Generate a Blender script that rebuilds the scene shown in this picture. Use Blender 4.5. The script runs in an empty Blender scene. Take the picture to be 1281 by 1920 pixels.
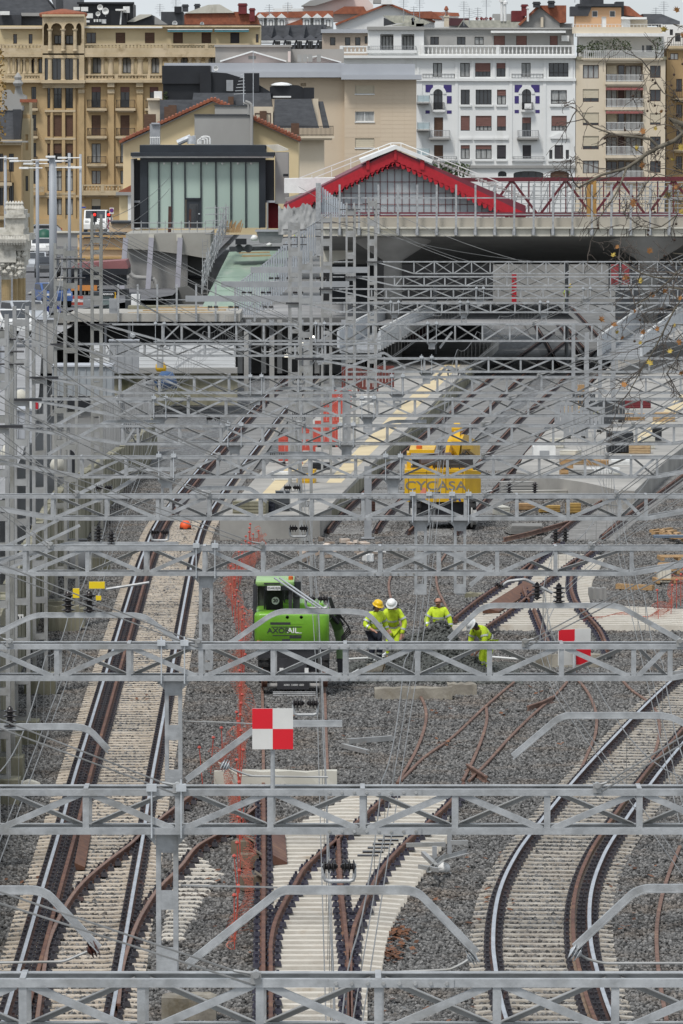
import bpy,bmesh,math,random
import numpy as np
from mathutils import Vector,Matrix

SC=bpy.context.scene
C=SC.collection
R=math.radians
rnd=random.Random(7)

# ------------------------------------------------------------------ camera, sky, sun, exposure
F=10700.0;H=14.6;HY=242.0;CX=640.5;CY=960.0
TH=math.atan((CY-HY)/F);ct=math.cos(TH);st=math.sin(TH)
cam=bpy.data.objects.new('camera',bpy.data.cameras.new('camera'))
C.objects.link(cam)
cam.location=(0,0,H);cam.rotation_euler=(math.pi/2-TH,0,0)
cam.data.sensor_fit='VERTICAL';cam.data.sensor_height=36.0
cam.data.lens=F/1920.0*36.0
cam.data.clip_start=1.0;cam.data.clip_end=6000.0
SC.camera=cam

W=bpy.data.worlds.new('World');SC.world=W;W.use_nodes=True
nt=W.node_tree;nt.nodes.clear()
SUN_EL,SUN_ROT=R(57),R(210)
sky=nt.nodes.new('ShaderNodeTexSky');sky.sky_type='NISHITA';sky.sun_disc=False
sky.sun_elevation=SUN_EL;sky.sun_rotation=SUN_ROT;sky.air_density=1.0;sky.dust_density=2.0;sky.ozone_density=1.5
tc=nt.nodes.new('ShaderNodeTexCoord')
mp=nt.nodes.new('ShaderNodeMapping');mp.inputs['Scale'].default_value=(1.2,1.2,4.5)
cl=nt.nodes.new('ShaderNodeTexNoise');cl.inputs['Scale'].default_value=3.2;cl.inputs['Detail'].default_value=7;cl.inputs['Roughness'].default_value=0.55
rp=nt.nodes.new('ShaderNodeValToRGB');rp.color_ramp.elements[0].position=0.3;rp.color_ramp.elements[1].position=0.62
rp.color_ramp.elements[0].color=(.5,.5,.5,1);rp.color_ramp.elements[1].color=(.96,.96,.96,1)
mx=nt.nodes.new('ShaderNodeMixRGB');mx.inputs[2].default_value=(5.5,5.9,6.3,1)
bg=nt.nodes.new('ShaderNodeBackground');bg.inputs['Strength'].default_value=0.1
wo=nt.nodes.new('ShaderNodeOutputWorld')
L=nt.links.new
L(tc.outputs['Generated'],mp.inputs['Vector']);L(mp.outputs['Vector'],cl.inputs['Vector']);L(cl.outputs['Fac'],rp.inputs['Fac'])
L(rp.outputs['Color'],mx.inputs[0]);L(sky.outputs['Color'],mx.inputs[1]);L(mx.outputs['Color'],bg.inputs['Color'])
L(bg.outputs['Background'],wo.inputs['Surface'])
sl=bpy.data.lights.new('sun','SUN');sl.energy=1.7;sl.angle=R(12);sl.color=(1.0,.97,.93)
sun=bpy.data.objects.new('sun',sl);C.objects.link(sun)
# sun behind and left of the camera, high: direction towards the sun
sd=Vector((math.sin(SUN_ROT)*math.cos(SUN_EL),math.cos(SUN_ROT)*math.cos(SUN_EL),math.sin(SUN_EL)))
sun.rotation_euler=sd.to_track_quat('Z','Y').to_euler()
SC.view_settings.view_transform='Standard';SC.view_settings.look='None'
SC.view_settings.gamma=1.0;SC.view_settings.use_curve_mapping=False
SC.view_settings.exposure=0.56
SC.render.engine='CYCLES'
SC.cycles.max_bounces=5;SC.cycles.diffuse_bounces=3;SC.cycles.glossy_bounces=2;SC.cycles.transmission_bounces=3
SC.cycles.use_denoising=True

# ------------------------------------------------------------------ measuring: a point of the photo back to the place
def ray(px,py):
 u=(px-CX)/F;v=(CY-py)/F
 return Vector((u,ct+v*st,-st+v*ct))
def P(px,py,Y):
 d=ray(px,py);t=Y/d.y
 return Vector((d.x*t,Y,H+d.z*t))
def G(px,py,z=0.0):
 d=ray(px,py);t=(z-H)/d.z
 return Vector((d.x*t,d.y*t,z))
def PXM(Y): return F/Y
def dist(y,z=0.0): return F*(H-z)/(y-HY)

# ------------------------------------------------------------------ materials
MATS={}
def mat(name,c1,c2=None,scale=3.0,rough=0.7,metal=0.0,bump=0.0,bscale=None,stretch=(1,1,1),lo=0.35,hi=0.65,
  c3=None,s3=1.0,lo3=0.55,hi3=0.7,island=0.0,spec=0.4,emit=None):
 if name in MATS: return MATS[name]
 m=bpy.data.materials.new(name);m.use_nodes=True;n=m.node_tree.nodes;k=m.node_tree.links.new
 b=n['Principled BSDF'];b.inputs['Roughness'].default_value=rough;b.inputs['Metallic'].default_value=metal
 b.inputs['Specular IOR Level'].default_value=spec
 col=None
 geo=n.new('ShaderNodeNewGeometry')
 if c2 is None: c2=tuple(x*0.82 for x in c1)
 mpn=n.new('ShaderNodeMapping');mpn.inputs['Scale'].default_value=stretch
 k(geo.outputs['Position'],mpn.inputs['Vector'])
 nz=n.new('ShaderNodeTexNoise');nz.inputs['Scale'].default_value=scale;nz.inputs['Detail'].default_value=6;nz.inputs['Roughness'].default_value=.6
 k(mpn.outputs['Vector'],nz.inputs['Vector'])
 r=n.new('ShaderNodeValToRGB');r.color_ramp.elements[0].position=lo;r.color_ramp.elements[1].position=hi
 r.color_ramp.elements[0].color=(*c2,1);r.color_ramp.elements[1].color=(*c1,1)
 k(nz.outputs['Fac'],r.inputs['Fac']);col=r.outputs['Color']
 if c3 is not None:
  n3=n.new('ShaderNodeTexNoise');n3.inputs['Scale'].default_value=s3;n3.inputs['Detail'].default_value=8;n3.inputs['Roughness'].default_value=.65
  k(mpn.outputs['Vector'],n3.inputs['Vector'])
  r3=n.new('ShaderNodeValToRGB');r3.color_ramp.elements[0].position=lo3;r3.color_ramp.elements[1].position=hi3
  k(n3.outputs['Fac'],r3.inputs['Fac'])
  x=n.new('ShaderNodeMixRGB');k(r3.outputs['Color'],x.inputs[0]);k(col,x.inputs[1]);x.inputs[2].default_value=(*c3,1);col=x.outputs['Color']
 if island > 0:
  hs=n.new('ShaderNodeHueSaturation');ma=n.new('ShaderNodeMapRange')
  ma.inputs['To Min'].default_value=1-island;ma.inputs['To Max'].default_value=1+island
  k(geo.outputs['Random Per Island'],ma.inputs['Value']);k(ma.outputs['Result'],hs.inputs['Value']);k(col,hs.inputs['Color']);col=hs.outputs['Color']
 k(col,b.inputs['Base Color'])
 if bump > 0:
  bn=n.new('ShaderNodeBump');bn.inputs['Strength'].default_value=bump;bn.inputs['Distance'].default_value=.05
  n4=n.new('ShaderNodeTexNoise');n4.inputs['Scale'].default_value=bscale or scale*4;n4.inputs['Detail'].default_value=4
  k(mpn.outputs['Vector'],n4.inputs['Vector']);k(n4.outputs['Fac'],bn.inputs['Height']);k(bn.outputs['Normal'],b.inputs['Normal'])
 if emit:
  b.inputs['Emission Color'].default_value=(*emit[0],1);b.inputs['Emission Strength'].default_value=emit[1]
 MATS[name]=m
 return m

M_galv=mat('galvanised steel',(.42,.43,.435),(.28,.288,.292),5,.5,.25,.08,40,c3=(.20,.195,.18),s3=1.6,lo3=.54,hi3=.78)
M_galv2=mat('weathered and shaded galvanised steel',(.38,.385,.38),(.26,.26,.255),1.6,.55,.2,c3=(.20,.19,.16),s3=1.3,lo3=.5,hi3=.75)
M_mast=mat('old mast steel',(.31,.31,.295),(.22,.22,.205),1.2,.65,.15,c3=(.17,.165,.14),s3=1.0,lo3=.5,hi3=.75)
M_alu=mat('bright zinc',(.62,.64,.66),(.45,.47,.48),4,.38,.4)
M_wire=mat('grey wire',(.24,.24,.235),(.16,.16,.155),2,.5,.3)
M_dwire=mat('dark wire',(.15,.15,.145),(.11,.11,.105),2,.6,.2)
M_black=mat('black porcelain',(.018,.017,.018),(.03,.025,.025),6,.25)
M_brownins=mat('brown porcelain',(.09,.035,.025),(.06,.02,.018),6,.25)
M_rust=mat('rusty rail',(.16,.078,.052),(.095,.043,.03),3,.75,.1,.1,30,c3=(.25,.135,.075),s3=1.2,lo3=.55,hi3=.72)
M_rustd=mat('dark rust',(.085,.042,.032),(.05,.028,.024),4,.8,.1)
M_polish=mat('polished railhead',(.62,.63,.65),(.44,.45,.48),2,.3,.75)
M_clip=mat('dark rail clips',(.03,.025,.03),(.018,.018,.025),8,.6,c3=(.07,.035,.028),s3=3)
M_clipblue=mat('blue black rail clips',(.028,.026,.05),(.015,.014,.022),8,.55)
M_slp=mat('weathered concrete sleeper',(.56,.495,.41),(.40,.335,.26),1.6,.85,0,.2,25,c3=(.22,.175,.135),s3=2.8,lo3=.52,hi3=.74,island=.1)
M_slpw=mat('new concrete sleeper',(.62,.585,.515),(.48,.44,.375),1.5,.85,0,.15,25,c3=(.34,.265,.18),s3=1.5,lo3=.54,hi3=.78)
M_slpg=mat('grey concrete sleeper',(.31,.305,.295),(.2,.198,.19),1.2,.9,0,.2,25)
M_stone=mat('ballast stone',(.185,.18,.172),(.085,.084,.081),9,.9,0,.4,40,island=.7,c3=(.15,.115,.085),s3=.4,lo3=.5,hi3=.8)
M_stoned=mat('dark wet ballast',(.115,.12,.11),(.055,.057,.053),9,.85,0,.4,40,island=.5)
M_bed=mat('ballast bed',(.20,.205,.205),(.055,.056,.058),8,.95,0,1.0,9,lo=.4,hi=.6,c3=(.16,.13,.10),s3=.25,lo3=.55,hi3=.75)
M_conc=mat('concrete',(.40,.385,.35),(.30,.285,.255),.8,.9,0,.15,12,c3=(.22,.21,.18),s3=.5,lo3=.55,hi3=.75)
M_concold=mat('mossy old concrete',(.30,.28,.21),(.17,.16,.11),.9,.95,0,.3,10,stretch=(1,1,.25),c3=(.085,.085,.045),s3=1.0,lo3=.48,hi3=.68)
M_concl=mat('pale concrete',(.56,.54,.47),(.47,.45,.385),.6,.85,0,.1,8,stretch=(1,1,.4),c3=(.36,.34,.27),s3=.6,lo3=.58,hi3=.75)
M_concg=mat('grey fairfaced concrete',(.29,.285,.27),(.21,.205,.195),.35,.85,0,.1,8,c3=(.15,.15,.14),s3=.3,lo3=.55,hi3=.8)
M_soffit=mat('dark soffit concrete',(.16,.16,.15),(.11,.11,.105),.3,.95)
M_paint_w=mat('white paint',(.76,.76,.74),(.66,.66,.64),3,.45)
M_red=mat('red paint',(.43,.014,.026),(.34,.012,.02),4,.45)
M_white_wall=mat('white render',(.74,.745,.73),(.66,.665,.65),.25,.9,c3=(.5,.5,.47),s3=.35,lo3=.6,hi3=.85,stretch=(1,1,.5))
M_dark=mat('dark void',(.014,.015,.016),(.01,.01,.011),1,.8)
M_glass=mat('window glass',(.035,.04,.045),(.02,.022,.026),.3,.08,0,spec=.8)
M_hivis=mat('hi vis yellow',(.64,.82,.04),(.45,.58,.025),9,.75)
M_navy=mat('navy cloth',(.022,.026,.04),(.012,.014,.022),6,.85)
M_reflect=mat('reflective tape',(.55,.57,.55),(.42,.44,.42),8,.4,.3)
M_skin=mat('skin',(.45,.24,.17),(.38,.19,.13),8,.55)
M_skind=mat('tanned skin',(.20,.10,.07),(.16,.08,.055),8,.55)
M_green=mat('green machine paint',(.18,.41,.035),(.14,.33,.028),2,.32,c3=(.12,.26,.03),s3=1.5,lo3=.62,hi3=.85)
M_yellow=mat('yellow machine paint',(.66,.40,.015),(.54,.31,.012),2,.4,c3=(.38,.22,.03),s3=1.2,lo3=.6,hi3=.8)
M_rubber=mat('black rubber',(.022,.022,.022),(.014,.014,.014),8,.8,0,.3,30)
M_steeld=mat('dark machine steel',(.055,.055,.06),(.035,.035,.038),4,.5,.3)
M_orange=mat('orange plastic net',(.72,.25,.17),(.58,.17,.11),6,.6)
M_redpl=mat('red plastic',(.52,.09,.06),(.40,.06,.045),4,.5)
M_wood=mat('timber',(.45,.29,.14),(.30,.18,.085),5,.8,0,.2,20,stretch=(1,6,6))
M_pallet=mat('pale timber',(.52,.38,.22),(.36,.25,.14),5,.8,0,.2,20,stretch=(1,6,6))
M_grey=mat('grey paint',(.32,.33,.34),(.26,.27,.28),2,.6)
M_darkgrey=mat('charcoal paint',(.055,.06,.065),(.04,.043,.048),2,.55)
M_asphalt=mat('asphalt',(.15,.15,.155),(.105,.105,.11),.4,.9,0,.3,20)

# ------------------------------------------------------------------ building blocks
def org(p):
 v=Vector((0,0,0))
 while p is not None:
  v += p.location;p=p.parent
 return v
def link(name,data,parent=None,loc=None):
 o=bpy.data.objects.new(name,data);C.objects.link(o)
 if parent is not None: o.parent=parent
 if loc is not None: o.location=loc
 return o
def tag(o,label=None,cat=None,group=None,kind=None):
 if label: o['label']=label
 if cat: o['category']=cat
 if group: o['group']=group
 if kind: o['kind']=kind
 return o
def thing(name,label,cat,loc=(0,0,0),group=None):
 o=link(name,None,None,Vector(loc));o.empty_display_size=.2
 return tag(o,label,cat,group)

class MB:
 def __init__(s): s.v=[];s.f=[];s.m=[]
 def add(s,vs,fs,m=0):
  b=len(s.v);s.v.extend([tuple(x) for x in vs])
  for f in fs: s.f.append([b+i for i in f]);s.m.append(m)
  return s
 def box(s,c,d,m=0,rot=None,taper=1.0):
  hx,hy,hz=d[0]/2,d[1]/2,d[2]/2;c=Vector(c)
  vs=[Vector((x*hx*(taper if z > 0 else 1),y*hy*(taper if z > 0 else 1),z*hz)) for z in (-1,1) for y in (-1,1) for x in (-1,1)]
  if rot is not None: vs=[rot @ v for v in vs]
  return s.add([v+c for v in vs],[(0,2,3,1),(4,5,7,6),(0,1,5,4),(2,6,7,3),(0,4,6,2),(1,3,7,5)],m)
 def lohi(s,a,b,m=0):
  return s.box([(a[i]+b[i])/2 for i in range(3)],[abs(b[i]-a[i]) for i in range(3)],m)
 def bar(s,p0,p1,w,h,m=0):
  p0=Vector(p0);p1=Vector(p1);x,y,z=axes(p1-p0)
  vs=[]
  for p in (p0,p1):
   for a,b in ((-1,-1),(1,-1),(1,1),(-1,1)): vs.append(p+y*(a*w/2)+z*(b*h/2))
  return s.add(vs,[(3,2,1,0),(4,5,6,7),(0,1,5,4),(1,2,6,5),(2,3,7,6),(3,0,4,7)],m)
 def tube(s,p0,p1,r,n=6,r2=None,m=0):
  return s.path([p0,p1],r,n,m,[r,r if r2 is None else r2])
 def path(s,pts,r,n=6,m=0,rs=None):
  pts=[Vector(p) for p in pts];rings=[]
  for i,p in enumerate(pts):
   d=(pts[min(i+1,len(pts)-1)]-pts[max(i-1,0)])
   x,y,z=axes(d);q=rs[i] if rs else r
   rings.append([p+(y*math.cos(6.28319*k/n)+z*math.sin(6.28319*k/n))*q for k in range(n)])
  vs=[v for rg in rings for v in rg];fs=[]
  for i in range(len(pts)-1):
   for k in range(n):
    a=i*n+k;b=i*n+(k+1) % n
    fs.append((a,b,b+n,a+n))
  fs.append(tuple(range(n-1,-1,-1)));fs.append(tuple(range((len(pts)-1)*n,len(pts)*n)))
  return s.add(vs,fs,m)
 def sweep(s,pts,w,h,m=0):
  pts=[Vector(p) for p in pts];vs=[]
  for i,p in enumerate(pts):
   d=(pts[min(i+1,len(pts)-1)]-pts[max(i-1,0)])
   x,y,z=axes(d)
   for a,b in ((-1,-1),(1,-1),(1,1),(-1,1)): vs.append(p+y*(a*w/2)+z*(b*h/2))
  fs=[]
  for i in range(len(pts)-1):
   for k in range(4):
    a=i*4+k;b=i*4+(k+1) % 4;fs.append((a,b,b+4,a+4))
  e=(len(pts)-1)*4;fs += [(3,2,1,0),(e,e+1,e+2,e+3)]
  return s.add(vs,fs,m)
 def lathe(s,c,prof,n=10,ax='Z',m=0):
  c=Vector(c);vs=[]
  for (r,h) in prof:
   for k in range(n):
    a=6.28319*k/n;u,v=r*math.cos(a),r*math.sin(a)
    vs.append(c+(Vector((u,v,h)) if ax == 'Z' else Vector((h,u,v)) if ax == 'X' else Vector((u,h,v))))
  fs=[]
  for i in range(len(prof)-1):
   for k in range(n):
    a=i*n+k;b=i*n+(k+1) % n;fs.append((a,b,b+n,a+n))
  fs.append(tuple(range(n-1,-1,-1)));fs.append(tuple(range((len(prof)-1)*n,len(prof)*n)))
  return s.add(vs,fs,m)
 def prism(s,poly,d,m=0):
  poly=[Vector(p) for p in poly];d=Vector(d);n=len(poly)
  fs=[tuple(range(n)),tuple(range(2*n-1,n-1,-1))]+[(i,i+n,(i+1) % n+n,(i+1) % n) for i in range(n)]
  return s.add(poly+[p+d for p in poly],fs,m)
 def quad(s,a,b,c,d,m=0): return s.add([a,b,c,d],[(0,1,2,3)],m)
 def build(s,name,mats,parent=None,smooth=False,loc=None,kind=None):
  me=bpy.data.meshes.new(name);o0=org(parent) if parent is not None else Vector((0,0,0))
  if loc is not None: o0=o0+Vector(loc)
  me.from_pydata([(v[0]-o0.x,v[1]-o0.y,v[2]-o0.z) for v in s.v],[],s.f)
  if not isinstance(mats,(list,tuple)): mats=[mats]
  for m in mats: me.materials.append(m)
  if len(mats) > 1: me.polygons.foreach_set('material_index',s.m)
  bm=bmesh.new();bm.from_mesh(me);bmesh.ops.recalc_face_normals(bm,faces=bm.faces);bm.to_mesh(me);bm.free()
  if smooth: me.shade_smooth()
  o=link(name,me,parent,loc)
  if kind: o['kind']=kind
  return o

def axes(d):
 x=Vector(d).normalized();ref=Vector((0,1,0))
 if abs(x.y) > .75: ref=Vector((1,0,0))
 y=(ref-x*ref.dot(x)).normalized()
 return x,y,x.cross(y)

# shared unit profiles, 1 m long along x
UNIT={}
def unit(kind,m):
 key=(kind,m.name)
 if key in UNIT: return UNIT[key]
 b=MB();t=.13
 if kind == 'box': b.lohi((0,-.5,-.5),(1,.5,.5))
 elif kind == 'L':
  pr=[(0,-.5),(t,-.5),(t,.5-t),(1,.5-t),(1,.5),(0,.5)]
  b.prism([(0,y,z) for y,z in pr],(1,0,0))
 elif kind == 'R':
  pr=[(0,-.5),(-t,-.5),(-t,.5-t),(-1,.5-t),(-1,.5),(0,.5)]
  b.prism([(0,y,z) for y,z in pr],(1,0,0))
 elif kind == 'U':
  pr=[(-.5,-.5),(.5,-.5),(.5,-.5+t),(-.5+t,-.5+t),(-.5+t,.5-t),(.5,.5-t),(.5,.5),(-.5,.5)]
  b.prism([(0,y,z) for y,z in pr],(1,0,0))
 elif kind == 'cyl': b.tube((0,0,0),(1,0,0),.5,8)
 me=bpy.data.meshes.new('unit_'+kind);me.from_pydata(b.v,[],b.f);me.materials.append(m)
 bm=bmesh.new();bm.from_mesh(me);bmesh.ops.recalc_face_normals(bm,faces=bm.faces);bm.to_mesh(me);bm.free()
 UNIT[key]=me;return me
def sbar(name,kind,p0,p1,w,h,m,parent=None,flip=False):
 """one straight member as its own object, sharing the mesh of its profile"""
 p0=Vector(p0);p1=Vector(p1);x,y,z=axes(p1-p0)
 if flip: y=-y;z=-z
 o=bpy.data.objects.new(name,unit(kind,m));C.objects.link(o)
 if parent is not None: o.parent=parent
 l=p0-(org(parent) if parent is not None else Vector((0,0,0)));Ln=(p1-p0).length
 o.matrix_basis=Matrix(((x.x*Ln,y.x*w,z.x*h,l.x),(x.y*Ln,y.y*w,z.y*h,l.y),(x.z*Ln,y.z*w,z.z*h,l.z),(0,0,0,1)))
 return o
def wire(name,pts,r,m,parent=None):
 b=MB();b.path(pts,r,5);return b.build(name,m,parent)
def sag(p0,p1,s=0.0,n=10):
 p0=Vector(p0);p1=Vector(p1)
 return [p0.lerp(p1,i/n)-Vector((0,0,s*4*(i/n)*(1-i/n))) for i in range(n+1)]
TEXTS=[]
def text(name,s,loc,size,m,parent,rot=(math.pi/2,0,0),ext=.003,sx=1.0,bold=0.0):
 cu=bpy.data.curves.new(name,'FONT');cu.body=s;cu.size=size;cu.extrude=ext;cu.align_x='CENTER';cu.align_y='CENTER';cu.offset=bold
 cu.materials.append(m)
 o=link(name,cu,parent,Vector(loc)-(org(parent) if parent is not None else Vector((0,0,0))))
 o.rotation_euler=rot;o.scale=(sx,1,1);TEXTS.append(o)
 return o
def texts_to_meshes():
 dg=bpy.context.evaluated_depsgraph_get()
 for o in TEXTS:
  me=bpy.data.meshes.new_from_object(o.evaluated_get(dg));nm=o.name.split('.')[0];par,l,r,s=o.parent,o.location.copy(),o.rotation_euler.copy(),o.scale.copy()
  bpy.data.objects.remove(o);q=link(nm,me,par,l);q.rotation_euler=r;q.scale=s
def spline(pts,step=1.0):
 """Catmull-Rom through world points, resampled evenly"""
 pts=[Vector(p) for p in pts];q=[pts[0]*2-pts[1]]+pts+[pts[-1]*2-pts[-2]];out=[]
 for i in range(1,len(q)-2):
  a,b,c,d=q[i-1],q[i],q[i+1],q[i+2]
  n=max(2,int((c-b).length/.4))
  for k in range(n):
   t=k/n
   out.append(.5*((2*b)+(c-a)*t+(2*a-5*b+4*c-d)*t*t+(3*b-a-3*c+d)*t ** 3))
 out.append(pts[-1])
 res=[out[0]];acc=0.0
 for i in range(1,len(out)):
  acc += (out[i]-out[i-1]).length
  if acc >= step: res.append(out[i]);acc=0.0
 res.append(out[-1])
 return res
def offset(path,d,z=0.0):
 r=[]
 for i,p in enumerate(path):
  t=path[min(i+1,len(path)-1)]-path[max(i-1,0)];t.z=0;t.normalize()
  r.append(p+Vector((t.y,-t.x,0))*d+Vector((0,0,z)))
 return r
# ------------------------------------------------------------------ the ground
def sheet(name,pts,z,m,kind='structure'):
 b=MB();b.add([(p[0],p[1],z) for p in pts],[tuple(range(len(pts)))])
 o=b.build(name,m);o['kind']=kind;return o
M_earth=mat('city ground',(.20,.20,.195),(.14,.14,.135),.05,.95)
sheet('ground',[(-900,20),(900,20),(900,3200),(-900,3200)],-.16,M_earth)
sheet('ballast_bed',[(-8.9,60),(22,60),(45,420),(-8,420)],-.075,M_bed)

# gravel: real stones, tiles of them repeated over the bed
tiles=bpy.data.collections.new('stone_tiles')
ico=bmesh.new();bmesh.ops.create_icosphere(ico,subdivisions=1,radius=1)
iv=np.array([v.co[:] for v in ico.verts]);it=np.array([[v.index for v in f.verts] for f in ico.faces]);ico.free()
def stones(n,sx,sy,rng,r0,r1,hfun,m,name):
 V=np.zeros((n,len(iv),3));
 for i in range(n):
  r=rng.uniform(r0,r1);sc=rng.uniform(.6,1.25,3)*r
  v=iv*rng.uniform(.78,1.15,(len(iv),1))*sc
  a=rng.uniform(0,6.283);b=rng.uniform(-.8,.8)
  ca,sa,cb,sb=math.cos(a),math.sin(a),math.cos(b),math.sin(b)
  v=v @ np.array([[1,0,0],[0,cb,-sb],[0,sb,cb]]) @ np.array([[ca,-sa,0],[sa,ca,0],[0,0,1]])
  x,y=rng.uniform(-sx/2,sx/2),rng.uniform(-sy/2,sy/2)
  V[i]=v+np.array([x,y,hfun(x,y,rng)])
 V=V.reshape(-1,3);Fc=(it[None]+(np.arange(n)*len(iv))[:,None,None]).reshape(-1,3)
 me=bpy.data.meshes.new(name);me.vertices.add(len(V));me.vertices.foreach_set('co',V.ravel())
 me.loops.add(Fc.size);me.loops.foreach_set('vertex_index',Fc.ravel().astype(np.int32))
 me.polygons.add(len(Fc));me.polygons.foreach_set('loop_start',np.arange(0,Fc.size,3,dtype=np.int32));me.polygons.foreach_set('loop_total',np.full(len(Fc),3,dtype=np.int32))
 me.update(calc_edges=True);me.materials.append(m);return me
rng=np.random.default_rng(5)
TS=1.6
for k in range(4):
 me=stones(820,TS+.08,TS+.08,rng,.026,.048,lambda x,y,g: g.uniform(-.035,.012),M_stone,'stone_tile')
 tiles.objects.link(bpy.data.objects.new('stone_tile',me))
pts=[]
low1=[G(*q) for q in [(76,2060),(135,1812),(191,1570),(238,1364),(302,1100),(343,980),(396,905)]];low2=[G(*q) for q in [(1110,2060),(1022,1821),(1016,1773),(1025,1677),(1073,1580),(1151,1475),(1215,1400),(1390,1225)]]
def lowered(x,y):
 for L_ in (low1,low2):
  if L_[0].y-2 < y < L_[-1].y and abs(x-np.interp(y,[p.y for p in L_],[p.x for p in L_])) < 1.25: return (.004 if L_ is low1 else .012)
 return 0.0
y=80.0
while y < 245:
 x=-9.6
 while x < 15+(y-80)*.03:
  if abs(x) < .0625*y+2.5:
   pts.append((x+rng.uniform(-.05,.05),y+rng.uniform(-.05,.05),-.05+(rng.uniform(-.004,.004)+lowered(x,y) if abs(lowered(x,y)) > 0 else rng.uniform(-.016,.02))))
  x += TS
 y += TS
gm=bpy.data.meshes.new('gravel');gm.from_pydata(pts,[],[])
grav=link('gravel',gm);grav['kind']='stuff'
gt=bpy.data.node_groups.new('scatter stones','GeometryNodeTree')
gt.interface.new_socket('Geometry',in_out='INPUT',socket_type='NodeSocketGeometry');gt.interface.new_socket('Geometry',in_out='OUTPUT',socket_type='NodeSocketGeometry')
N=gt.nodes.new;K=gt.links.new
gi,go=N('NodeGroupInput'),N('NodeGroupOutput')
ci=N('GeometryNodeCollectionInfo');ci.inputs['Collection'].default_value=tiles;ci.inputs['Separate Children'].default_value=True;ci.inputs['Reset Children'].default_value=True
ip=N('GeometryNodeInstanceOnPoints');ip.inputs['Pick Instance'].default_value=True
ri=N('FunctionNodeRandomValue');ri.data_type='INT'
ri.inputs[4].default_value=0;ri.inputs[5].default_value=3;ri.inputs['Seed'].default_value=3
rz=N('FunctionNodeRandomValue');rz.data_type='INT';rz.inputs[4].default_value=0;rz.inputs[5].default_value=3;rz.inputs['Seed'].default_value=9
mu=N('ShaderNodeMath');mu.operation='MULTIPLY';mu.inputs[1].default_value=math.pi/2
cx=N('ShaderNodeCombineXYZ')
K(gi.outputs[0],ip.inputs['Points']);K(ci.outputs[0],ip.inputs['Instance']);K(ri.outputs[2],ip.inputs['Instance Index'])
K(rz.outputs[2],mu.inputs[0]);K(mu.outputs[0],cx.inputs['Z']);K(cx.outputs[0],ip.inputs['Rotation'])
K(ip.outputs[0],go.inputs[0])
grav.modifiers.new('scatter','NODES').node_group=gt

# fallen leaves between the tracks
M_leaf=mat('fallen plane leaf',(.17,.07,.03),(.09,.04,.022),6,.8,island=.5)
lb=MB()
def leafheap(px,py,n,sx,sy):
 c=G(px,py)
 for i in range(n):
  q=c+Vector((rnd.gauss(0,sx),rnd.gauss(0,sy),rnd.uniform(.0,.05)))
  a=rnd.uniform(0,6.28);u=Vector((math.cos(a),math.sin(a),rnd.uniform(-.4,.4)))*rnd.uniform(.04,.09);v=Vector((-math.sin(a),math.cos(a),rnd.uniform(-.2,.5)))*rnd.uniform(.03,.07)
  lb.add([q-u,q+v*.9,q+u,q-v],[(0,1,2,3)])
for px,py,n,sx,sy in [(745,1755,130,.13,.9),(735,1790,60,.1,.5),(610,1785,45,.22,.18),(820,1335,12,.3,.5),(830,1395,14,.25,.4),(985,1340,10,.3,.5),(1150,1660,14,.3,1.2),(1165,1730,16,.3,1.5),
 (910,1620,12,.4,1),(930,1690,16,.25,1.5),(265,1310,10,.3,.6),(500,1560,14,.5,1),(460,1755,10,.3,.8),(1030,1400,8,.5,1),(850,1700,16,.6,2),(1210,1620,14,.3,2),(60,1640,8,.6,2),(800,1880,24,.8,1.5),
 (700,1370,14,1.2,2),(1000,1290,10,.6,1),(410,1640,8,.3,1),(640,1420,8,1,2)]:
 leafheap(px,py,n,sx,sy)
lv=lb.build('fallen_leaves',M_leaf);lv['kind']='stuff'

# ------------------------------------------------------------------ tracks
RAILP=[(-.07,0),(.07,0),(.07,.016),(.014,.034),(.014,.115),(.036,.125),(.036,.155),(.026,.163),(-.026,.163),(-.036,.155),(-.036,.125),(-.014,.115),(-.014,.034),(-.07,.016)]
def rail_mesh(path,name,m,parent,polish=None,z=0.0):
 b=MB();n=len(RAILP);vs=[]
 for i,p in enumerate(path):
  t=path[min(i+1,len(path)-1)]-path[max(i-1,0)];t.normalize();s=Vector((t.y,-t.x,0)).normalized()
  for (u,w) in RAILP: vs.append(p+s*u+Vector((0,0,w+z)))
 fs=[];ms=[]
 b.v=[tuple(v) for v in vs]
 for i in range(len(path)-1):
  for k in range(n):
   a=i*n+k;c=i*n+(k+1) % n
   b.f.append([a,c,c+n,a+n]);b.m.append(1 if k in (6,7,8) else 0)
 b.f.append(list(range(n)));b.m.append(0);b.f.append(list(range((len(path)-1)*n,len(path)*n)));b.m.append(0)
 return b.build(name,[m,polish or m],parent)
SLM={}
def sleeper_mesh(L,w,h,m,dip):
 k=(L,w,h,m.name,dip)
 if k in SLM: return SLM[k]
 b=MB();vs=[];fs=[]
 xs=[-L/2,-L*.36,-L*.2,L*.2,L*.36,L/2];zs=[-.03,0,-dip,-dip,0,-.03]
 for x,z in zip(xs,zs):
  t=w*.36
  vs += [(x,-w/2,-h),(x,-t,z),(x,t,z),(x,w/2,-h)]
 for i in range(5):
  for q in range(4):
   a=i*4+q;c=i*4+(q+1) % 4;fs.append((a,c,c+4,a+4))
 fs += [(3,2,1,0),(20,21,22,23)]
 b.add(vs,fs);me=bpy.data.meshes.new('sleeper');me.from_pydata(b.v,[],b.f);me.materials.append(m)
 bm=bmesh.new();bm.from_mesh(me);bmesh.ops.recalc_face_normals(bm,faces=bm.faces);bm.to_mesh(me);bm.free()
 SLM[k]=me;return me
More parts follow.
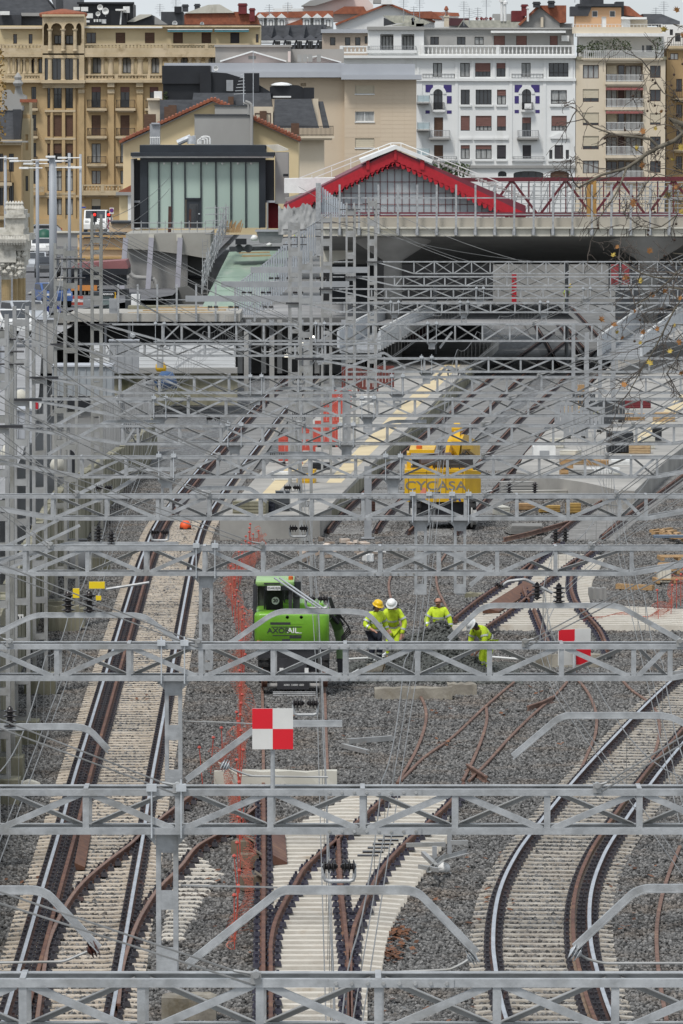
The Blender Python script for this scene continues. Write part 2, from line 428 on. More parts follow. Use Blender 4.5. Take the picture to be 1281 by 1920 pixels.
def track(label,center,rails,y_single,slp=(2.6,.29,.2,'M_slp',.03),z=0.0,pitch=.6,clips=None,near=None,spans=None,clipoff=(-.115,.115),skew=0.0,cat='track'):
 """center: pixels of the centre line; rails: (offset, side material, railhead material); sleepers nearer than y_single are objects of their own"""
 path=spline([G(a,b,z) for a,b in center],.5)
 t=thing('railway_track',label,cat,path[0],'railway tracks')
 for off,m,pol in rails:
  rail_mesh(offset(path,off),'rail',m,t,pol)
 sm=globals()[slp[3]];me0=sleeper_mesh(slp[0],slp[1],slp[2],sm,slp[4])
 far=MB();cb=MB();d=0.0;nxt=.3
 for i in range(1,len(path)):
  seg=path[i]-path[i-1]
  d += seg.length
  while nxt <= d:
   p=path[i]-seg.normalized()*(d-nxt);nxt += pitch*rnd.uniform(.985,1.015)
   tt=seg.normalized();ang=math.atan2(-tt.x,tt.y)+skew
   L0,off0=slp[0],0.0
   if spans: L0,off0=spans(p.y)
   if L0 <= 0: continue
   ax=Vector((math.cos(ang),math.sin(ang),0))
   if p.y < y_single:
    o=link('sleeper',me0,t,p+ax*off0-t.location+Vector((0,0,rnd.uniform(-.008,.004))));o.rotation_euler=(0,0,ang+rnd.uniform(-.004,.004));o.scale=(L0/slp[0],1,1)
   else:
    b=MB();rz=Matrix.Rotation(ang,3,'Z')
    far.add([rz @ Vector((v.co.x*L0/slp[0],v.co.y,v.co.z))+p+ax*off0 for v in me0.vertices],[tuple(f.vertices) for f in me0.polygons])
   rz=Matrix.Rotation(ang,3,'Z')
   for off,m,pol in rails:
    for s in clipoff:
     cb.box(p+ax*(off+s)+Vector((0,0,.035)),(.12,.17,.075),0,rz,.7)
     cb.box(p+ax*(off+s*.95)+Vector((0,0,.085)),(.05,.05,.06),0,rz)
 if far.v: far.build('distant_sleepers',sm,t,kind='stuff')
 if cb.v: cb.build('rail_clips',clips or M_clip,t,kind='stuff')
 return path
S,RU=M_polish,M_rust
t1c=[(76,2060),(114,1902),(135,1812),(163,1690),(191,1570),(211,1475),(238,1364),(302,1100),(319,1040),(343,980),(396,905),(449,840),(491,787),(530,745),(575,700)]
GRAV_LOW=True
T1=track('long straight ballasted track at the left with cream sleepers and a brown third rail',t1c,
   [(-.87,RU,S),(-.53,RU,RU),(.87,RU,S)],178,clips=M_clip,z=.022,pitch=.57)
M_slp2=mat('greyed concrete sleeper',(.46,.425,.365),(.29,.255,.21),2.2,.85,0,.2,25,c3=(.22,.19,.155),s3=3.0,lo3=.5,hi3=.72)
t2c=[(1110,2060),(1046,1917),(1022,1821),(1016,1773),(1017,1722),(1025,1677),(1043,1631),(1073,1580),(1151,1475),(1215,1400),(1298,1310),(1390,1225)]
T2=track('sharply curved track at the lower right with bright rails and buff sleepers',t2c,
   [(-.87,M_rustd,S),(.57,mat('tan rail',(.22,.15,.095),(.16,.10,.065),3,.6),M_rust),(.87,M_rustd,S)],170,slp=(2.6,.26,.2,'M_slp2',.02),clips=M_clip,z=.02)

# the new turnout: long white sleepers standing proud of the ballast
def t3span(y):
 # left and right ends in pixels, interpolated over the image height
 py=HY+F*(H-.12)/y
 l=np.interp(py,[1500,1580,1700,1820,1840,1990],[640,498,487,480,500,500]);r=np.interp(py,[1500,1570,1625,1700,1760,1820,1850,1990],[850,838,805,752,728,716,690,690])
 s=F/y;c=np.interp(py,[1480,1568,1680,1820,1990],[640,580,572,575,578])
 return (r-l)/s,((l+r)/2-c)/s
t3c=[(578,1990),(575,1820),(572,1680),(580,1568),(640,1480)]
T3=track('new turnout at lower centre with long clean white sleepers',t3c,[],170,slp=(3.0,.30,.24,'M_slpw',.0),z=.12,spans=t3span,cat='turnout',pitch=.62)
t3=[o for o in C.objects if o.get('category') == 'turnout'][0]
def loose(px,name,parent,m,z,pol=None,step=.4):
 return rail_mesh(spline([G(a,b,z) for a,b in px],step),name,m,parent,pol)
clipb=MB()
def clips_along(px,z,every=.62,off=.12):
 pth=spline([G(a,b,z) for a,b in px],.05);acc=0
 for i in range(1,len(pth)):
  acc += (pth[i]-pth[i-1]).length
  if acc > every:
   acc=0;tt=(pth[i]-pth[i-1]).normalized();sd_=Vector((tt.y,-tt.x,0))
   for q in (-off,off):
    clipb.box(pth[i]+sd_*q+Vector((0,0,.04)),(.14,.2,.08),0,None,.7);clipb.box(pth[i]+sd_*q+Vector((0,0,.1)),(.05,.05,.07))
for px in ([(494,2000),(494,1813),(495,1568),(494,1500)],[(508,2000),(508,1824),(508,1785),(516,1743),(536,1700),(553,1672),(578,1633),(654,1568),(735,1495)],
     [(656,2000),(654,1821),(651,1785),(645,1729),(640,1681),(636,1620),(634,1570)],[(660,2000),(657,1813),(662,1762),(673,1729),(693,1686),(707,1658),(730,1625),(772,1582),(840,1520),(870,1480)]):
 loose(px,'rail',t3,M_rust,.12);clips_along(px,.12)
clipb.build('rail_clips',M_clipblue,t3,kind='stuff')
gb=MB()   # rusty guard plates and black bearing plates of the switch
for px,py,w,h in [(517,1588,.16,.9)]:
 pass
pl=MB()
for i in range(9): c=G(690+i*9.5,1604-i*7.2,.135);pl.box(c,(.42,.16,.03))
pl.build('bearing_plates',M_black,t3,kind='stuff')
gr=MB();a=G(512,1622,.12);b_=G(509,1568,.12)
gr.prism([a,a+Vector((.28,.1,0)),a+Vector((.28,.1,.04)),a+Vector((0,0,.2))],b_-a);gr.build('guard_rail',M_rust,t3)

# crossing rails of the left turnout and its long sleepers
tl=thing('rail_crossing','rusty diverging rails of the turnout cutting across the left track','turnout',G(240,1640),'railway tracks')
clipb=MB()
for px in ([(60,2000),(84,1824),(93,1777),(117,1724),(148,1677),(191,1637),(247,1594),(265,1576),(300,1548),(375,1490)],[(222,1900),(231,1825),(255,1751),(278,1708),(300,1677),(340,1637),(370,1600),(427,1566),(490,1518)]):
 loose(px,'rail',tl,M_rust,.004,mat('worn brown railhead',(.24,.13,.085),(.16,.08,.05),4,.5,.2));clips_along(px,.0)
clipb.build('rail_clips',M_clip,tl,kind='stuff')
gr=MB();a=G(140,1632,.0);b_=G(152,1568,.0)
gr.prism([a,a+Vector((.2,.1,.0)),a+Vector((.2,.1,.05)),a+Vector((0,0,.15))],b_-a);gr.build('guard_rail',mat('fresh rust',(.17,.08,.045),(.09,.042,.028),6,.8),tl)
smw=sleeper_mesh(2.6,.29,.2,M_slpw,.0)
for i in range(26):
 py=1568+i*7.6
 lft=np.interp(py,[1568,1640,1760],[322,325,300]);rgt=np.interp(py,[1568,1590,1640,1700,1770],[345,360,422,375,340])+rnd.uniform(-6,4)
 y=dist(py);Ls=max(.3,(rgt-lft)/PXM(y));o=link('sleeper',smw,tl,G((lft+rgt)/2,py,-.004)-tl.location);o.scale=(Ls/2.6,1,1)

# upper right turnout, white sleepers, rusty rails
tu=thing('rail_crossing','half built turnout of white sleepers and rusty rails beyond the right red white sign','turnout',G(985,1110),'railway tracks')
smu=sleeper_mesh(2.6,.26,.24,M_slpw,.0);smg=sleeper_mesh(2.6,.26,.24,M_slpg,.0)
py=1040.0;i=0
while py < 1172:
 l=np.interp(py,[1040,1075,1128,1160,1162,1172],[1000,970,885,857,850,846]);r=np.interp(py,[1040,1062,1080,1114,1132,1140,1172],[1133,1122,1112,1104,1108,1285,1290])
 y=dist(py,.14);o=link('sleeper',smu,tu,G((l+r)/2,py,.14)-tu.location);o.scale=((r-l)/PXM(y)/2.6,1,1)
 o.rotation_euler=(0,0,.01*math.sin(i));i += 1
 y2=y-.62;py=HY+F*(H-.14)/y2
clipb=MB()
for px in ([(852,1168),(855,1165),(902,1128),(978,1076),(1026,1038),(1050,1020)],[(992,1133),(988,1128),(981,1103),(992,1076),(1010,1055),(1040,1030)],[(880,1205),(960,1150),(1040,1085),(1085,1052)],[(1084,1140),(1078,1131),(1071,1103),(1078,1069),(1109,1041),(1125,1025)],
     [(1000,1145),(1006,1160),(1016,1185),(1030,1215)],[(1085,1140),(1100,1160),(1125,1190),(1140,1225)]):
 loose(px,'rail',tu,M_rust,.14);clips_along(px,.14)
clipb.build('rail_clips',M_clipblue,tu,kind='stuff')
gp=MB()
a=G(905,1150,.16);b_=G(985,1100,.16)
gp.prism([a,a+Vector((.5,.3,-.02)),a+Vector((.5,.3,.03)),a+Vector((0,0,.18))],(b_-a));gp.build('guard_rail',mat('fresh rust',(.28,.12,.05)),tu)

# rails left lying loose in the gravel
M_loose=mat('old pink brown rail',(.21,.125,.095),(.125,.07,.05),3,.8,.05,.1,30,c3=(.27,.17,.11),s3=1.2,lo3=.55,hi3=.72)
for lab,px,w in [
 ('rusty curved rail lying in gravel left of the four workers',[(735,1080),(729,1105),(733,1130),(741,1155),(752,1180),(757,1205)],0),
 ('rusty bent rail running down behind the bald worker',[(840,1040),(824,1065),(818,1085),(822,1115),(838,1150),(846,1190),(855,1215)],0),
 ('leftmost thin rusty rail in the gravel with a pronounced bend',[(787,1312),(797,1335),(799,1360),(790,1395),(772,1435),(745,1480)],0),
 ('rusty rail running diagonally from the front beam up towards the concrete blocks',[(752,1475),(795,1432),(850,1392),(905,1340),(945,1305),(985,1272)],0),
 ('rusty rail bent like a bow in the middle of the gravel',[(912,1338),(913,1360),(905,1392),(888,1435),(868,1475)],0),
 ('rusty rail crossing the gravel below the right red white sign',[(880,1475),(915,1440),(955,1395),(1000,1350),(1045,1310),(1080,1268)],0),
 ('rusty curved rail joining the right hand track',[(1070,1270),(1100,1305),(1117,1345),(1117,1385),(1102,1425),(1080,1478)],0),
 ('rusty rail of the crossing at far right above the curved track',[(1150,1262),(1180,1300),(1222,1332),(1236,1365),(1232,1410),(1210,1460),(1180,1500)],0),
 ('long rusty rail at the right edge of the picture',[(1275,1600),(1255,1650),(1240,1700),(1232,1750),(1232,1800),(1238,1860),(1250,1930)],0),
 ('rusty rail stub pointing into the gravel beside the fence',[(375,1610),(430,1565),(470,1530),(492,1505)],0),
 ('rusty rail leading away from under the green excavator',[(492,1290),(493,1360),(494,1430),(494,1510)],0),
 ('rusty rail under the right wheel of the green excavator',[(608,1288),(610,1330),(612,1400),(615,1480)],0),
 ('short rusty rail piece propped on the ballast near the yellow crane',[(945,1016),(1000,1003),(1066,984)],.12),
 ('short rusty rail lying crosswise near the front beam',[(876,1445),(912,1468)],.05),
 ('rusty rail lying beside the bent rail in mid gravel',[(990,1335),(1020,1325),(1035,1317)],.05)]:
 t=thing('loose_rail',lab,'rail',G(*px[0]),'rails lying loose');loose(px,'rail_piece',t,M_loose,-.135+w*1.6)

# far tracks between the platforms
T6=track('track beside the middle platform with dull red rails',[(660,1000),(679,975),(745,905),(796,850),(869,785),(910,747),(962,700),(1014,660),(1060,625)],[(-.87,M_rustd,M_rust),(.87,M_rustd,M_rust)],0,slp=(2.6,.3,.2,'M_slpg',.02))
T7=track('track under the yellow crane with dark red rails',[(812,1003),(829,985),(890,920),(935,873),(1006,792),(1049,750),(1095,705),(1140,660)],[(-.87,M_rustd,M_rust),(.87,M_rustd,M_rust)],0,slp=(2.6,.3,.2,'M_slpg',.02))
T8=track('rusty track at the right edge running past the low concrete wall',[(1085,1010),(1132,972),(1200,925),(1262,882),(1330,838)],[(-.87,M_rust,M_rust),(.87,M_rust,M_rust)],0,slp=(2.6,.28,.2,'M_slpg',.02),z=.05)
# pale slabs between rails of the station throat
M_slab=mat('track slab concrete',(.24,.235,.225),(.13,.128,.122),.6,.85,0,.1,10,stretch=(.6,3,1),c3=(.22,.22,.21),s3=1.5,lo3=.55,hi3=.75)
def strip(name,path,w0,w1,z,m,th=None,kind='structure',y0=0,y1=1e9):
 path=[p for p in path if y0 < p.y < y1]
 a=offset(path,w0);c=offset(path,w1);b=MB();vs=[];fs=[]
 for p,q in zip(a,c): vs += [(p.x,p.y,z),(q.x,q.y,z)]
 for i in range(len(a)-1): fs.append((2*i,2*i+1,2*i+3,2*i+2))
 b.add(vs,fs)
 if th:
  vs2=[];fs2=[]
  for p,q in zip(a,c): vs2 += [(p.x,p.y,z),(p.x,p.y,z-th),(q.x,q.y,z),(q.x,q.y,z-th)]
  for i in range(len(a)-1): fs2 += [(4*i,4*i+4,4*i+5,4*i+1),(4*i+2,4*i+3,4*i+7,4*i+6)]
  fs2.append((0,1,3,2));b.add(vs2,fs2)
 o=b.build(name,m);o['kind']=kind;return o
for pth,a,c in ((T6,-1.5,1.6),(T7,-1.5,1.5)): strip('track_slab',pth,a,c,-.012,M_slab,y0=215)
strip('track_slab',T1,-1.35,1.35,.006,M_slab,y0=215)

# ------------------------------------------------------------------ platforms
M_plat=mat('platform paving',(.35,.335,.305),(.25,.24,.22),.5,.8,0,.05,10,c3=(.42,.40,.365),s3=.2,lo3=.5,hi3=.7)
M_tact=mat('sand tactile paving',(.60,.50,.31),(.52,.42,.26),.7,.8)
def slabpoly(name,px,z,m,th,kind='structure',zb=None):
 top=[G(a,b,z) for a,b in px];b=MB();b.prism(top,(0,0,-th));o=b.build(name,m);o['kind']=kind;return o
ZP=.75
slabpoly('platform',[(412,972),(600,968),(650,916),(700,866),(790,778),(880,686),(935,632),(790,632),(700,690),(600,775),(520,850)],ZP,M_plat,ZP+.1)
slabpoly('platform_edge_strip',[(612,905),(640,905),(700,846),(790,756),(866,682),(836,682),(760,752),(660,852)],ZP+.004,M_tact,.003)
slabpoly('platform_edge_strip',[(478,940),(505,940),(580,860),(553,860)],ZP+.004,M_tact,.003)
slabpoly('platform',[(1155,918),(1190,921),(1240,872),(1330,800),(1500,640),(1230,600),(1140,690),(1060,770),(985,850),(968,885),(1100,905)],ZP,M_plat,ZP+.1)
slabpoly('platform_edge_strip',[(1165,850),(1190,850),(1281,762),(1281,735)],ZP+.004,M_tact,.003)
# concrete upstand along the middle platform, mossy
b=MB();e0=[G(a,c,0) for a,c in [(606,1000),(655,948),(705,896),(795,806),(886,710)]]
for p,q in zip(e0,e0[1:]):
 b.add([p+Vector((0,0,-.1)),q+Vector((0,0,-.1)),q+Vector((0,0,ZP-.15)),p+Vector((0,0,ZP-.15)),p+Vector((-.3,0,ZP-.15)),q+Vector((-.3,0,ZP-.15))],[(0,1,2,3),(3,2,5,4)])
b.build('platform_edge_wall',M_concold,None,kind='structure')

# ------------------------------------------------------------------ street behind the retaining wall and the wall itself
ZS=3.8
wb=[G(*q) for q in [(-190,1900),(-90,1600),(0,1360),(38,1240),(100,1085),(165,995),(215,930),(255,888),(290,845)]]
wall=thing('retaining_wall','mossy concrete retaining wall of vertical boards along the left of the tracks','wall',wb[0])
pth=spline(wb,1.3)
mw=bpy.data.meshes.new('wall_board')
b=MB();b.lohi((0,-.12,0),(1,.12,1))
mw.from_pydata(b.v,[],b.f);mw.materials.append(M_concold)
for i in range(min(len(pth)-1,170)):
 p,q=pth[i],pth[i+1]
 o=link('wall_board',mw,wall,p-wall.location+Vector((0,0,-.2)));L_=(q-p).length
 o.rotation_euler=(0,0,math.atan2((q-p).y,(q-p).x));hh=np.interp(p.y,[70,130,190,240],[3.2,3.0,2.6,1.5])+rnd.uniform(-.04,.04)
 o.scale=(L_-.05,rnd.uniform(.9,1.25),hh+.2)
sheet('street',[(-9.7,40),(-9.7,150),(-11.2,200),(-13,245),(-16,305),(-15.6,332),(14,335),(14,372),(-11,372),(-11,700),(-140,700),(-140,40)],ZS-.6,mat('grey yard paving',(.30,.30,.30),(.23,.23,.23),.3,.85,c3=(.38,.38,.37),s3=.15))
# ------------------------------------------------------------------ overhead line gantries
INS={}
def insulator(kind,m):
 """a ribbed insulator, 1 m long along z"""
 k=(kind,m.name)
 if k not in INS:
  b=MB();pr=[(.05,0),(.07,.04)]
  n={'stand': 4,'string': 5,'short': 3}[kind]
  for i in range(n):
   z0=.08+i*.84/n;h=.84/n
   pr += [(.13,z0),(.27 if kind != 'string' else .22,z0+h*.25),(.25,z0+h*.42),(.12,z0+h*.5),(.12,z0+h*.95)]
  pr += [(.06,.95),(.05,1)]
  b.lathe((0,0,0),pr,10);me=bpy.data.meshes.new('insulator');me.from_pydata(b.v,[],b.f);me.materials.append(m);me.shade_smooth();INS[k]=me
 return INS[k]
def put_ins(kind,p0,p1,fat,m,parent):
 p0=Vector(p0);p1=Vector(p1);x,y,z=axes(p1-p0);Ln=(p1-p0).length
 o=link('insulator',insulator(kind,m),parent);l=p0-org(parent)
 o.matrix_basis=Matrix(((y.x*fat,z.x*fat,x.x*Ln,l.x),(y.y*fat,z.y*fat,x.y*Ln,l.y),(y.z*fat,z.z*fat,x.z*Ln,l.z),(0,0,0,1)))
 return o
def mast(parent,x,y,z0,z1,w=.30,m=None,wy=.26,pitch=.95):
 m=m or M_galv2
 b=MB()
 ma=link('mast',None,parent,Vector((x,y,z0))-org(parent))
 for s in (-1,1): sbar('channel','U',(x+s*w/2,y,z0),(x+s*w/2,y,z1),wy,.085,m,ma)
 z=z0+.5
 while z < z1-.1:
  for q in (-1,1): sbar('batten','box',(x-w/2,y+q*(wy/2+.004),z),(x+w/2,y+q*(wy/2+.004),z),.008,.16,m,ma)
  z += pitch
 sbar('base_plate','box',(x-w*.9,y,z0+.02),(x+w*.9,y,z0+.02),.5,.04,m,ma)
 return ma
def foundation(parent,x,y,s=.8,h=.5):
 b=MB();b.box((x,y,h/2-.15),(s,s*1.1,h+.3));return b.build('foundation',M_concold,parent)
GX={}
CH=.064;DY=.42
def truss(t,Y,zt,zb,xl,xr,ph,bl,br,m=None):
 """four angle chords, front and rear uprights, crossing diagonals; bl/br: where the lower chord starts to rise towards the masts"""
 m=m or M_galv;h=CH if Y < 105 else .052;dw=1.0 if Y < 105 else .8
 for q,yy in ((0,Y),(1,Y+DY)):
  k='L' if q == 0 else 'R'
  sbar('top_chord',k,(xl,yy,zt-h/2),(xr,yy,zt-h/2),h*(1.5 if q else 1),h,m,t)
  sbar('bottom_chord',k,(bl,yy,zb+h/2),(br,yy,zb+h/2),h,h,m,t)
  for a,c in ((bl,xl),(br,xr)):
   if abs(a-c) > .5: sbar('end_chord','L',(a,yy,zb+h/2),(c,yy,zt-h*.7),h,h,m,t)
 k0=int(math.ceil((bl-ph)/.9-.05));xs=[]
 while ph+k0*.9 < br+.05: xs.append(ph+k0*.9);k0 += 1
 if bl > xl+.3: xs=[bl]+[x for x in xs if x > bl+.3]
 if br < xr-.3: xs=[x for x in xs if x < br-.3]+[br]
 for i,x in enumerate(xs):
  sbar('upright','L',(x,Y+.012,zb+h*.4),(x,Y+.012,zt-h*.4),h*.95,h*.95,m,t)
  sbar('upright','L',(x+.02,Y+DY-.012,zb+h*.4),(x+.02,Y+DY-.012,zt-h*.4),h*.8,h*.8,m,t)
  if i % 3 == 0: sbar('cross_tie','box',(x,Y,zt+.006),(x,Y+DY,zt+.006),h*.7,.01,m,t)
 for i in range(len(xs)-1):
  a,c=xs[i]+.05,xs[i+1]-.05;lo,hi=zb+h*.8,zt-h*.8
  p,q=((a,lo),(c,hi)) if i % 2 == 0 else ((a,hi),(c,lo));r,s=((a,hi),(c,lo)) if i % 2 == 0 else ((a,lo),(c,hi))
  sbar('diagonal','L',(p[0],Y+.02,p[1]),(q[0],Y+.02,q[1]),.05*dw,.058*dw,m,t)
  sbar('diagonal','R',(r[0],Y+DY-.03,r[1]),(s[0],Y+DY-.03,s[1]),.07*dw,.05*dw,M_galv2,t)  # rear diagonals in darker steel: shade of the inner face put into colour
 # splice plates with bolts
 xm=ph+.9*round((.25-ph)/.9)+.1;sp=MB();bo=MB()
 for zz in (zt-h/2,zb+h/2):
  sp.box((xm,Y-.006,zz),(.95,.01,h*.96))
  for k in range(8): bo.lathe((xm-.42+k*.12,Y-.016,zz),[(.0,-.012),(.014,-.012),(.016,.006)],6,'Y')
 sp.build('splice_plate',m,t);bo.build('bolts',M_galv2,t,kind='stuff')
def drop_post(t,px,yb,Y,zb,w=.2):
 p=P(px,yb,Y);x=p.x;y=Y+DY/2;b=MB();zt=zb+.02
 for s in (-1,1): b.box((x+s*w*.42,y,(zt+p.z)/2),(w*.24,.16,zt-p.z))
 z=zt-.12
 while z > p.z:
  b.box((x,y-.07,z),(w*.7,.014,.19));z -= .56
 b.box((x,y-.085,p.z+.06),(w,.014,.12))
 b.box((x,y,zt-.02),(w*2.1,.3,.03))
 for s in (-1,1): b.prism([(x+s*w*.55,y-.1,zt-.02),(x+s*w*1.1,y-.1,zt-.02),(x+s*w*.55,y-.1,zt-.14)],(0,.012,0))
 b.build('drop_post',M_galv,t)
 for s in (-1,1):
  xx_=x+s*w*.72;sbar('hanger_rod','cyl',(xx_,Y-.03,zt-.05),(xx_,Y-.03,t['zt']+.1),.018,.018,M_alu,t);sbar('hanger_clip','box',(xx_-.05,Y-.03,t['zt']+.02),(xx_+.05,Y-.03,t['zt']+.02),.06,.07,M_alu,t)
 return p
def rounded(pts,r=.12):
 pts=[Vector(p) for p in pts];out=[pts[0]]
 for i in range(1,len(pts)-1):
  a=(pts[i-1]-pts[i]);c=(pts[i+1]-pts[i]);q=min(r,a.length*.4,c.length*.4)
  A=pts[i]+a.normalized()*q;B=pts[i]+c.normalized()*q
  out += [A,A.lerp(pts[i],.5).lerp(pts[i].lerp(B,.5),.5),B]
 return out+[pts[-1]]
def arm(t,pxs,Y,ins=None,tube=None,m=None):
 b=MB();pp=rounded([P(x,y,Y+.15) for x,y in pxs]);b.sweep(pp,.07,.075)
 b.sweep([p+Vector((0,-.03,-.033)) for p in pp],.11,.012)
 o=b.build('cantilever_arm',m or M_galv,t)
 if tube:
  pts=[P(x,y,Y+.15) for x,y in tube]
  d=(pts[1]-pts[0]);e=pts[0]+d.normalized()*min(.22,d.length*.6)
  put_ins('short',pts[0],e,.34,ins or M_brownins,t)
  bb=MB();bb.path([e]+rounded(pts[1:] if len(pts) > 2 else [pts[1],pts[1]+Vector((.01,0,0))],.05),.014,6);bb.build('registration_tube',M_galv2,t)
def clamp(t,px,py,Y,w=.34,parent_name='insulator_clamp'):
 c=P(px,py,Y+.15);b=MB();h=.17
 b.path(rounded([c+Vector((-w/2,0,h)),c+Vector((-w/2,0,0)),c+Vector((w/2,0,0)),c+Vector((w/2,0,h))],.05),.022,6)
 o=b.build('insulator_clamp',M_galv,t)
 for s in (-1,1): put_ins('short',c+Vector((s*w*.56,0,h*.85)),c+Vector((s*w*.04,0,h*.85)),.26,M_black,o)
def standing(t,px,py,Y,hpx=46):
 s=PXM(Y);c=P(px,py+hpx/2,Y+.15);put_ins('stand',c,c+Vector((0,0,hpx/s)),.42*hpx/s/.36*.95,M_black,t)
def stay(t,a,k,m=M_wire):
 b=MB()
 for d in (0,.16): b.path([Vector(a)-Vector((0,0,d)),Vector(k)-Vector((.03*d,0,d*.35))],.0085,5)
 kn=Vector(k);bb=MB();bb.box(kn+Vector((0,.02,.0)),(.08,.08,.09));bb.tube(kn+Vector((0,-.05,.03)),kn+Vector((0,.08,.03)),.028,8);bb.tube(kn+Vector((.0,0,.03)),kn.lerp(Vector(a),.025),.013,6)
 b.build('stay_wire',m,t,kind='stuff');bb.build('stay_clamp',M_galv2,t)

GROUP='lattice gantries over the tracks'
GD=[
 # ytop ybot  phase  bendL  mastL  bendR  mastR  knots left, right
 dict(n=1,t=1836,b=1949,ph=487,bl=-5.0,ml=-7.4,br=3.6,mr=5.9,kl=[480],kr=[1420],lab='grey lattice gantry at the very bottom of the picture, nearest of all',splx=0),
 dict(n=2,t=1480,b=1565,ph=507,bl=-5.0,ml=-7.4,br=3.8,mr=6.2,kl=[332],kr=[1120],lab='grey lattice gantry with the red white chequered sign standing on its beam'),
 dict(n=3,t=1208,b=1277,ph=512,bl=-5.0,ml=-7.4,br=4.1,mr=6.5,kl=[372,18],kr=[985,1275],lab='grey lattice gantry crossing in front of the green excavator'),
 dict(n=4,t=1025,b=1080,ph=493,bl=-4.87,ml=-7.4,br=4.46,mr=6.9,kl=[492,95],kr=[1108],lab='grey lattice gantry just above the roof of the green excavator'),
 dict(n=5,t=928,b=976,ph=488,bl=-5.07,ml=-7.4,br=5.34,mr=7.7,kl=[392,145],kr=[909,1156],lab='grey lattice gantry with two drop posts crossing in front of the yellow crane wheels'),
 dict(n=6,t=856,b=897,ph=494,bl=-5.1,ml=-7.4,br=6.18,mr=8.5,kl=[410],kr=[906,1138],lab='grey lattice gantry crossing over the roof of the yellow crane'),
 dict(n=7,t=797,b=835,ph=492,bl=-4.75,ml=-7.4,br=7.2,mr=9.6,kl=[570],kr=[906,1187],lab='grey lattice gantry just above the white generator'),
 dict(n=8,t=747,b=782,ph=494,bl=-5.35,ml=-7.63,br=8.2,mr=10.6,kl=[354],kr=[956],lab='grey lattice gantry passing in front of the yellow warning banner'),
 dict(n=9,t=706,b=739,ph=494,bl=-5.75,ml=-7.83,br=9.2,mr=11.6,kl=[430],kr=[1010],lab='grey lattice gantry over the far end of the middle platform'),
 dict(n=10,t=671,b=699,ph=494,bl=1.2,ml=-1.0,br=10.4,mr=12.6,kl=[],kr=[1080],lab='grey lattice gantry whose left end stands on the middle platform',z0=.75),
 dict(n=11,t=644,b=669,ph=440,bl=-7.1,ml=-8.4,br=1.2,mr=1.25,kl=[470],kr=[],lab='short pale lattice gantry in front of the white flat roof',right=False),
 dict(n=12,t=607,b=641,ph=494,bl=-5.9,ml=-8.05,br=11.6,mr=13.8,kl=[560],kr=[1000],lab='deep lattice gantry running right across below the concrete station deck'),
 dict(n=13,t=567,b=587,ph=600,bl=.1,ml=-1.75,br=13,mr=15,kl=[],kr=[1090],lab='lattice gantry with its left mast beside the foot of the slatted fence'),
 dict(n=14,t=541,b=560,ph=640,bl=1.2,ml=-.6,br=14,mr=16,kl=[],kr=[],lab='lattice gantry third below the concrete fascia of the deck'),
 dict(n=15,t=518,b=537,ph=640,bl=2.3,ml=.4,br=15,mr=17,kl=[],kr=[],lab='lattice gantry second below the concrete fascia of the deck'),
 dict(n=16,t=490,b=514,ph=640,bl=3.5,ml=1.5,br=17,mr=19,kl=[],kr=[],lab='farthest lattice gantry right under the concrete fascia of the deck'),
]
for g in GD:
 tp,bt=g['t'],g['b']
 # the beam hangs 8.2 m over the rails: its distance follows from the photo
 Y=F*6.4/(tp-HY)*(ct*ct) ** 0
 g['Y']=Y
 zt=P(CX,tp,Y).z;zb=P(CX,bt,Y).z
 if g['n'] == 1: zb=zt-.45
 z0=g.get('z0',0.0)
 t=thing('lattice_gantry',g['lab'],'gantry',(g['ml'],Y+DY/2,z0),GROUP);g['o']=t;t['zt']=zt;g['zt']=zt;g['zb']=zb
 truss(t,Y,zt,zb,g['ml']+.2,g['mr']-(.2 if g.get('right',True) else 0),P(g['ph'],tp,Y).x,g['bl'],g['br'])
 ztop={8: 10.4,9: 10.45,11: 11.2,12: 11.8}.get(g['n'],10.6 if g['n'] < 8 else 11.2)
 mast(t,g['ml'],Y+DY/2,z0,ztop,m=M_galv2 if g['n'] < 11 or g['n'] > 12 else M_mast,w=.3 if g['n'] < 13 else .36)
 if z0 == 0: foundation(t,g['ml'],Y+DY/2)
 sbar('mast_bracket','box',(g['ml']-.3,Y+DY/2-.2,zt-.03),(g['ml']+.5,Y+DY/2-.2,zt-.03),.05,.06,M_steeld,t)
 if g.get('right',True):
  mast(t,g['mr'],Y+DY/2,0,ztop);foundation(t,g['mr'],Y+DY/2)
 for k in g['kl']: stay(t,(g['ml'],Y+.1,ztop-.15),P(k,tp-2,Y))
 for k in g['kr']: stay(t,(g['mr'],Y+.1,ztop-.15),P(k,tp-2,Y))
def gy(n): return [g for g in GD if g['n'] == n][0]

g=gy(2);t,Y=g['o'],g['Y']
drop_post(t,313,1828,Y,g['zb'])
arm(t,[(352,1808),(522,1673),(535,1668),(765,1668),(785,1674),(893,1786)],Y,M_alu,[(893,1790),(868,1806),(845,1818),(640,1828),(500,1828)])
arm(t,[(-120,1668),(68,1668),(90,1676),(185,1778)],Y,M_brownins,[(185,1775),(150,1790),(120,1803),(-60,1806)])
arm(t,[(1078,1776),(1190,1672),(1212,1665),(1420,1665)],Y,M_alu,[(1070,1780),(1102,1798),(1130,1806),(1400,1806)])
clamp(t,636,1652,Y,.30)
sbar('strut','L',(P(338,1665,Y).x,Y+.2,P(338,1665,Y).z),(P(520,1669,Y).x,Y+.2,P(520,1669,Y).z),.015,.015,M_galv2,t)
g=gy(3);t,Y=g['o'],g['Y']
drop_post(t,325,1478,Y,g['zb'])
arm(t,[(350,1462),(485,1362),(500,1356),(642,1356)],Y,M_alu,[(415,1432),(440,1444),(470,1455),(615,1457)])
arm(t,[(-130,1362),(145,1362),(168,1368),(203,1406)],Y)
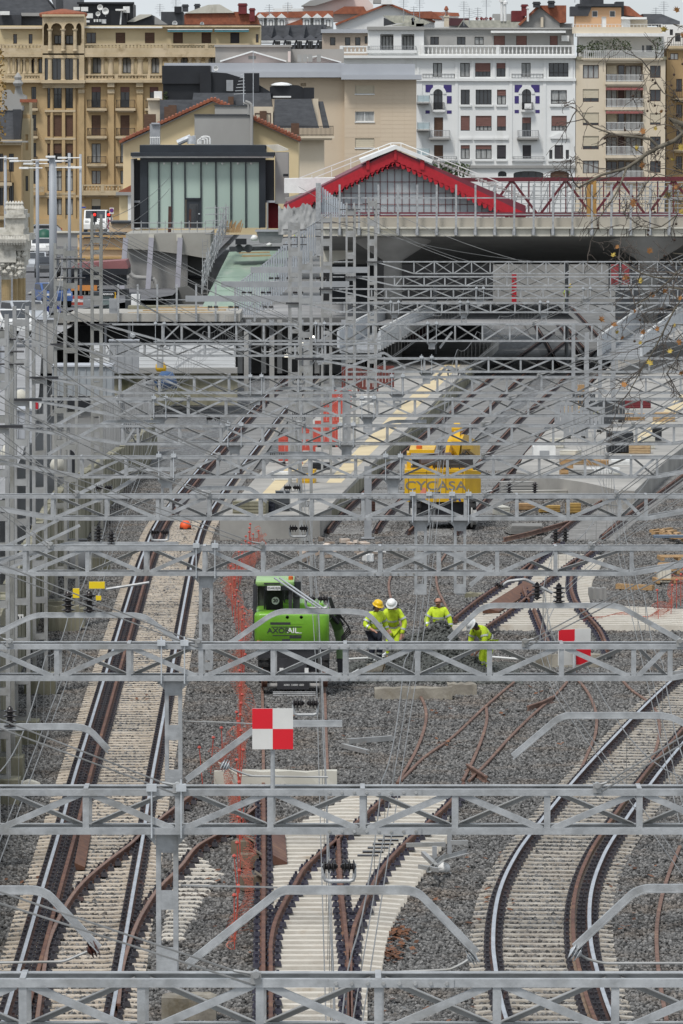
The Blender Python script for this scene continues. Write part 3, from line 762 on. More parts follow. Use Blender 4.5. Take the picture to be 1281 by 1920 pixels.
arm(t,[(962,1418),(1045,1348),(1062,1341),(1240,1341),(1264,1346),(1345,1392)],Y)
clamp(t,573,1340,Y,.30);standing(t,19,1345,Y,44)
sbar('strut','box',(P(-60,1370,Y).x,Y+.1,P(0,1370,Y).z),(P(134,1370,Y).x,Y+.1,P(0,1370,Y).z),.03,.02,M_steeld,t)
for a in (380,345): sbar('strut','cyl',P(a,1352,Y+.2),P(475,1357,Y+.2),.014,.014,M_galv2,t)
g=gy(4);t,Y=g['o'],g['Y']
drop_post(t,386,1258,Y,g['zb'])
arm(t,[(420,1214),(510,1152),(528,1146),(662,1146),(690,1150),(738,1206)],Y)
arm(t,[(-90,1228),(50,1160),(70,1153),(255,1153),(275,1158),(335,1203)],Y)
arm(t,[(842,1198),(898,1143),(918,1135),(1148,1135),(1166,1139),(1275,1200)],Y)
clamp(t,594,1140,Y,.34);standing(t,128,1128,Y,44);standing(t,168,1128,Y,44);standing(t,1007,1108,Y,34);standing(t,1048,1113,Y,40)
for x0,y0,x1,y1 in [(514,1083,598,1140),(524,1083,606,1140)]: sbar('strut','cyl',P(x0,y0,Y),P(x1,y1,Y),.03,.03,M_alu,t)
b=MB();b.path(rounded([P(185,1120,Y),P(188,1108,Y),P(198,1105,Y),P(280,1092,Y)],.03),.022,6);b.build('registration_tube',M_galv,t)
bb=MB();bb.box(P(182,1097,Y),(.24,.1,.1));bb.box(P(185,1121,Y),(.08,.08,.07));bb.box(P(143,1112,Y),(.1,.1,.14));bb.build('yellow_cap',mat('bright yellow plastic',(.75,.55,.01),(.7,.5,.01),4,.4),t)
g=gy(5);t,Y=g['o'],g['Y']
drop_post(t,789,1116,Y,g['zb'],.2);drop_post(t,863,1114,Y,g['zb'],.2)
arm(t,[(882,1098),(925,1060)],Y)
arm(t,[(-60,1066),(105,1026),(125,1020),(335,1020)],Y);standing(t,185,1000,Y,30);standing(t,209,1009,Y,30);clamp(t,300,1013,Y,.3);clamp(t,560,1006,Y,.3)
b=MB();b.path(rounded([P(940,1100,Y),P(952,1090,Y),P(985,1086,Y),P(1036,1112,Y)],.05),.03,6);b.build('registration_tube',M_galv,t)
put_ins('short',P(928,1094,Y),P(945,1100,Y),.25,M_black,t);standing(t,1042,1005,Y,26);standing(t,1060,1003,Y,26)
for a,c in [((-60,1085),(150,985)),((-60,1060),(110,975)),((-60,1100),(112,1024))]: sbar('strut','L',P(*a,Y),P(*c,Y),.05,.05,M_galv,t)
for n,posts,arms,cl,so in [
   (6,[(312,965),(737,925)],[[(200,930),(260,893)],[(330,950),(372,915),(470,915),(500,940)]],[(195,928),(548,928)],[]),
   (7,[(440,888),(650,860)],[[(455,880),(500,850),(610,850),(640,872)],[(140,930),(240,880),(330,880)]],[(250,812),(520,866)],[(955,914),(1003,914)]),
   (8,[(690,812),(300,820)],[[(90,852),(200,790),(300,790)],[(704,806),(735,790),(800,790)]],[(400,796),(560,790)],[]),
   (9,[(745,765),(480,760)],[[(470,755),(510,728),(640,728),(668,745)],[(100,800),(190,752),(290,752)]],[(285,722),(560,720)],[]),
   (10,[(800,720)],[[(815,712),(840,685),(900,720)]],[(850,705)],[]),
   (12,[(810,655),(600,680),(300,690)],[[(825,652),(848,622)],[(650,690),(720,660),(760,690)],[(330,690),(380,655),(470,655)]],[(310,655),(500,660)],[]),
   (13,[(740,612),(870,608),(1020,610)],[[(750,606),(790,590)]],[(820,592)],[]),(14,[(900,575),(1100,578)],[],[],[])]:
 g=gy(n);t,Y=g['o'],g['Y']
 for p in posts: drop_post(t,p[0],p[1],Y,g['zb'])
 for a in arms: arm(t,a,Y)
 for c in cl: clamp(t,c[0],c[1],Y,.3)
 for c in so: standing(t,c[0],c[1],Y,22)

# single masts with side arms: feeder lines on the left, and three by the slatted fence
sm=[
 ('lone dark lattice mast standing left of the ornate white pylon street',132,466,168,0,[]),
 ('weathered lattice mast in front of the cream kiosk wall',180,416,214,0,[]),
 ('thin lattice mast at the left edge of the picture',8,610,128,0,[]),
 ('tall lattice mast nearest the slatted fence with three long side arms',612,404,236,0,[(348,606,560),(415,655,533),(470,690,506)]),
 ('tall lattice mast right of the slatted fence with bright clamps',657,380,254,0,[]),
 ('tallest lattice mast in front of the round deck column',697,370,284,0,[]),
 ('lattice mast in front of the station soffit beside the stairs',553,416,218,0,[])]
for lab,px,yt,Y,z0,arms in sm:
 p=P(px,yt,Y);t=thing('lattice_mast',lab,'mast',(p.x,Y,z0),'single lattice masts')
 mast(t,p.x,Y,z0,p.z,w=.33,m=M_mast if px < 200 else M_galv2);foundation(t,p.x,Y)
 b=MB()
 for k in range(3): b.tube((p.x-.45,Y-.16,p.z-.3-k*.28),(p.x+.45,Y-.16,p.z-.3-k*.28),.025,6)
 b.build('cross_rod',M_steeld,t)
 for xa,xb,ya in arms:
  a,c=P(xa,ya,Y-.2),P(xb,ya,Y-.2);sbar('side_arm','box',a,c,.16,.24,M_grey,t)
  for f in (.2,.35,.6): clamp(t,xa+(xb-xa)*f,ya+22,Y-.3,.4)

# ------------------------------------------------------------------ wires along the tracks
def catenary(lab,path,z,y0,y1,off=0.0,mz=1.15):
 pts=[p for p in path if y0-4 < p.y < y1]
 d=(pts[1]-pts[0]).normalized()
 q=pts[0]
 while q.y > y0: q=q-d*2;pts.insert(0,q)
 pts=offset(pts,off);t=thing('overhead_line',lab,'overhead line',pts[0]+Vector((0,0,z)),'overhead lines');n=len(pts)
 wire('contact_wire',[p+Vector((-.04,0,z)) for p in pts],.0075,M_wire,t)
 wire('contact_wire',[p+Vector((.06,0,z)) for p in pts],.0075,M_wire,t)
 ys=sorted([g['Y'] for g in GD])
 def mess(p):
  lo=max([v for v in ys if v <= p.y],default=ys[0]-12);hi=min([v for v in ys if v > p.y],default=ys[-1]+12);f=min(1,max(0,(p.y-lo)/(hi-lo)))
  return p+Vector((.01,0,z+mz-.35*4*f*(1-f)))
 dense=[]
 for a,b_ in zip(pts,pts[1:]):
  k=max(1,int((b_-a).length/1.0));dense += [a.lerp(b_,i/k) for i in range(k)]
 wire('messenger_wire',[mess(p) for p in dense],.0085,M_wire,t)
 db=MB()
 for p in dense[::3]: db.tube(p+Vector((0,0,z)),mess(p),.004,4)
 db.build('droppers',M_wire,t,kind='stuff')
catenary('overhead line hanging above the long left track',T1,5.35,30,330)
catenary('overhead line above the gap left of the long left track',T1,5.35,30,200,off=-3.6)
catenary('overhead line hanging above the new white turnout and green excavator',spline([G(578,2200),G(575,1820),G(566,1568),G(548,1300),G(545,1100),G(580,1000),G(650,930)],2),5.35,30,215,off=.2)
catenary('overhead line hanging above the curved track at lower right',T2,5.35,30,150)
catenary('overhead line crossing the gravel towards the yellow crane',spline([G(760,1990),G(800,1600),G(830,1200),G(850,1000),G(935,873),G(1049,750)],2),5.35,30,300)
catenary('overhead line above the track beside the middle platform',T6,5.35,190,360)
catenary('overhead line crossing at the right over the upper turnout',spline([G(1190,1700),G(1130,1300),G(1075,1120),G(1150,960),G(1262,882)],2),5.35,40,240)
# feeders strung along the mast heads
def feeder(lab,pts,r=.011):
 w=wire('feeder_wire',[q for a,b_ in zip(pts,pts[1:]) for q in sag(a,b_,.25,8)],r,M_dwire if r > .012 else M_wire);tag(w,lab,'wire','feeder wires')
ML=[(g['ml'],g['Y']) for g in GD[:9]]
for k,(dx,z,lab) in enumerate([(-.4,10.1,'upper feeder wire strung along the left mast heads'),(.4,10.1,'second feeder wire strung along the left mast heads'),(-.45,9.5,'third feeder wire strung along the left mast heads'),(.45,9.5,'lowest feeder wire strung along the left mast heads')]):
 feeder(lab,[(x+dx,y,z) for x,y in ML[2:]]+[(-8.3,170,z+.6),(-8.2,190,z+1),(-8.6,214,z+1.2),(-9,300,z+2)])
for k,(a,c,lab) in enumerate([
   ((180,425,214),(640,655,190),'long sloping feeder from the weathered mast to the deep gantry'),((182,440,214),(560,606,188),'sloping feeder from the weathered mast ending at the gantry centre'),
   ((134,475,168),(420,645,171),'sloping feeder from the dark mast across the kiosk'),((134,490,168),(560,705,148),'sloping feeder from the dark mast down over the white roof'),
   ((72,548,147),(470,745,137),'sloping feeder from the second left mast over the grey cabinets'),((40,580,136),(430,795,123),'sloping feeder from the leftmost mast over the wall boards'),
   ((8,615,128),(410,854,112),'sloping feeder from the thin edge mast down to the crane gantry'),((-60,700,112),(392,926,99),'sloping feeder entering at the left edge above the wheel gantry'),
   ((612,412,236),(1000,490,276),'wire from the fence mast down to the farthest gantry'),((657,388,254),(880,490,276),'wire from the bright clamp mast to the farthest gantry'),((697,378,284),(980,490,276),'wire from the tallest mast across the soffit'),
   ((560,350,290),(860,490,276),'thin wire slanting across the soffit to its left end'),((470,460,240),(620,400,236),'short wire rising to the fence mast head'),
   ((190,430,214),(553,575,218),'wire spanning from the weathered mast to the mast by the stairs')]):
 feeder(lab,[P(*a),P(*c)],.014 if k < 9 else .012)
# ------------------------------------------------------------------ buildings
M_ox=mat('oxblood paint',(.17,.028,.03),(.12,.02,.022),2,.7)
M_och=mat('ochre sandstone',(.51,.37,.20),(.42,.295,.15),.35,.9,0,.15,6,c3=(.23,.165,.085),s3=.35,lo3=.52,hi3=.8,stretch=(1,1,.6))
M_ochl=mat('pale yellow render',(.60,.50,.32),(.53,.43,.26),.3,.9,c3=(.42,.34,.2),s3=.4,lo3=.6,hi3=.8)
M_ochd=mat('carved sandstone',(.54,.44,.30),(.44,.35,.22),.6,.9,0,.2,5,c3=(.27,.2,.11),s3=.8,lo3=.55,hi3=.75)
M_slate=mat('slate roof',(.105,.11,.12),(.07,.074,.082),1.2,.6,0,.2,6,stretch=(1,1,3))
M_slated=mat('dark slate',(.05,.052,.058),(.032,.034,.038),1.0,.6)
M_blackclad=mat('black cladding',(.018,.02,.024),(.012,.013,.016),.5,.5)
M_tile=mat('terracotta roof tiles',(.31,.105,.055),(.21,.07,.04),2.5,.85,0,.4,8,c3=(.17,.085,.06),s3=.8,lo3=.55,hi3=.75)
M_cream=mat('cream render',(.67,.55,.34),(.61,.49,.29),.2,.9)
M_beige=mat('beige panels',(.56,.46,.34),(.53,.43,.315),.4,.85)
M_crw=mat('stained cream render',(.64,.56,.44),(.56,.48,.36),.25,.9,c3=(.34,.30,.24),s3=.25,lo3=.58,hi3=.8,stretch=(1,1,.35))
M_greyw=mat('grey render',(.33,.325,.31),(.28,.275,.26),.3,.9,c3=(.22,.22,.21),s3=.3,lo3=.58,hi3=.8,stretch=(1,1,.4))
M_zincb=mat('pale zinc band',(.40,.415,.44),(.36,.375,.40),.3,.5)
M_brownf=mat('brown frame',(.07,.03,.022),(.05,.022,.016),3,.6)
M_darkf=mat('dark frame',(.03,.027,.026),(.02,.018,.018),3,.6)
M_shut=mat('red brown shutter',(.19,.095,.08),(.15,.075,.062),2,.7,stretch=(1,1,8))
M_shutg=mat('dark shutter',(.05,.045,.05),(.035,.032,.036),2,.7,stretch=(1,1,8))
M_shutc=mat('cream blind',(.56,.50,.38),(.5,.44,.33),2,.7,stretch=(1,1,8))
M_shutb=mat('brown louvre',(.12,.065,.04),(.08,.042,.026),2,.7,stretch=(1,1,8))
M_curt=mat('net curtain',(.42,.43,.42),(.22,.225,.22),6,.8,stretch=(3,1,.2))
M_iron=mat('wrought iron',(.022,.021,.022),(.015,.015,.016),3,.6)
M_blue=mat('violet blue tiles',(.055,.038,.17),(.04,.028,.13),4,.4)
M_teal=mat('teal awning',(.07,.25,.30),(.05,.2,.24),2,.7)

def px2(x0,x1,y0,y1,Y):
 a=P(x0,y1,Y);b=P(x1,y0,Y);return a.x,b.x,a.z,b.z     # left, right, bottom, top
def facade(parent,Y,x0,x1,y0,y1,ops,m,name='wall',dep=.28,back=9.0):
 """front wall with real openings and reveals, closed behind by a box"""
 L_,R_,B_,T_=px2(x0,x1,y0,y1,Y);oo=[px2(*o,Y) for o in ops]
 oo=[(max(a,L_),min(b,R_),max(c,B_),min(d,T_)) for a,b,c,d in oo]
 xs=sorted(set([L_,R_]+[v for o in oo for v in o[:2]]));zs=sorted(set([B_,T_]+[v for o in oo for v in o[2:]]))
 b=MB();idx={}
 def V(i,k):
  if (i,k) not in idx: idx[(i,k)]=len(b.v);b.v.append((xs[i],Y,zs[k]))
  return idx[(i,k)]
 for i in range(len(xs)-1):
  for k in range(len(zs)-1):
   cx_,cz_=(xs[i]+xs[i+1])/2,(zs[k]+zs[k+1])/2
   if any(a < cx_ < q and c < cz_ < d for a,q,c,d in oo): continue
   b.f.append([V(i,k),V(i+1,k),V(i+1,k+1),V(i,k+1)]);b.m.append(0)
 for a,q,c,d in oo:
  e=Y+dep
  b.add([(a,Y,c),(q,Y,c),(q,Y,d),(a,Y,d),(a,e,c),(q,e,c),(q,e,d),(a,e,d)],[(0,1,5,4),(1,2,6,5),(2,3,7,6),(3,0,4,7)])
 e=Y+back;i0=Y+dep+.05
 b.add([(L_,Y,B_),(L_,Y,T_),(L_,e,B_),(L_,e,T_),(R_,Y,B_),(R_,Y,T_),(R_,e,B_),(R_,e,T_)],[(0,1,3,2),(4,6,7,5),(2,3,7,6),(1,5,7,3)])
 b.add([(L_,i0,B_),(R_,i0,B_),(R_,i0,T_),(L_,i0,T_)],[(0,1,2,3)])
 return b.build(name,m,parent)
def window(parent,x0,x1,y0,y1,Y,fr=None,mull=1,blind=None,frac=0.0,pane=None,rec=.17,name='window',trans=None):
 fr=fr or M_darkf;L_,R_,B_,T_=px2(x0,x1,y0,y1,Y);y=Y+rec;w=.06
 b=MB()
 for a,c in (((L_,B_),(R_,B_+w)),((L_,T_-w),(R_,T_)),((L_,B_+w),(L_+w,T_-w)),((R_-w,B_+w),(R_,T_-w))):
  b.lohi((a[0],y-.03,a[1]),(c[0],y+.03,c[1]))
 for k in range(mull):
  xm=L_+(R_-L_)*(k+1)/(mull+1);b.lohi((xm-.035,y-.028,B_+w),(xm+.035,y+.028,T_-w))
 if trans: zt=B_+(T_-B_)*trans;b.lohi((L_+w,y-.026,zt-.03),(R_-w,y+.026,zt+.03))
 o=b.build(name,fr,parent)
 g=MB();g.quad((L_+.02,y+.04,B_+.02),(R_-.02,y+.04,B_+.02),(R_-.02,y+.04,T_-.02),(L_+.02,y+.04,T_-.02));g.build('pane',pane or M_glass,o)
 if blind is not None:
  s=MB();n=max(3,int((T_-B_)*frac/.16));h=(T_-B_)*frac/n
  for k in range(n): s.lohi((L_+.03,y-.075,T_-(k+1)*h+.012),(R_-.03,y-.045,T_-k*h))
  s.lohi((L_+.03,y-.06,T_-(T_-B_)*frac),(R_-.03,y-.04,T_));s.build('blind',blind,o)
 return o
def ledge(parent,x0,x1,y0,y1,Y,out,m,name='ledge'):
 L_,R_,B_,T_=px2(x0,x1,y0,y1,Y);b=MB();b.lohi((L_,Y-out,B_),(R_,Y-.003,T_));return b.build(name,m,parent)
def balcony(parent,x0,x1,y0,y1,Y,out=.8,slab=.22,m=None,rail=None,sm=None,bars=14,solid=False):
 L_,R_,B_,T_=px2(x0,x1,y0,y1,Y);m=m or M_iron
 s=MB();s.lohi((L_-.1,Y-out,B_-slab),(R_+.1,Y-.003,B_));s.lohi((L_+.1,Y-out*.7,B_-slab-.16),(R_-.1,Y-.003,B_-slab-.003))
 bo=s.build('balcony',sm or M_ochd,parent)
 r=MB();y=Y-out+.06
 for z in (T_-.03,B_+.1): r.lohi((L_,y-.02,z-.022),(R_,y+.02,z+.022));r.lohi((L_-.02,y,z-.02),(L_+.02,Y-.01,z+.02));r.lohi((R_-.02,y,z-.02),(R_+.02,Y-.01,z+.02))
 for k in range(bars+1):
  x=L_+(R_-L_)*k/bars;r.lohi((x-.018,y-.015,B_),(x+.018,y+.015,T_))
 for k in range(4):
  yy=y+(Y-y)*k/4
  for x in (L_,R_): r.lohi((x-.015,yy-.015,B_),(x+.015,yy+.015,T_))
 if solid: r.lohi((L_,y+.02,B_+.12),(R_,y+.03,T_-.1))
 r.build('railing',m,bo);return bo
def balustrade(parent,x0,x1,y0,y1,Y,out,m,pitch=.28,pier=3.2):
 L_,R_,B_,T_=px2(x0,x1,y0,y1,Y);b=MB();y=Y-out;h=T_-B_
 b.lohi((L_,y-.14,T_-.14),(R_,y+.14,T_));b.lohi((L_,y-.15,B_),(R_,y+.15,B_+.16))
 x=L_+pitch/2
 while x < R_:
  b.lathe((x,y,B_+.16),[(.05,0),(.095,(h-.3)*.3),(.05,(h-.3)*.65),(.075,h-.3)],6);x += pitch
 o=b.build('balustrade',m,parent,kind='stuff')
 x=L_;n=max(1,round((R_-L_)/pier))
 p=MB()
 for k in range(n+1): xx=L_+(R_-L_)*k/n;p.lohi((xx-.17,y-.17,B_),(xx+.17,y+.17,T_+.02))
 p.build('balustrade_piers',m,parent,kind='stuff');return o
def column(parent,x,y0,y1,Y,r,m,name='column'):
 a=P(x,y1,Y);c=P(x,y0,Y);h=c.z-a.z;b=MB()
 b.lathe((a.x,Y,a.z),[(r*1.35,0),(r*1.35,.12),(r,.18),(r*.88,h-.28),(r*.95,h-.25),(r*1.45,h-.08),(r*1.45,h)],10);return b.build(name,m,parent)
def arch_fill(parent,x0,x1,ytop,yspring,Y,m,dep=.28,name='arch'):
 """the masonry between a round arch and the square head of its opening"""
 L_,R_,B_,T_=px2(x0,x1,ytop,yspring,Y);cx_=(L_+R_)/2;rx=(R_-L_)/2;rz=(T_-B_)*.96;b=MB();n=8
 for s in (-1,1):
  arc=[(cx_+s*rx*math.cos(k/n*math.pi/2),B_+rz*math.sin(k/n*math.pi/2)) for k in range(n+1)]
  poly=arc+[(cx_,T_-.001)]+[(cx_+s*rx,T_-.001)]
  b.prism([(x,Y-.004,z) for x,z in poly],(0,dep,0))
 return b.build(name,m,parent)
def block(parent,x0,x1,y0,y1,Y,dep,m,name='wall'):
 L_,R_,B_,T_=px2(x0,x1,y0,y1,Y);b=MB();b.lohi((L_,Y,B_),(R_,Y+dep,T_));return b.build(name,m,parent)
def poly(parent,pts,Y,dep,m,name='wall'):
 b=MB();b.prism([P(x,y,Y) for x,y in pts],(0,dep,0));return b.build(name,m,parent)
def bld(lab,x,Y,z=None,group='city buildings'):
 p=P(x,440,Y);return thing('building',lab,'building',(p.x,Y,0 if z is None else z),group)
def chimney(parent,x0,x1,y0,y1,Y,m,cap=True):
 L_,R_,B_,T_=px2(x0,x1,y0,y1,Y);b=MB();b.lohi((L_,Y,B_),(R_,Y+(R_-L_),T_));
 if cap: b.lohi((L_-.08,Y-.08,T_-.25),(R_+.08,Y+(R_-L_)+.08,T_-.12))
 return b.build('chimney',m,parent)
def antenna(x,yb,yt,Y,lab,kind=0):
 a,c=P(x,yb,Y),P(x,yt,Y);b=MB();b.tube(a,c,.035,5);h=c.z-a.z
 for k in range(5): z=c.z-.12-k*.22;w=.35+.12*(k % 3);b.tube((c.x-w,Y-.3+k*.12,z),(c.x+w,Y-.3+k*.12,z),.016,4)
 b.tube((c.x,Y-.5,c.z-.3),(c.x,Y+.5,c.z-.3),.02,4)
 return tag(b.build('roof_antenna',M_grey),lab,'antenna','rooftop antennas')
def dish(x,y,r,Y,lab):
 c=P(x,y,Y);b=MB();q=r/PXM(Y)
 b.lathe(c,[(0.02,.16),(q*.6,.05),(q,-.12),(q*.96,-.13),(q*.55,.02),(.01,.1)],14,'Y');b.tube(c+Vector((0,.1,0)),c+Vector((0,.25,-q*1.6)),.04,6);b.tube(c,c+Vector((0,-q*.8,-.1)),.02,4)
 return tag(b.build('satellite_dish',M_paint_w,None,True),lab,'dish','rooftop dishes')

# --- white block with violet tiles
Y=600.0;w=bld('white apartment block with violet blue tiles round its arched windows',860,Y)
wins=[]
for xs,y0,y1,kw in [
   ([(812,829),(978,995)],118,144,dict(pane=M_curt)),([(863,881)],118,144,dict(pane=M_curt)),([(891,920)],118,144,dict(blind=M_shut,frac=.62,mull=3)),([(931,948)],118,144,dict(blind=M_shut,frac=.4)),([(1029,1066)],118,144,dict(mull=3,trans=.3)),
   ([(864,881)],168,196,{}),([(892,922)],168,196,dict(mull=3)),([(932,949)],168,196,dict(blind=M_shut,frac=.4,pane=M_curt)),([(1033,1063)],169,195,dict(pane=M_curt,mull=1,trans=.28)),
   ([(814,831)],220,257,dict(blind=M_shutb,frac=.97)),([(864,881)],217,245,dict(blind=M_shut,frac=.95)),([(892,922)],217,245,dict(blind=M_shut,frac=.7,pane=M_curt,mull=3)),([(932,949)],217,245,dict(blind=M_shut,frac=.72)),([(979,996)],220,256,dict(blind=M_shut,frac=.3)),([(1034,1063)],217,245,dict(blind=M_shut,frac=.68,pane=M_curt,mull=3)),
   ([(814,831)],272,300,dict(blind=M_shutb,frac=.9)),([(864,881)],272,298,dict(blind=M_shut,frac=.25,pane=M_curt)),([(892,922)],272,298,dict(blind=M_shut,frac=.3,pane=M_curt,mull=2)),([(932,949)],272,298,dict(blind=M_shutg,frac=.85)),([(980,996)],272,298,dict(blind=M_shutg,frac=.95)),([(1040,1056)],272,298,dict(blind=M_shutg,frac=.95)),([(1030,1036),(1061,1067)],281,298,dict(mull=0)),
   ([(813,830),(979,996)],166,205,dict(trans=.7)),([(934,950)],321,331,{}),([(963,1019)],321,340,dict(mull=3,pane=M_glass)),([(1032,1067)],320,340,dict(blind=M_shutb,frac=.9))]:
 for a,c in xs: wins.append((a,c,y0,y1,kw))
facade(w,Y,642,1079,107,445,[x[:4] for x in wins],M_white_wall)
for a,c,y0,y1,kw in wins: window(w,a,c,y0,y1,Y,**kw)
for a,c in ((813,830),(979,996)): arch_fill(w,a,c,166,174,Y,M_white_wall)
for a,c in ((963,1019),(1032,1067),(934,950)): arch_fill(w,a,c,320.5,326,Y,M_white_wall)
for cx0 in (821.5,987.5):
 b=MB()
 for k in range(10):
  t0,t1=math.pi*k/10,math.pi*(k+1)/10;c=P(cx0,176,Y);s=PXM(Y)
  ro,ri=15.5/s,9/s;b.prism([(c.x+r*math.cos(t),Y-.003,c.z+r*math.sin(t)) for r,t in ((ri,t0),(ro,t0),(ro,t1),(ri,t1))],(0,-.09,0))
 b.build('arch_moulding',M_white_wall,w)
for x0,x1,y0,y1 in [(798,812,159,173),(832,847,159,173),(838,847,180,194),(798,806,207,213),(838,847,207,213),(965,979,159,173),(996,1012,159,173),(965,973,180,194),(1004,1012,180,194),(965,973,206,212),(1004,1012,206,212)]:
 ledge(w,x0,x1,y0,y1,Y,.03,M_blue,'tile_panel')
ledge(w,640,1080,104,109,Y,.7,M_white_wall,'cornice');ledge(w,640,1080,147,152,Y,.25,M_white_wall,'cornice');ledge(w,780,1080,310,315,Y,.3,M_greyw,'cornice')
for x in (784,856,886,926,952,1022,1072): ledge(w,x-2.5,x+2.5,109,147,Y,.1,M_white_wall,'pilaster')
for x0,x1 in ((779,792),(853,859),(955,961),(1018,1024),(1073,1079)): ledge(w,x0,x1,152,310,Y,.08,M_white_wall,'pilaster')
for x0,x1,y in [(862,884,196),(890,925,196),(930,951,196),(1031,1066,196),(861,885,258),(888,926,258),(928,953,258),(862,884,298.5),(890,925,298.5),(930,951,298.5),(1028,1070,298.5),(960,1020,298.5)]: ledge(w,x0,x1,y,y+4,Y,.2,M_white_wall,'sill')
poly(w,[(1032,260),(1067,260),(1067,257),(1049.5,249),(1032,257)],Y-.25,.24,M_white_wall,'pediment')
balcony(w,806,843,244,258,Y,.9,.2,sm=M_greyw,m=M_grey);balcony(w,971,1009,244,258,Y,.9,.2,sm=M_greyw,m=M_grey);balcony(w,813,833,192,206,Y,.5,.2,sm=M_white_wall);balcony(w,979,999,192,206,Y,.5,.2,sm=M_white_wall)
for a,c,y in ((793,852,138),(960,1018,138)): balcony(w,a,c,y,147,Y,.12,.05,m=M_grey,sm=M_white_wall,bars=10)
for a,c in ((788,856),(962,1020)): balcony(w,a,c,293,299,Y,.3,.12,m=M_grey,sm=M_white_wall,bars=22)
balustrade(w,792,1075,85,104,Y,.3,M_paint_w,.42,7.0)
# attic storey and terrace pavilion
wins=[(843+0,853,69,84,{}),(848+9,873,69,84,{}),(890,907,69,84,dict(pane=M_curt)),(926,947,67,85,dict(blind=M_shut,frac=1)),(968,988,67,85,dict(blind=M_shut,frac=1)),(1031,1046,67,85,dict(blind=M_shut,frac=1))][1:]
wins=[(807,823,69,84,{}),]+wins
facade(w,Y+2.5,795,1076,54,106,[x[:4] for x in wins],M_greyw,back=6)
for a,c,y0,y1,kw in wins: window(w,a,c,y0,y1,Y+2.5,**kw)
ledge(w,920,1060,58,62,Y+2.5,1.6,M_paint_w,'canopy');ledge(w,795,1078,52,55,Y+2.5,.4,M_greyw,'parapet')
wins=[(713,738,64,94,dict(pane=M_curt,mull=2)),(753,777,64,94,dict(pane=M_curt,mull=2))]
facade(w,Y-.1,690,795,52,106,[x[:4] for x in wins],M_white_wall,dep=1.2,back=6)
for a,c,y0,y1,kw in wins: window(w,a+4,c-2,y0+3,y1,Y-.1,rec=1.0,**kw)
ledge(w,688,797,50,56,Y-.1,.4,M_greyw,'cornice');balcony(w,690,780,86,94,Y-.12,.3,.3,m=M_grey,sm=M_white_wall,bars=24)
wins=[(619,629,70,85,dict(mull=0)),(647,657,70,85,dict(mull=0)),(666,676,70,85,dict(mull=0)),(684,689,68,82,dict(mull=0))]
facade(w,Y+2,604,690,60,120,[x[:4] for x in wins],mat('taupe render',(.42,.35,.29),(.37,.31,.25),.4,.9),back=6)
for a,c,y0,y1,kw in wins: window(w,a,c,y0,y1,Y+2,**kw)
ledge(w,602,692,55,62,Y+2,.6,M_zincb,'parapet');balustrade(w,640,690,86,100,Y,.1,M_paint_w,.42,4)
for x in (815,985):
 c=P(x+(9 if x < 900 else 5),199,Y-.75);b=MB();b.box(c,(.7,.3,.55));b.lathe(c+Vector((0,-.16,0)),[(.2,0),(.2,-.03),(.05,-.03)],10,'Y')
 if x > 900: tag(b.build('air_conditioner',M_paint_w),'white air conditioner standing on a small balcony of the white block','air conditioner')
c=P(1060,72,Y+2.2);b=MB();b.box(c,(.8,.35,.6));b.lathe(c+Vector((-.1,-.18,0)),[(.22,0),(.22,-.03),(.05,-.03)],10,'Y');tag(b.build('air_conditioner',M_paint_w),'white air conditioner on the attic wall of the white block','air conditioner')
# frosted glass balconies at its left edge
for y in (178,229,278):
 balcony(w,783,805,y,y+14,Y-.05,1.2,.12,m=mat('frosted balcony glass',(.42,.50,.52),(.36,.44,.46),1,.2),sm=M_greyw,bars=2,solid=True)

# --- cream block at the right
w=bld('cream apartment block with deep white railed balconies and a planted roof terrace',1160,Y)
rows=[(122,147),(167,191),(211,235),(255,280),(301,325)]
wins=[];kws=[dict(fr=M_brownf,mull=2,pane=M_curt),dict(fr=M_brownf,blind=M_shutc,frac=.7),dict(fr=M_brownf,blind=M_shutc,frac=.8),dict(fr=M_brownf,blind=M_shutc,frac=.75),dict(fr=M_brownf,mull=2,pane=M_curt)]
for (y0,y1),kw in zip(rows,kws): wins.append((1093,1123,y0,y1,kw));wins.append((1219,1239,y0+1,y1-1,dict(fr=M_brownf) if y0 != 211 else dict(fr=M_brownf,blind=M_shutc,frac=.8)))
rec=[(1136,1206,a,c) for a,c in [(118,156),(163,204),(207,248),(252,294),(298,340)]]
facade(w,Y,1079,1248,108,445,[x[:4] for x in wins],M_crw) if False else None
facade(w,Y,1079,1248,108,445,[x[:4] for x in wins]+rec,M_crw,dep=1.3)
for a,c,y0,y1,kw in wins: window(w,a,c,y0,y1,Y,**kw)
for i,(a,c,y0,y1) in enumerate(rec):
 window(w,1138,1158,y0+5,y1-2,Y,fr=M_brownf,rec=1.2,pane=M_curt if i % 2 else M_glass,blind=M_shutc if i in (0,2) else None,frac=.5);window(w,1160,1172,y0+4,y1-2,Y,fr=M_brownf,rec=1.2,mull=0,pane=M_glass if i % 2 == 0 else M_brownf);window(w,1174,1204,y0+5,y1-2,Y,fr=M_brownf,rec=1.2,mull=2,pane=M_curt)
 balcony(w,1136,1206,y0+22,y1-3,Y+.1,.5,.3,m=M_paint_w,sm=M_crw,bars=30)
 b=MB();L_,R_,B_,T_=px2(1136,1206,y0+1,y0+6,Y)
 for k in range(18): xx=L_+(R_-L_)*k/18;b.lohi((xx,Y-.5,B_),(xx+(R_-L_)/18-.01,Y-.45,T_-.05*(k % 2)))
 if i in (1,2): b.build('awning',mat('dusty red awning',(.34,.12,.11),(.25,.09,.085),2,.8),w)
ledge(w,1078,1250,106,112,Y,.3,M_concold,'cornice');balcony(w,1092,1241,95,109,Y,.4,.15,m=M_paint_w,sm=M_crw,bars=40)
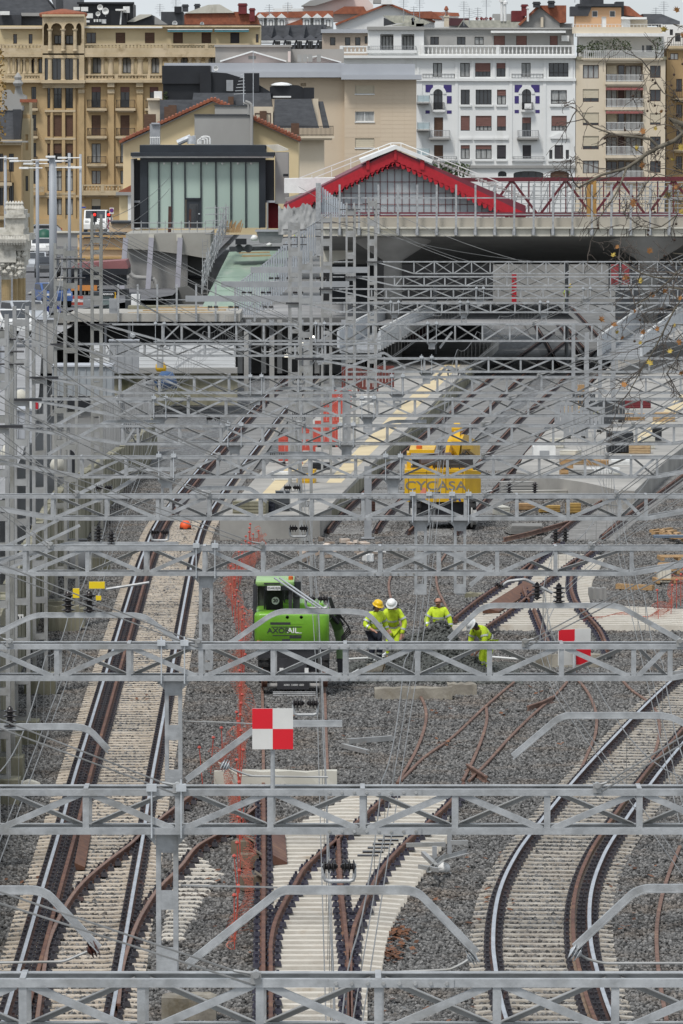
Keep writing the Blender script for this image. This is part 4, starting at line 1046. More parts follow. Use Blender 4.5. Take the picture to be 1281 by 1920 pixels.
wins=[(1203,1209,84,98,{}),(1211,1224,84,98,{})]
facade(w,Y+3,1085,1245,62,108,[x[:4] for x in wins],M_white_wall,back=4)
for a,c,y0,y1,kw in wins: window(w,a,c,y0,y1,Y+3,fr=M_paint_w,mull=0)
ledge(w,1078,1243,63,69,Y+3,2.4,M_paint_w,'awning');ledge(w,1073,1242,51,63,Y+1.5,.5,M_crw,'parapet')
b=MB();L_,R_,B_,T_=px2(1073,1242,45,51,Y+1.2)
for k in range(26): xx=L_+(R_-L_)*k/25;b.lohi((xx-.02,Y+1.2,B_),(xx+.02,Y+1.24,T_))
b.lohi((L_,Y+1.2,T_-.05),(R_,Y+1.24,T_));b.build('railing',M_paint_w,w)
wins=[(1110,1121,20,32,{}),(1143,1154,20,32,{}),(1128,1137,31,52,dict(pane=M_paint_w))]
facade(w,Y+5,1080,1165,14,56,[x[:4] for x in wins],mat('apricot render',(.60,.38,.22),(.54,.33,.185),.4,.9),back=5)
for a,c,y0,y1,kw in wins: window(w,a,c,y0,y1,Y+5,fr=M_paint_w,mull=0,rec=.1,**kw)
poly(w,[(1070,12),(1110,12),(1103,30),(1070,30)],Y+4.6,3,M_slated,'dormer');block(w,1083,1168,7,12,Y+4.4,6,M_slated,'roof');block(w,1155,1170,3,30,Y+5.2,4,M_slated,'roof_wall');block(w,1090,1132,-4,7,Y+7,4,M_slated,'roof')
poly(w,[(1167,10),(1180,12),(1207,33),(1167,28)],Y+6,6,M_tile,'roof');block(w,1165,1213,32,36,Y+4,3,M_paint_w,'canopy');block(w,1160,1182,34,52,Y+5.1,.1,M_paint_w,'screen');block(w,1180,1214,37,52,Y+6,2,M_crw,'roof_wall')
# terrace plants
M_plant=mat('terrace plants',(.075,.10,.04),(.03,.045,.02),3,.9,island=.5)
def plant(name,lab,px,py,Y_,rx,rz,n,m=None,grp=None,sz=.09):
 c=P(px,py,Y_);b=MB();b.tube((c.x,Y_,c.z-rz*1.1),(c.x,Y_,c.z),.04,5)
 for i in range(n):
  a=rnd.uniform(0,6.28);q=rnd.random() ** .5;h=rnd.uniform(-1,1)
  p=c+Vector((rx*q*math.cos(a),rx*.7*q*math.sin(a),rz*h*(1-.4*q)))
  u=Vector((rnd.gauss(0,1),rnd.gauss(0,1),rnd.gauss(0,1))).normalized()*sz*rnd.uniform(.7,1.5);v=Vector((rnd.gauss(0,1),rnd.gauss(0,1),rnd.gauss(0,1))).normalized()*sz
  b.add([p-u,p+v,p+u,p-v],[(0,1,2,3)])
 return tag(b.build(name,m or M_plant),lab,'plant',grp)
for i,(px,py,rx,rz,lab) in enumerate([(1090,92,.5,.5,'low bush at the left end of the cream roof terrace'),(1112,86,.7,.6,'dark plant left of centre on the cream roof terrace'),(1130,86,.9,.8,'widest bushy plant on the cream roof terrace'),(1152,84,.6,.9,'bamboo like plant by the centre of the cream roof terrace'),(1172,86,.7,.7,'plant right of the blue pot on the cream roof terrace'),(1233,84,.6,.9,'round green shrub at the right end of the cream roof terrace'),(1108,104,.3,.3,'small plant on the terrace railing of the cream block')]):
 plant('terrace_plant',lab,px,py,Y+.8,rx,rz,140,grp='plants on the roof terrace')

# --- ochre neighbour at the right edge
w=bld('ochre apartment house at the right edge with dark balconies',1265,Y+4)
wins=[(1268,1279,y,y+24,{}) for y in (148,196,245,293)]+[(1290,1310,y,y+24,{}) for y in (148,196,245,293)]+[(1257,1272,100,112,dict(pane=M_paint_w))]
facade(w,Y+4,1249,1330,90,445,[x[:4] for x in wins],mat('ochre brown render',(.42,.29,.15),(.35,.24,.12),.4,.9),back=10)
for a,c,y0,y1,kw in wins: window(w,a,c,y0,y1,Y+4,fr=M_brownf,**kw)
for y in (184,232,280): balcony(w,1263,1320,y-16,y,Y+4,.9,.2,bars=16)
facade(w,Y+7,1240,1340,46,92,[(1256,1262,55,66),(1266,1276,62,78)],M_white_wall,back=8);window(w,1256,1262,55,66,Y+7);window(w,1266,1276,62,78,Y+7)
balcony(w,1252,1320,70,86,Y+4,.6,.3,bars=20);poly(w,[(1205,26),(1240,26),(1275,40),(1275,46),(1215,46)],Y+8,8,M_slate,'roof')
# --- large ochre stone block at the left with its corner loggia
Y=585.0;w=bld('ochre sandstone apartment block with a rounded arched corner loggia and balustrades',200,Y)
low=[]
for y0,y1,kw in [(163,203,dict(trans=.65)),(216,256,dict(blind=M_shutb,frac=.98)),(269,306,dict(blind=M_shutb,frac=.5)),(320,358,dict(trans=.7,pane=M_curt)),(373,403,dict(pane=M_curt))]:
 for a,c in ((89,94),(101,116),(123,137)): low.append((a,c,y0,y1,dict(kw,mull=1 if c-a > 8 else 0)))
for y0,y1,kw in [(163,202,dict(blind=M_shut,frac=.25)),(216,254,dict(blind=M_shutb,frac=.97)),(269,305,dict(pane=M_curt)),(320,345,dict(pane=M_curt,fr=M_brownf))]:
 for a,c in ((172,189),(226,243),(281,297)): low.append((a,c,y0,y1,kw))
low += [(59,68,163,190,{}),(59,68,215,245,{}),(59,68,268,295,{}),(59,68,320,345,{}),(172,189,373,402,dict(blind=M_shutc,frac=.45)),(226,243,373,402,{})]
facade(w,Y,-60,305,150,450,[x[:4] for x in low],M_och)
for a,c,y0,y1,kw in low: window(w,a,c,y0,y1,Y,**kw)
# recessed gallery storey
gal=[(174,191),(230,246),(284,300),(338,352),(390,404)]
wins=[(a,c,108,137,dict(pane=M_curt)) for a,c in gal]+[(x,x+7,110,137,dict(mull=0)) for x in (31,42,57)]+[(72,79,110,137,dict(mull=0))]
facade(w,Y+1.6,-60,487,104,152,[x[:4] for x in wins],M_ochl,back=7)
for a,c,y0,y1,kw in wins: window(w,a,c,y0,y1,Y+1.6,**kw)
for x in (168,193,208,226,249,263,281,302,320,336,357,372,388): column(w,x,107,150,Y+.1,.2 if x not in (208,263,320,372) else .32,M_ochd)
for x in (17,26,36,46,57,68): column(w,x,109,138,Y+.1,.15,M_ochd)
balustrade(w,158,400,139,150,Y,.2,M_ochd,.34,3.0);balustrade(w,8,78,139,150,Y,.2,M_ochd,.3,2.4)
ledge(w,5,410,150,155,Y,.9,M_ochd,'cornice');ledge(w,0,490,101,107,Y,.5,M_ochd,'cornice')
b=MB();L_,R_,B_,T_=px2(5,487,150,153,Y);b.lohi((L_,Y-.1,B_),(R_,Y+1.8,T_));b.build('gallery_floor',M_ochd,w)
# corner bay with tall windows
tall=[(84,92,109,150,dict(mull=0)),(98,116,109,150,dict(mull=1,pane=M_glass)),(121,139,109,150,dict(mull=1)),(143,148,110,150,dict(mull=0))]
facade(w,Y-.6,80,158,100,165,[x[:4] for x in tall],M_ochd,back=3)
for a,c,y0,y1,kw in tall: window(w,a,c,y0,y1,Y-.6,**kw)
for x in (94,118.5,141): column(w,x,107,152,Y-.75,.22,M_ochd)
ledge(w,78,160,150,156,Y-.6,.6,M_ochd,'cornice')
for x0,x1 in ((96,99),(117,122),(138,142)): ledge(w,x0,x1,156,450,Y,.22,M_och,'pilaster')
for y in (206,258,309,361): ledge(w,84,142,y,y+4,Y,.25,M_ochd,'sill')
# arched loggia above
arc=[(82,91),(96,116),(121,139),(143,153)]
facade(w,Y-.6,80,158,27,103,[(a,c,43,85) for a,c in arc],M_ochd,dep=1.6,back=5)
for a,c in arc: arch_fill(w,a,c,43,53,Y-.6,M_ochd,dep=.5)
for x in (94,118.5,141): column(w,x,54,96,Y-.8,.2,M_ochd)
for a,c in ((101,115),(122,137)): window(w,a,c,66,82,Y-.6,rec=1.5)
c=P(119,26,Y+2.4);b=MB();b.lathe((c.x,Y+2.2,c.z),[(2.25,-.35),(2.45,-.2),(2.5,.0),(2.35,.12),(.3,.5)],20);b.build('tower_roof',M_tile,w,True)
ledge(w,79,159,27,31,Y-.6,.35,M_ochd,'cornice')
# attic storey
wins=[(25,32,64,82,dict(mull=0)),(54,61,64,82,dict(mull=0))]+[(a,c,61,81,dict(blind=bl,frac=.98) if bl else {}) for a,c,bl in ((162,180,None),(217,235,M_shutb),(272,290,M_shutb),(325,343,M_shutb),(378,396,M_shutb),(432,449,M_shutg))]+[(480,485,64,80,dict(mull=0))]
facade(w,Y+1.2,-60,488,48,104,[x[:4] for x in wins],M_ochl,back=8)
for a,c,y0,y1,kw in wins: window(w,a,c,y0,y1,Y+1.2,fr=M_brownf,**kw)
balustrade(w,155,465,82,93,Y,.3,M_ochd,.36,4.4);balustrade(w,0,80,83,93,Y,.3,M_ochd,.36,3);ledge(w,0,487,93,101,Y,.45,M_ochd,'parapet')
ledge(w,0,80,50,54,Y+1.2,.7,M_crw,'eaves');ledge(w,158,305,50,53,Y+1.2,.8,M_paint_w,'awning_box');ledge(w,305,490,48,51,Y+1.2,.7,M_ochd,'eaves')
for a,c in ((315,399),(403,467)):
 L_,R_,B_,T_=px2(a,c,55.5,60,Y+1.2);b=MB();b.prism([(L_,Y+1.15,T_),(L_,Y-.1,T_-.1),(L_,Y-.1,B_),(L_,Y,B_+.02)],(R_-L_,0,0));b.build('awning',M_teal,w)
 ledge(w,a,c,55,56.6,Y+1.1,1.25,M_paint_w,'awning_box')
for x0,x1 in ((148,158),(203,214),(257,268)): ledge(w,x0,x1,158,372,Y,.3,M_och,'pilaster');ledge(w,x0-1,x1+1,155,163,Y,.7,M_ochd,'bracket');ledge(w,x0-1,x1+1,168,175,Y,.4,M_ochd,'capital')
for y0,y1 in ((187,203),(240,255),(293,307)):
 for a,c in ((165,199),(219,253),(274,300)): balcony(w,a,c,y0,y1,Y,.9,.25)
 balcony(w,55,70,y0,y1,Y,.8,.25)
balustrade(w,154,232,346,360,Y,.9,M_ochd,.34,2.6);ledge(w,152,234,360,366,Y,1.05,M_ochd,'balcony')
ledge(w,60,305,366,370,Y,.2,M_ochd,'string_course');ledge(w,60,305,410,450,Y,.25,M_och,'plinth')
balustrade(w,20,80,350,360,Y,.7,M_ochd,.34,2.6)

# --- nearer ochre house at the far left with a slate mansard
Y=520.0;w=bld('nearer ochre house at the left edge with slate mansard and carved gable',20,Y)
wins=[(17,26,288,322,{}),(17,26,342,385,{}),(-4,6,288,322,{}),(-4,6,342,385,{}),(48,53,252,282,dict(mull=0)),(48,53,330,358,dict(mull=0))]
facade(w,Y,-60,40,262,440,[x[:4] for x in wins if x[0] < 40],M_och);facade(w,Y+3,38,56,222,440,[x[:4] for x in wins if x[0] > 40],M_ochl,back=6)
for a,c,y0,y1,kw in wins: window(w,a,c,y0,y1,Y+(3 if a > 40 else 0),**kw)
ledge(w,-60,42,262,272,Y,.8,M_ochd,'cornice');ledge(w,-60,53,264,267,Y,1.1,M_greyw,'gutter');balcony(w,-12,21,318,342,Y,.9,.3);balcony(w,-12,21,384,405,Y,.9,.3)
poly(w,[(-60,264),(8,264),(14,206),(-60,206)],Y+.2,6,M_slate,'roof');poly(w,[(26,264),(36,264),(40,205),(24,205)],Y-.1,5,M_slated,'dormer');poly(w,[(8,264),(26,264),(24,206),(14,206)],Y+.1,5,M_slate,'roof')
block(w,-60,42,198,207,Y,6,M_greyw,'roof');block(w,40,55,192,224,Y+3.2,5,M_ochl,'wall');ledge(w,38,70,186,192,Y+3.2,.6,M_tile,'awning')
Y2=535.0
poly(w,[(4,205),(4,172),(10,168),(18,168),(24,176),(27,176),(30,158),(34,148),(38,158),(42,176),(50,180),(50,205)],Y2,1.2,M_greyw,'carved_gable');c=P(34,152,Y2-.2);b=MB();b.lathe(c,[(.3,-.5),(.5,-.2),(.3,.1),(.38,.35),(.05,.8)],8);b.build('urn',M_greyw,w);block(w,4,54,192,300,Y2+.2,4,M_ochl,'wall')
block(w,44,57,215,300,Y+3.1,1,M_och,'pier')

# --- dark roofscape top left
Y=610.0;w=bld('dark slate roofs and plant rooms at the top left behind the ochre block',100,Y)
poly(w,[(-60,-30),(60,-30),(105,22),(105,50),(-60,50)],Y,12,M_slate,'roof');poly(w,[(-60,28),(40,28),(40,50),(-60,50)],Y-2,3,M_slated,'roof');block(w,40,82,24,30,Y-1.4,4,M_greyw,'parapet')
poly(w,[(84,-30),(105,20),(150,22),(150,-30)],Y+2,10,mat('grey slate',(.17,.175,.185),(.13,.135,.145),1,.7),'roof')
block(w,148,250,7,48,Y+1,8,M_blackclad,'plant_room');ledge(w,145,252,4,8,Y+1,.5,M_blackclad,'parapet');block(w,105,112,-20,18,Y-1,1,M_darkgrey,'flue');block(w,112,118,-20,18,Y-1,1,M_darkgrey,'flue')
poly(w,[(240,40),(282,27),(290,30),(290,48),(240,48)],Y-1,6,M_slated,'roof');poly(w,[(238,41),(262,27),(284,27),(284,29),(252,41)],Y-1.5,6,M_concl,'roof_light');poly(w,[(290,30),(315,46),(290,48)],Y-1.2,5,M_greyw,'roof_wall')
block(w,208,238,20,48,Y-2,3,M_blackclad,'plant_room');block(w,302,343,22,48,Y+1,6,M_darkgrey,'plant_room');block(w,327,340,12,24,Y+.5,3,M_blackclad,'chimney');block(w,155,490,46,54,Y-6,4,M_blackclad,'roof_edge')
for i,(x0,x1,y0,y1) in enumerate([(138,150,13,19),(152,165,13,21),(160,174,25,34),(162,168,38,42),(176,179,36,41),(181,184,36,41),(186,190,36,41),(191,199,36,44),(0,18,21,28)]): block(w,x0,x1,y0,y1,Y-3,.8,M_paint_w,'roof_unit')
b=MB();a=P(226,46,Y-3);c=P(228,20,Y-3);b.tube(a,c,.09,6);b.tube(c,P(218,19,Y-3),.09,6);b.tube(c,P(236,18,Y-3),.12,6);b.build('vent_pipe',M_paint_w,w)
ledge(w,217,234,17,20,Y-3,.5,M_paint_w,'roof_hood');block(w,231,243,12,24,Y-2.8,1,M_white_wall,'chimney')
for i,(x,y,r,lab) in enumerate([(188,14,5.5,'topmost satellite dish on the dark plant room'),(198,21,6.5,'largest satellite dish on the dark plant room'),(184,26,4.5,'cream satellite dish low on the dark plant room'),(328,44,5,'white dish above the teal awning'),(379,45,4,'small white dish by the red hipped roof')]): dish(x,y,r,Y-3.5,lab)
# --- red hipped roof
Y=625.0;w=bld('house with broad red brown hipped roof and a pale flat top',400,Y)
poly(w,[(343,46),(345,27),(362,22),(455,22),(482,30),(487,46)],Y,10,M_tile,'roof');poly(w,[(346,25),(390,9),(412,8),(440,24)],Y-.3,9,M_concl,'roof_top');block(w,343,488,44,100,Y+.5,8,M_ochl)
for x0,x1,y0,y1 in ((447,463,6,26),(468,478,15,40)): chimney(w,x0,x1,y0,y1,Y-.5,M_ox)
chimney(w,342,353,8,22,Y+2,M_slated);chimney(w,365,375,7,18,Y+2,M_slated)
# --- grey mansard with zig zag dormers, white dormers behind
Y=640.0;w=bld('grey zinc mansard with a zigzag row of dormers',550,Y)
block(w,486,612,84,130,Y+1,8,M_greyw);poly(w,[(488,72),(492,48),(612,46),(612,72)],Y+1,6,M_slate,'roof')
for k in range(6):
 x=490+k*20.5;poly(w,[(x,72),(x+10,65),(x+20.5,72),(x+20.5,75),(x,75)],Y-.6,3,mat('zinc dormer',(.13,.135,.15),(.10,.104,.115),1,.5),'dormer_roof')
 if k: window(w,x+5,x+15,77,91,Y+.4,name='dormer_window');poly(w,[(x-3,92),(x+3,75),(x+6,75),(x+1,92)],Y-.2,1.5,M_slate,'dormer_cheek')
for k in range(4): poly(w,[(500+k*30,70),(508+k*30,48),(514+k*30,48),(510+k*30,70)],Y+.4,1,M_slate,'roof_rib')
Y=660.0;w=bld('white house with a row of small gabled dormers under red tiles',550,Y)
block(w,478,625,33,80,Y,8,M_white_wall);poly(w,[(476,33),(484,23),(625,20),(625,33)],Y-.2,6,M_tile,'roof')
for x in (488,507.5,528,575,595,615):
 poly(w,[(x-10,33.5),(x,25),(x+10,33.5)],Y-1.2,2,M_paint_w,'dormer_gable');block(w,x-7,x+7,33,50,Y-.9,1.5,M_paint_w,'dormer');window(w,x-3,x+4,37,50,Y-1.1,name='dormer_window',mull=0)
poly(w,[(535,47),(572,33),(572,47)],Y-.8,1,M_tile,'roof')
Y=690.0;w=bld('pale buildings on the skyline with pink wall and grey roof',590,Y)
poly(w,[(568,10),(620,-6),(680,-12),(700,10),(700,40),(575,40)],Y,6,mat('pale pink render',(.66,.55,.50),(.6,.5,.46),.4,.9));poly(w,[(565,11),(582,1),(660,-14),(660,-9),(625,0),(590,11)],Y-1,5,M_greyw,'roof');window(w,632,638,1,15,Y,mull=0)
block(w,512,575,16,22,Y+4,6,M_white_wall,'parapet')
for k in range(5): block(w,530+k*4,532+k*4,10,16,Y+4,.5,M_paint_w,'parapet_post')
block(w,655,700,0,20,Y+3,6,M_white_wall);poly(w,[(620,26),(646,12),(682,12),(690,26)],Y-2,6,M_tile,'roof');block(w,676,715,-6,6,Y+4,4,M_greyw,'roof_unit')
# --- white gable with red verge, roof lights, chimneys to its right
Y=640.0;w=bld('large white gable wall with a red tiled verge behind the white block',715,Y)
poly(w,[(630,47),(728,9),(815,42),(815,60),(630,60)],Y,8,M_white_wall,'wall')
for a,c in (((629,46),(728,7)),((728,7),(816,41))): sbar('verge_tiles','box',P(*a,Y-.2),P(*c,Y-.2),.8,.22,M_tile,w)
poly(w,[(760,22),(810,21),(830,36),(790,34)],Y-1,5,M_tile,'roof');poly(w,[(718,29),(775,29),(795,40),(738,44)],Y-4,1.2,mat('ribbed roof light',(.46,.45,.38),(.3,.3,.25),2.5,.6,stretch=(1,3,1)),'roof_light');poly(w,[(720,33),(742,44),(720,48)],Y-4,3,M_slated,'roof_wall');poly(w,[(735,48),(792,36),(808,42),(788,50)],Y-5,1.2,MATS['ribbed roof light'],'roof_light');block(w,715,735,-4,8,Y-1,2,M_white_wall,'chimney')
chimney(w,772,777,33,47,Y-5,M_darkgrey);block(w,780,795,44,52,Y-5,1.5,M_slated,'roof_unit')
Y=650.0;w=bld('low pale roofs with flues between the white gable and the grey gable',880,Y)
block(w,800,980,40,60,Y,6,M_white_wall);block(w,842,880,34,48,Y-1,3,mat('maroon cladding',(.08,.03,.035),(.06,.022,.026),1,.6),'roof_unit');poly(w,[(858,52),(868,38),(975,38),(980,52)],Y-2,4,MATS['ribbed roof light'],'roof_light');poly(w,[(860,52),(868,40),(880,52)],Y-2.2,.3,M_slated,'roof_wall')
chimney(w,833,842,28,50,Y-3,M_crw);b=MB();c=P(837,28,Y-3);b.lathe(c,[(.16,0),(.16,.5),(.28,.6),(.1,1)],8);b.build('chimney_pot',M_tile,w)
for x in (895,903,912,920): chimney(w,x-2,x+2,32,40,Y-1,M_ox)
for x,t_ in ((941,4),(947,8)): b=MB();b.tube(P(x,40,Y-2),P(x,t_,Y-2),.16,8);b.lathe(P(x,t_,Y-2),[(.3,0),(.3,.3),(.1,.4)],8);b.build('flue',M_paint_w,w)
for k in range(7): block(w,888+k*6,891+k*6,34,42,Y+3,.6,M_ox if k % 2 else M_paint_w,'chimney_stub')
block(w,815,860,30,46,Y+6,3,M_white_wall);poly(w,[(795,30),(812,22),(860,24),(862,30)],Y+5,4,M_tile,'roof');block(w,925,975,26,44,Y+8,4,M_greyw)
Y=620.0;w=bld('grey gable with steep red tiled roof right of the flues',1015,Y)
poly(w,[(974,46),(1011,13),(1050,43),(1050,60),(974,60)],Y,6,M_greyw,'wall');poly(w,[(1009,10),(1062,10),(1062,42),(1050,43)],Y-.3,6,M_tile,'roof');sbar('verge_tiles','box',P(973,47,Y-.2),P(1011,11,Y-.2),.8,.25,M_tile,w)
chimney(w,1000,1013,3,14,Y-1,M_slated);chimney(w,1028,1040,1,14,Y-1,M_slated);block(w,1014,1019,32,51,Y-.4,.4,M_crw,'flue');chimney(w,978,990,8,30,Y+8,M_ox);block(w,1048,1074,44,60,Y+1,3,M_greyw,'wall');block(w,960,985,20,40,Y+9,4,M_ox,'roof_unit');chimney(w,988,992,12,40,Y-1,M_paint_w)
for i,(x,yb,yt) in enumerate([(757,40,-6),(787,40,-4),(870,48,2),(912,40,-6),(896,40,14),(776,40,12),(1078,5,-20),(540,25,4),(505,30,8),(300,30,7),(776+60,30,20),(1245,30,2),(1230,30,14),(122,20,-6),(330,24,-4),(880,45,15),(1120,0,-18)]):
 antenna(x,yb,yt,615+(i % 5)*4,'thin roof antenna mast against the sky, '+['left of the big white gable','on the white gable roof','beside the maroon cladding','right of the maroon cladding','above the red chimney stubs','behind the white gable ridge','over the cream block penthouse','above the pale skyline houses','above the white dormer row','by the dark plant room','beside the pale chimney','at the far right skyline','near the right edge slates','over the tower roof','above the dark chimney','over the ribbed roof lights','above the apricot penthouse'][i])

# --- beige panel building and the grey roof in front of the white block
Y=560.0;w=bld('beige panelled block with a pale zinc band along its top',690,Y)
wins=[(666,702,160,176,dict(blind=M_shutc,frac=.95,mull=0,fr=M_paint_w)),(666,702,209,228,dict(pane=M_curt,mull=1,fr=M_paint_w)),(666,702,259,277,dict(blind=M_shutc,frac=.95,mull=0,fr=M_paint_w))]
facade(w,Y,646,781,146,445,[x[:4] for x in wins],M_beige);facade(w,Y+.6,480,646,146,445,[(564,574,156,162)],M_beige)
for a,c,y0,y1,kw in wins: window(w,a,c,y0,y1,Y,**kw);ledge(w,a-1,c+1,y1,y1+2,Y,.1,M_paint_w,'sill')
mp_=bpy.data.meshes.new('panel');b=MB();b.lohi((0,-.012,0),(1,0,1));mp_.from_pydata(b.v,[],b.f);mp_.materials.append(mat('beige panel face',(.58,.48,.36),(.545,.445,.33),.25,.8))
L_,R_,B_,T_=px2(646,781,148,335,Y);nz_=24;nx_=6
for i in range(nx_):
 for k in range(nz_):
  xa=L_+(R_-L_)*i/nx_;zc=B_+(T_-B_)*(k+.5)/nz_;dx=(R_-L_)/nx_;dz=(T_-B_)/nz_
  if any(o[0]-dx*.02 < xa+dx and xa < o[1]+.05 and o[2]-dz*.5 < zc < o[3]+dz*.5 for o in [px2(*x[:4],Y) for x in wins]): continue
  o=link('panel',mp_,w,Vector((xa+.01,Y-.001,zc-dz/2+.01))-w.location);o.scale=(dx-.02,1,dz-.02)
block(w,308,646,118,134,Y-.5,6,M_zincb,'zinc_band');block(w,308,650,134,145,Y-.9,6,M_zincb,'zinc_band');block(w,640,778,120,140,Y-1,6,M_zincb,'zinc_band');block(w,640,791,140,149,Y-1.6,7,M_zincb,'zinc_band')
facade(w,Y+8,404,545,85,130,[],M_greyw,back=4);block(w,538,645,92,125,Y+9,4,M_greyw);ledge(w,402,548,84,88,Y+8,.3,M_greyw,'parapet')
poly(w,[(415,118),(415,115),(473,98),(536,115),(536,118)],Y+4,5,mat('pale pink render',(.66,.55,.50)),'gable')
for a,c in (((413,115),(473,96.5)),((473,96.5),(537,115))): sbar('verge','box',P(*a,Y+3.8),P(*c,Y+3.8),.8,.14,M_paint_w,w)
ledge(w,466,480,105,111,Y+4,.05,M_greyw,'vent');poly(w,[(572,118),(597,105),(640,117),(640,118)],Y+4,5,MATS['pale pink render'],'gable');sbar('verge','box',P(572,109,Y+3.8),P(597,105,Y+3.8),.6,.12,M_paint_w,w);sbar('verge','box',P(597,105,Y+3.8),P(640,117,Y+3.8),.6,.12,M_paint_w,w)
for x in (558,568,578,594): block(w,x,x+8,102,116,Y+2,.5,M_greyw,'roof_unit')
block(w,540,545,96,116,Y+3,1,MATS['pale pink render'],'wall')

# --- black topped slate mansard
Y=500.0;w=bld('house with black clad rooftop volumes over a slate mansard',430,Y)
block(w,304,394,123,157,Y,6,M_blackclad,'roof_volume');block(w,306,378,157,187,Y+.4,6,M_blackclad,'roof_volume');block(w,375,396,135,187,Y-.3,6,M_blackclad,'roof_volume')
poly(w,[(395,187),(395,135),(425,137),(448,144),(460,146),(484,158),(510,174),(505,187)],Y+.2,5,M_blackclad,'roof_volume');block(w,458,486,137,172,Y-.2,2,M_blackclad,'chimney');window(w,424,438,150,172,Y+.1,name='louvre',rec=.05,blind=M_grey,frac=.95)
poly(w,[(506,163),(520,158),(560,160),(572,166),(572,185),(506,185)],Y+1,4,M_blackclad,'roof_volume');c=P(528,161,Y+1.5);b=MB();b.lathe(c,[(.95,0),(.9,.12),(.55,.26),(.05,.32)],14);b.build('skylight_dome',M_paint_w,w,True);block(w,570,589,164,185,Y+.8,4,M_blackclad,'roof_volume');ledge(w,512,546,180,183,Y+.8,.3,M_paint_w,'roof_rail')
poly(w,[(350,260),(363,174),(507,174),(520,260)],Y-.5,3,M_slate,'roof');poly(w,[(512,240),(515,186),(584,185),(598,240)],Y-1,3,M_slate,'roof');poly(w,[(596,190),(606,190),(618,240),(606,240)],Y,3,M_slate,'roof');poly(w,[(300,215),(300,187),(362,187),(350,250),(300,250)],Y-.2,3,M_slate,'roof')
block(w,278,300,186,232,Y+.3,4,M_crw);ledge(w,276,300,184,188,Y+.3,.5,M_crw,'cornice')
block(w,475,512,200,290,Y-1.2,3,M_crw);window(w,478,508,212,232,Y-1.25,rec=.02,fr=M_brownf);block(w,487,500,208,232,Y-1.6,.35,M_shutb,'chimney_casing')
facade(w,Y-.8,512,608,258,445,[],M_crw,back=6);ledge(w,512,612,254,260,Y-.8,1.0,M_crw,'cornice');block(w,587,597,185,240,Y-.3,1,M_crw,'chimney_wall')
balcony(w,524,625,236,255,Y-1.2,.9,.2,bars=42,sm=M_crw);block(w,546,561,231,252,Y-2.3,.8,M_shutb,'chimney_casing')
for x0,x1,y0,y1 in ((308,316,200,226),(316,331,197,226),(270,292,214,245),(428,438,181,196)): block(w,x0,x1,y0,y1,Y-1.5,.8,M_shutb,'chimney_casing')
block(w,289,304,171,186,Y+.2,.8,M_paint_w,'air_unit');plant('terrace_plant','dark green potted plant at the corner of the black rooftop',311,180,Y+.1,.2,.5,60,grp='plants on the roof terrace')
for i,(x,yb,yt) in enumerate([(457,196,138),(475,215,95)]):
 a,c=P(x,yb,Y-3),P(x,yt,Y-3);b=MB();b.tube(a,c,.05 if i == 0 else .035,6)
 if i == 0:
  for k in range(7): z=c.z-.1-k*.28;q=.25+.1*k;b.tube((c.x-q,Y-3,z),(c.x+q*.2,Y-3,z+.05),.022,4)
 tag(b.build('roof_antenna',M_alu),['comb shaped aerial in front of the black rooftop','tall thin aerial pole rising above the zinc band'][i],'antenna','rooftop antennas')
dish(405,128,5,Y-1,'tilted dish beside the black rooftop block')

# --- cream gabled house
Y=455.0;w=bld('cream gabled house with red tiled verges behind the glass pavilion',400,Y)
poly(w,[(231,268),(400,190),(560,264),(560,440),(231,440)],Y,10,M_cream,'wall')
for a,c in (((228,266),(400,187)),((400,187),(564,263))):
 sbar('verge_tiles','box',P(*a,Y+4),P(*c,Y+4),9.4,.2,M_tile,w);sbar('gutter','box',P(a[0],a[1]+4,Y-.3),P(c[0],c[1]+4,Y-.3),.3,.1,M_greyw,w)
 p,q=P(*a,Y-.5),P(*c,Y-.5)
 tb=MB()
 for k in range(26): m_=p.lerp(q,(k+.5)/26);tb.tube(m_+Vector((0,-.25,.08)),m_+Vector((0,.8,.16)),.14,6)
 tb.build('verge_roll_tiles',M_tile,w,kind='stuff')
block(w,365,474,216,300,Y-3,5,M_greyw,'lift_tower');block(w,403,470,198,216,Y-2,5,M_greyw,'lift_tower');ledge(w,364,468,214,217,Y-3,.12,M_darkgrey,'flashing');ledge(w,402,471,196.5,199,Y-2,.12,M_darkgrey,'flashing')
b=MB();b.path(rounded([P(472,300,Y-3.3),P(472,195,Y-3.3),P(460,190,Y-3.3)],.3),.12,8);b.path(rounded([P(466,215,Y-3.3),P(466,195,Y-3.3),P(456,193,Y-3.3)],.3),.08,8);b.build('vent_pipe',M_greyw,w)
facade(w,Y-4,224,262,358,445,[],M_cream,back=4);block(w,240,262,358,430,Y-4.3,.3,M_paint_w,'pilaster');poly(w,[(220,362),(224,358),(250,345),(262,345),(262,362)],Y-4.5,4,M_tile,'roof');ledge(w,218,262,360,366,Y-4,.7,M_greyw,'eaves')
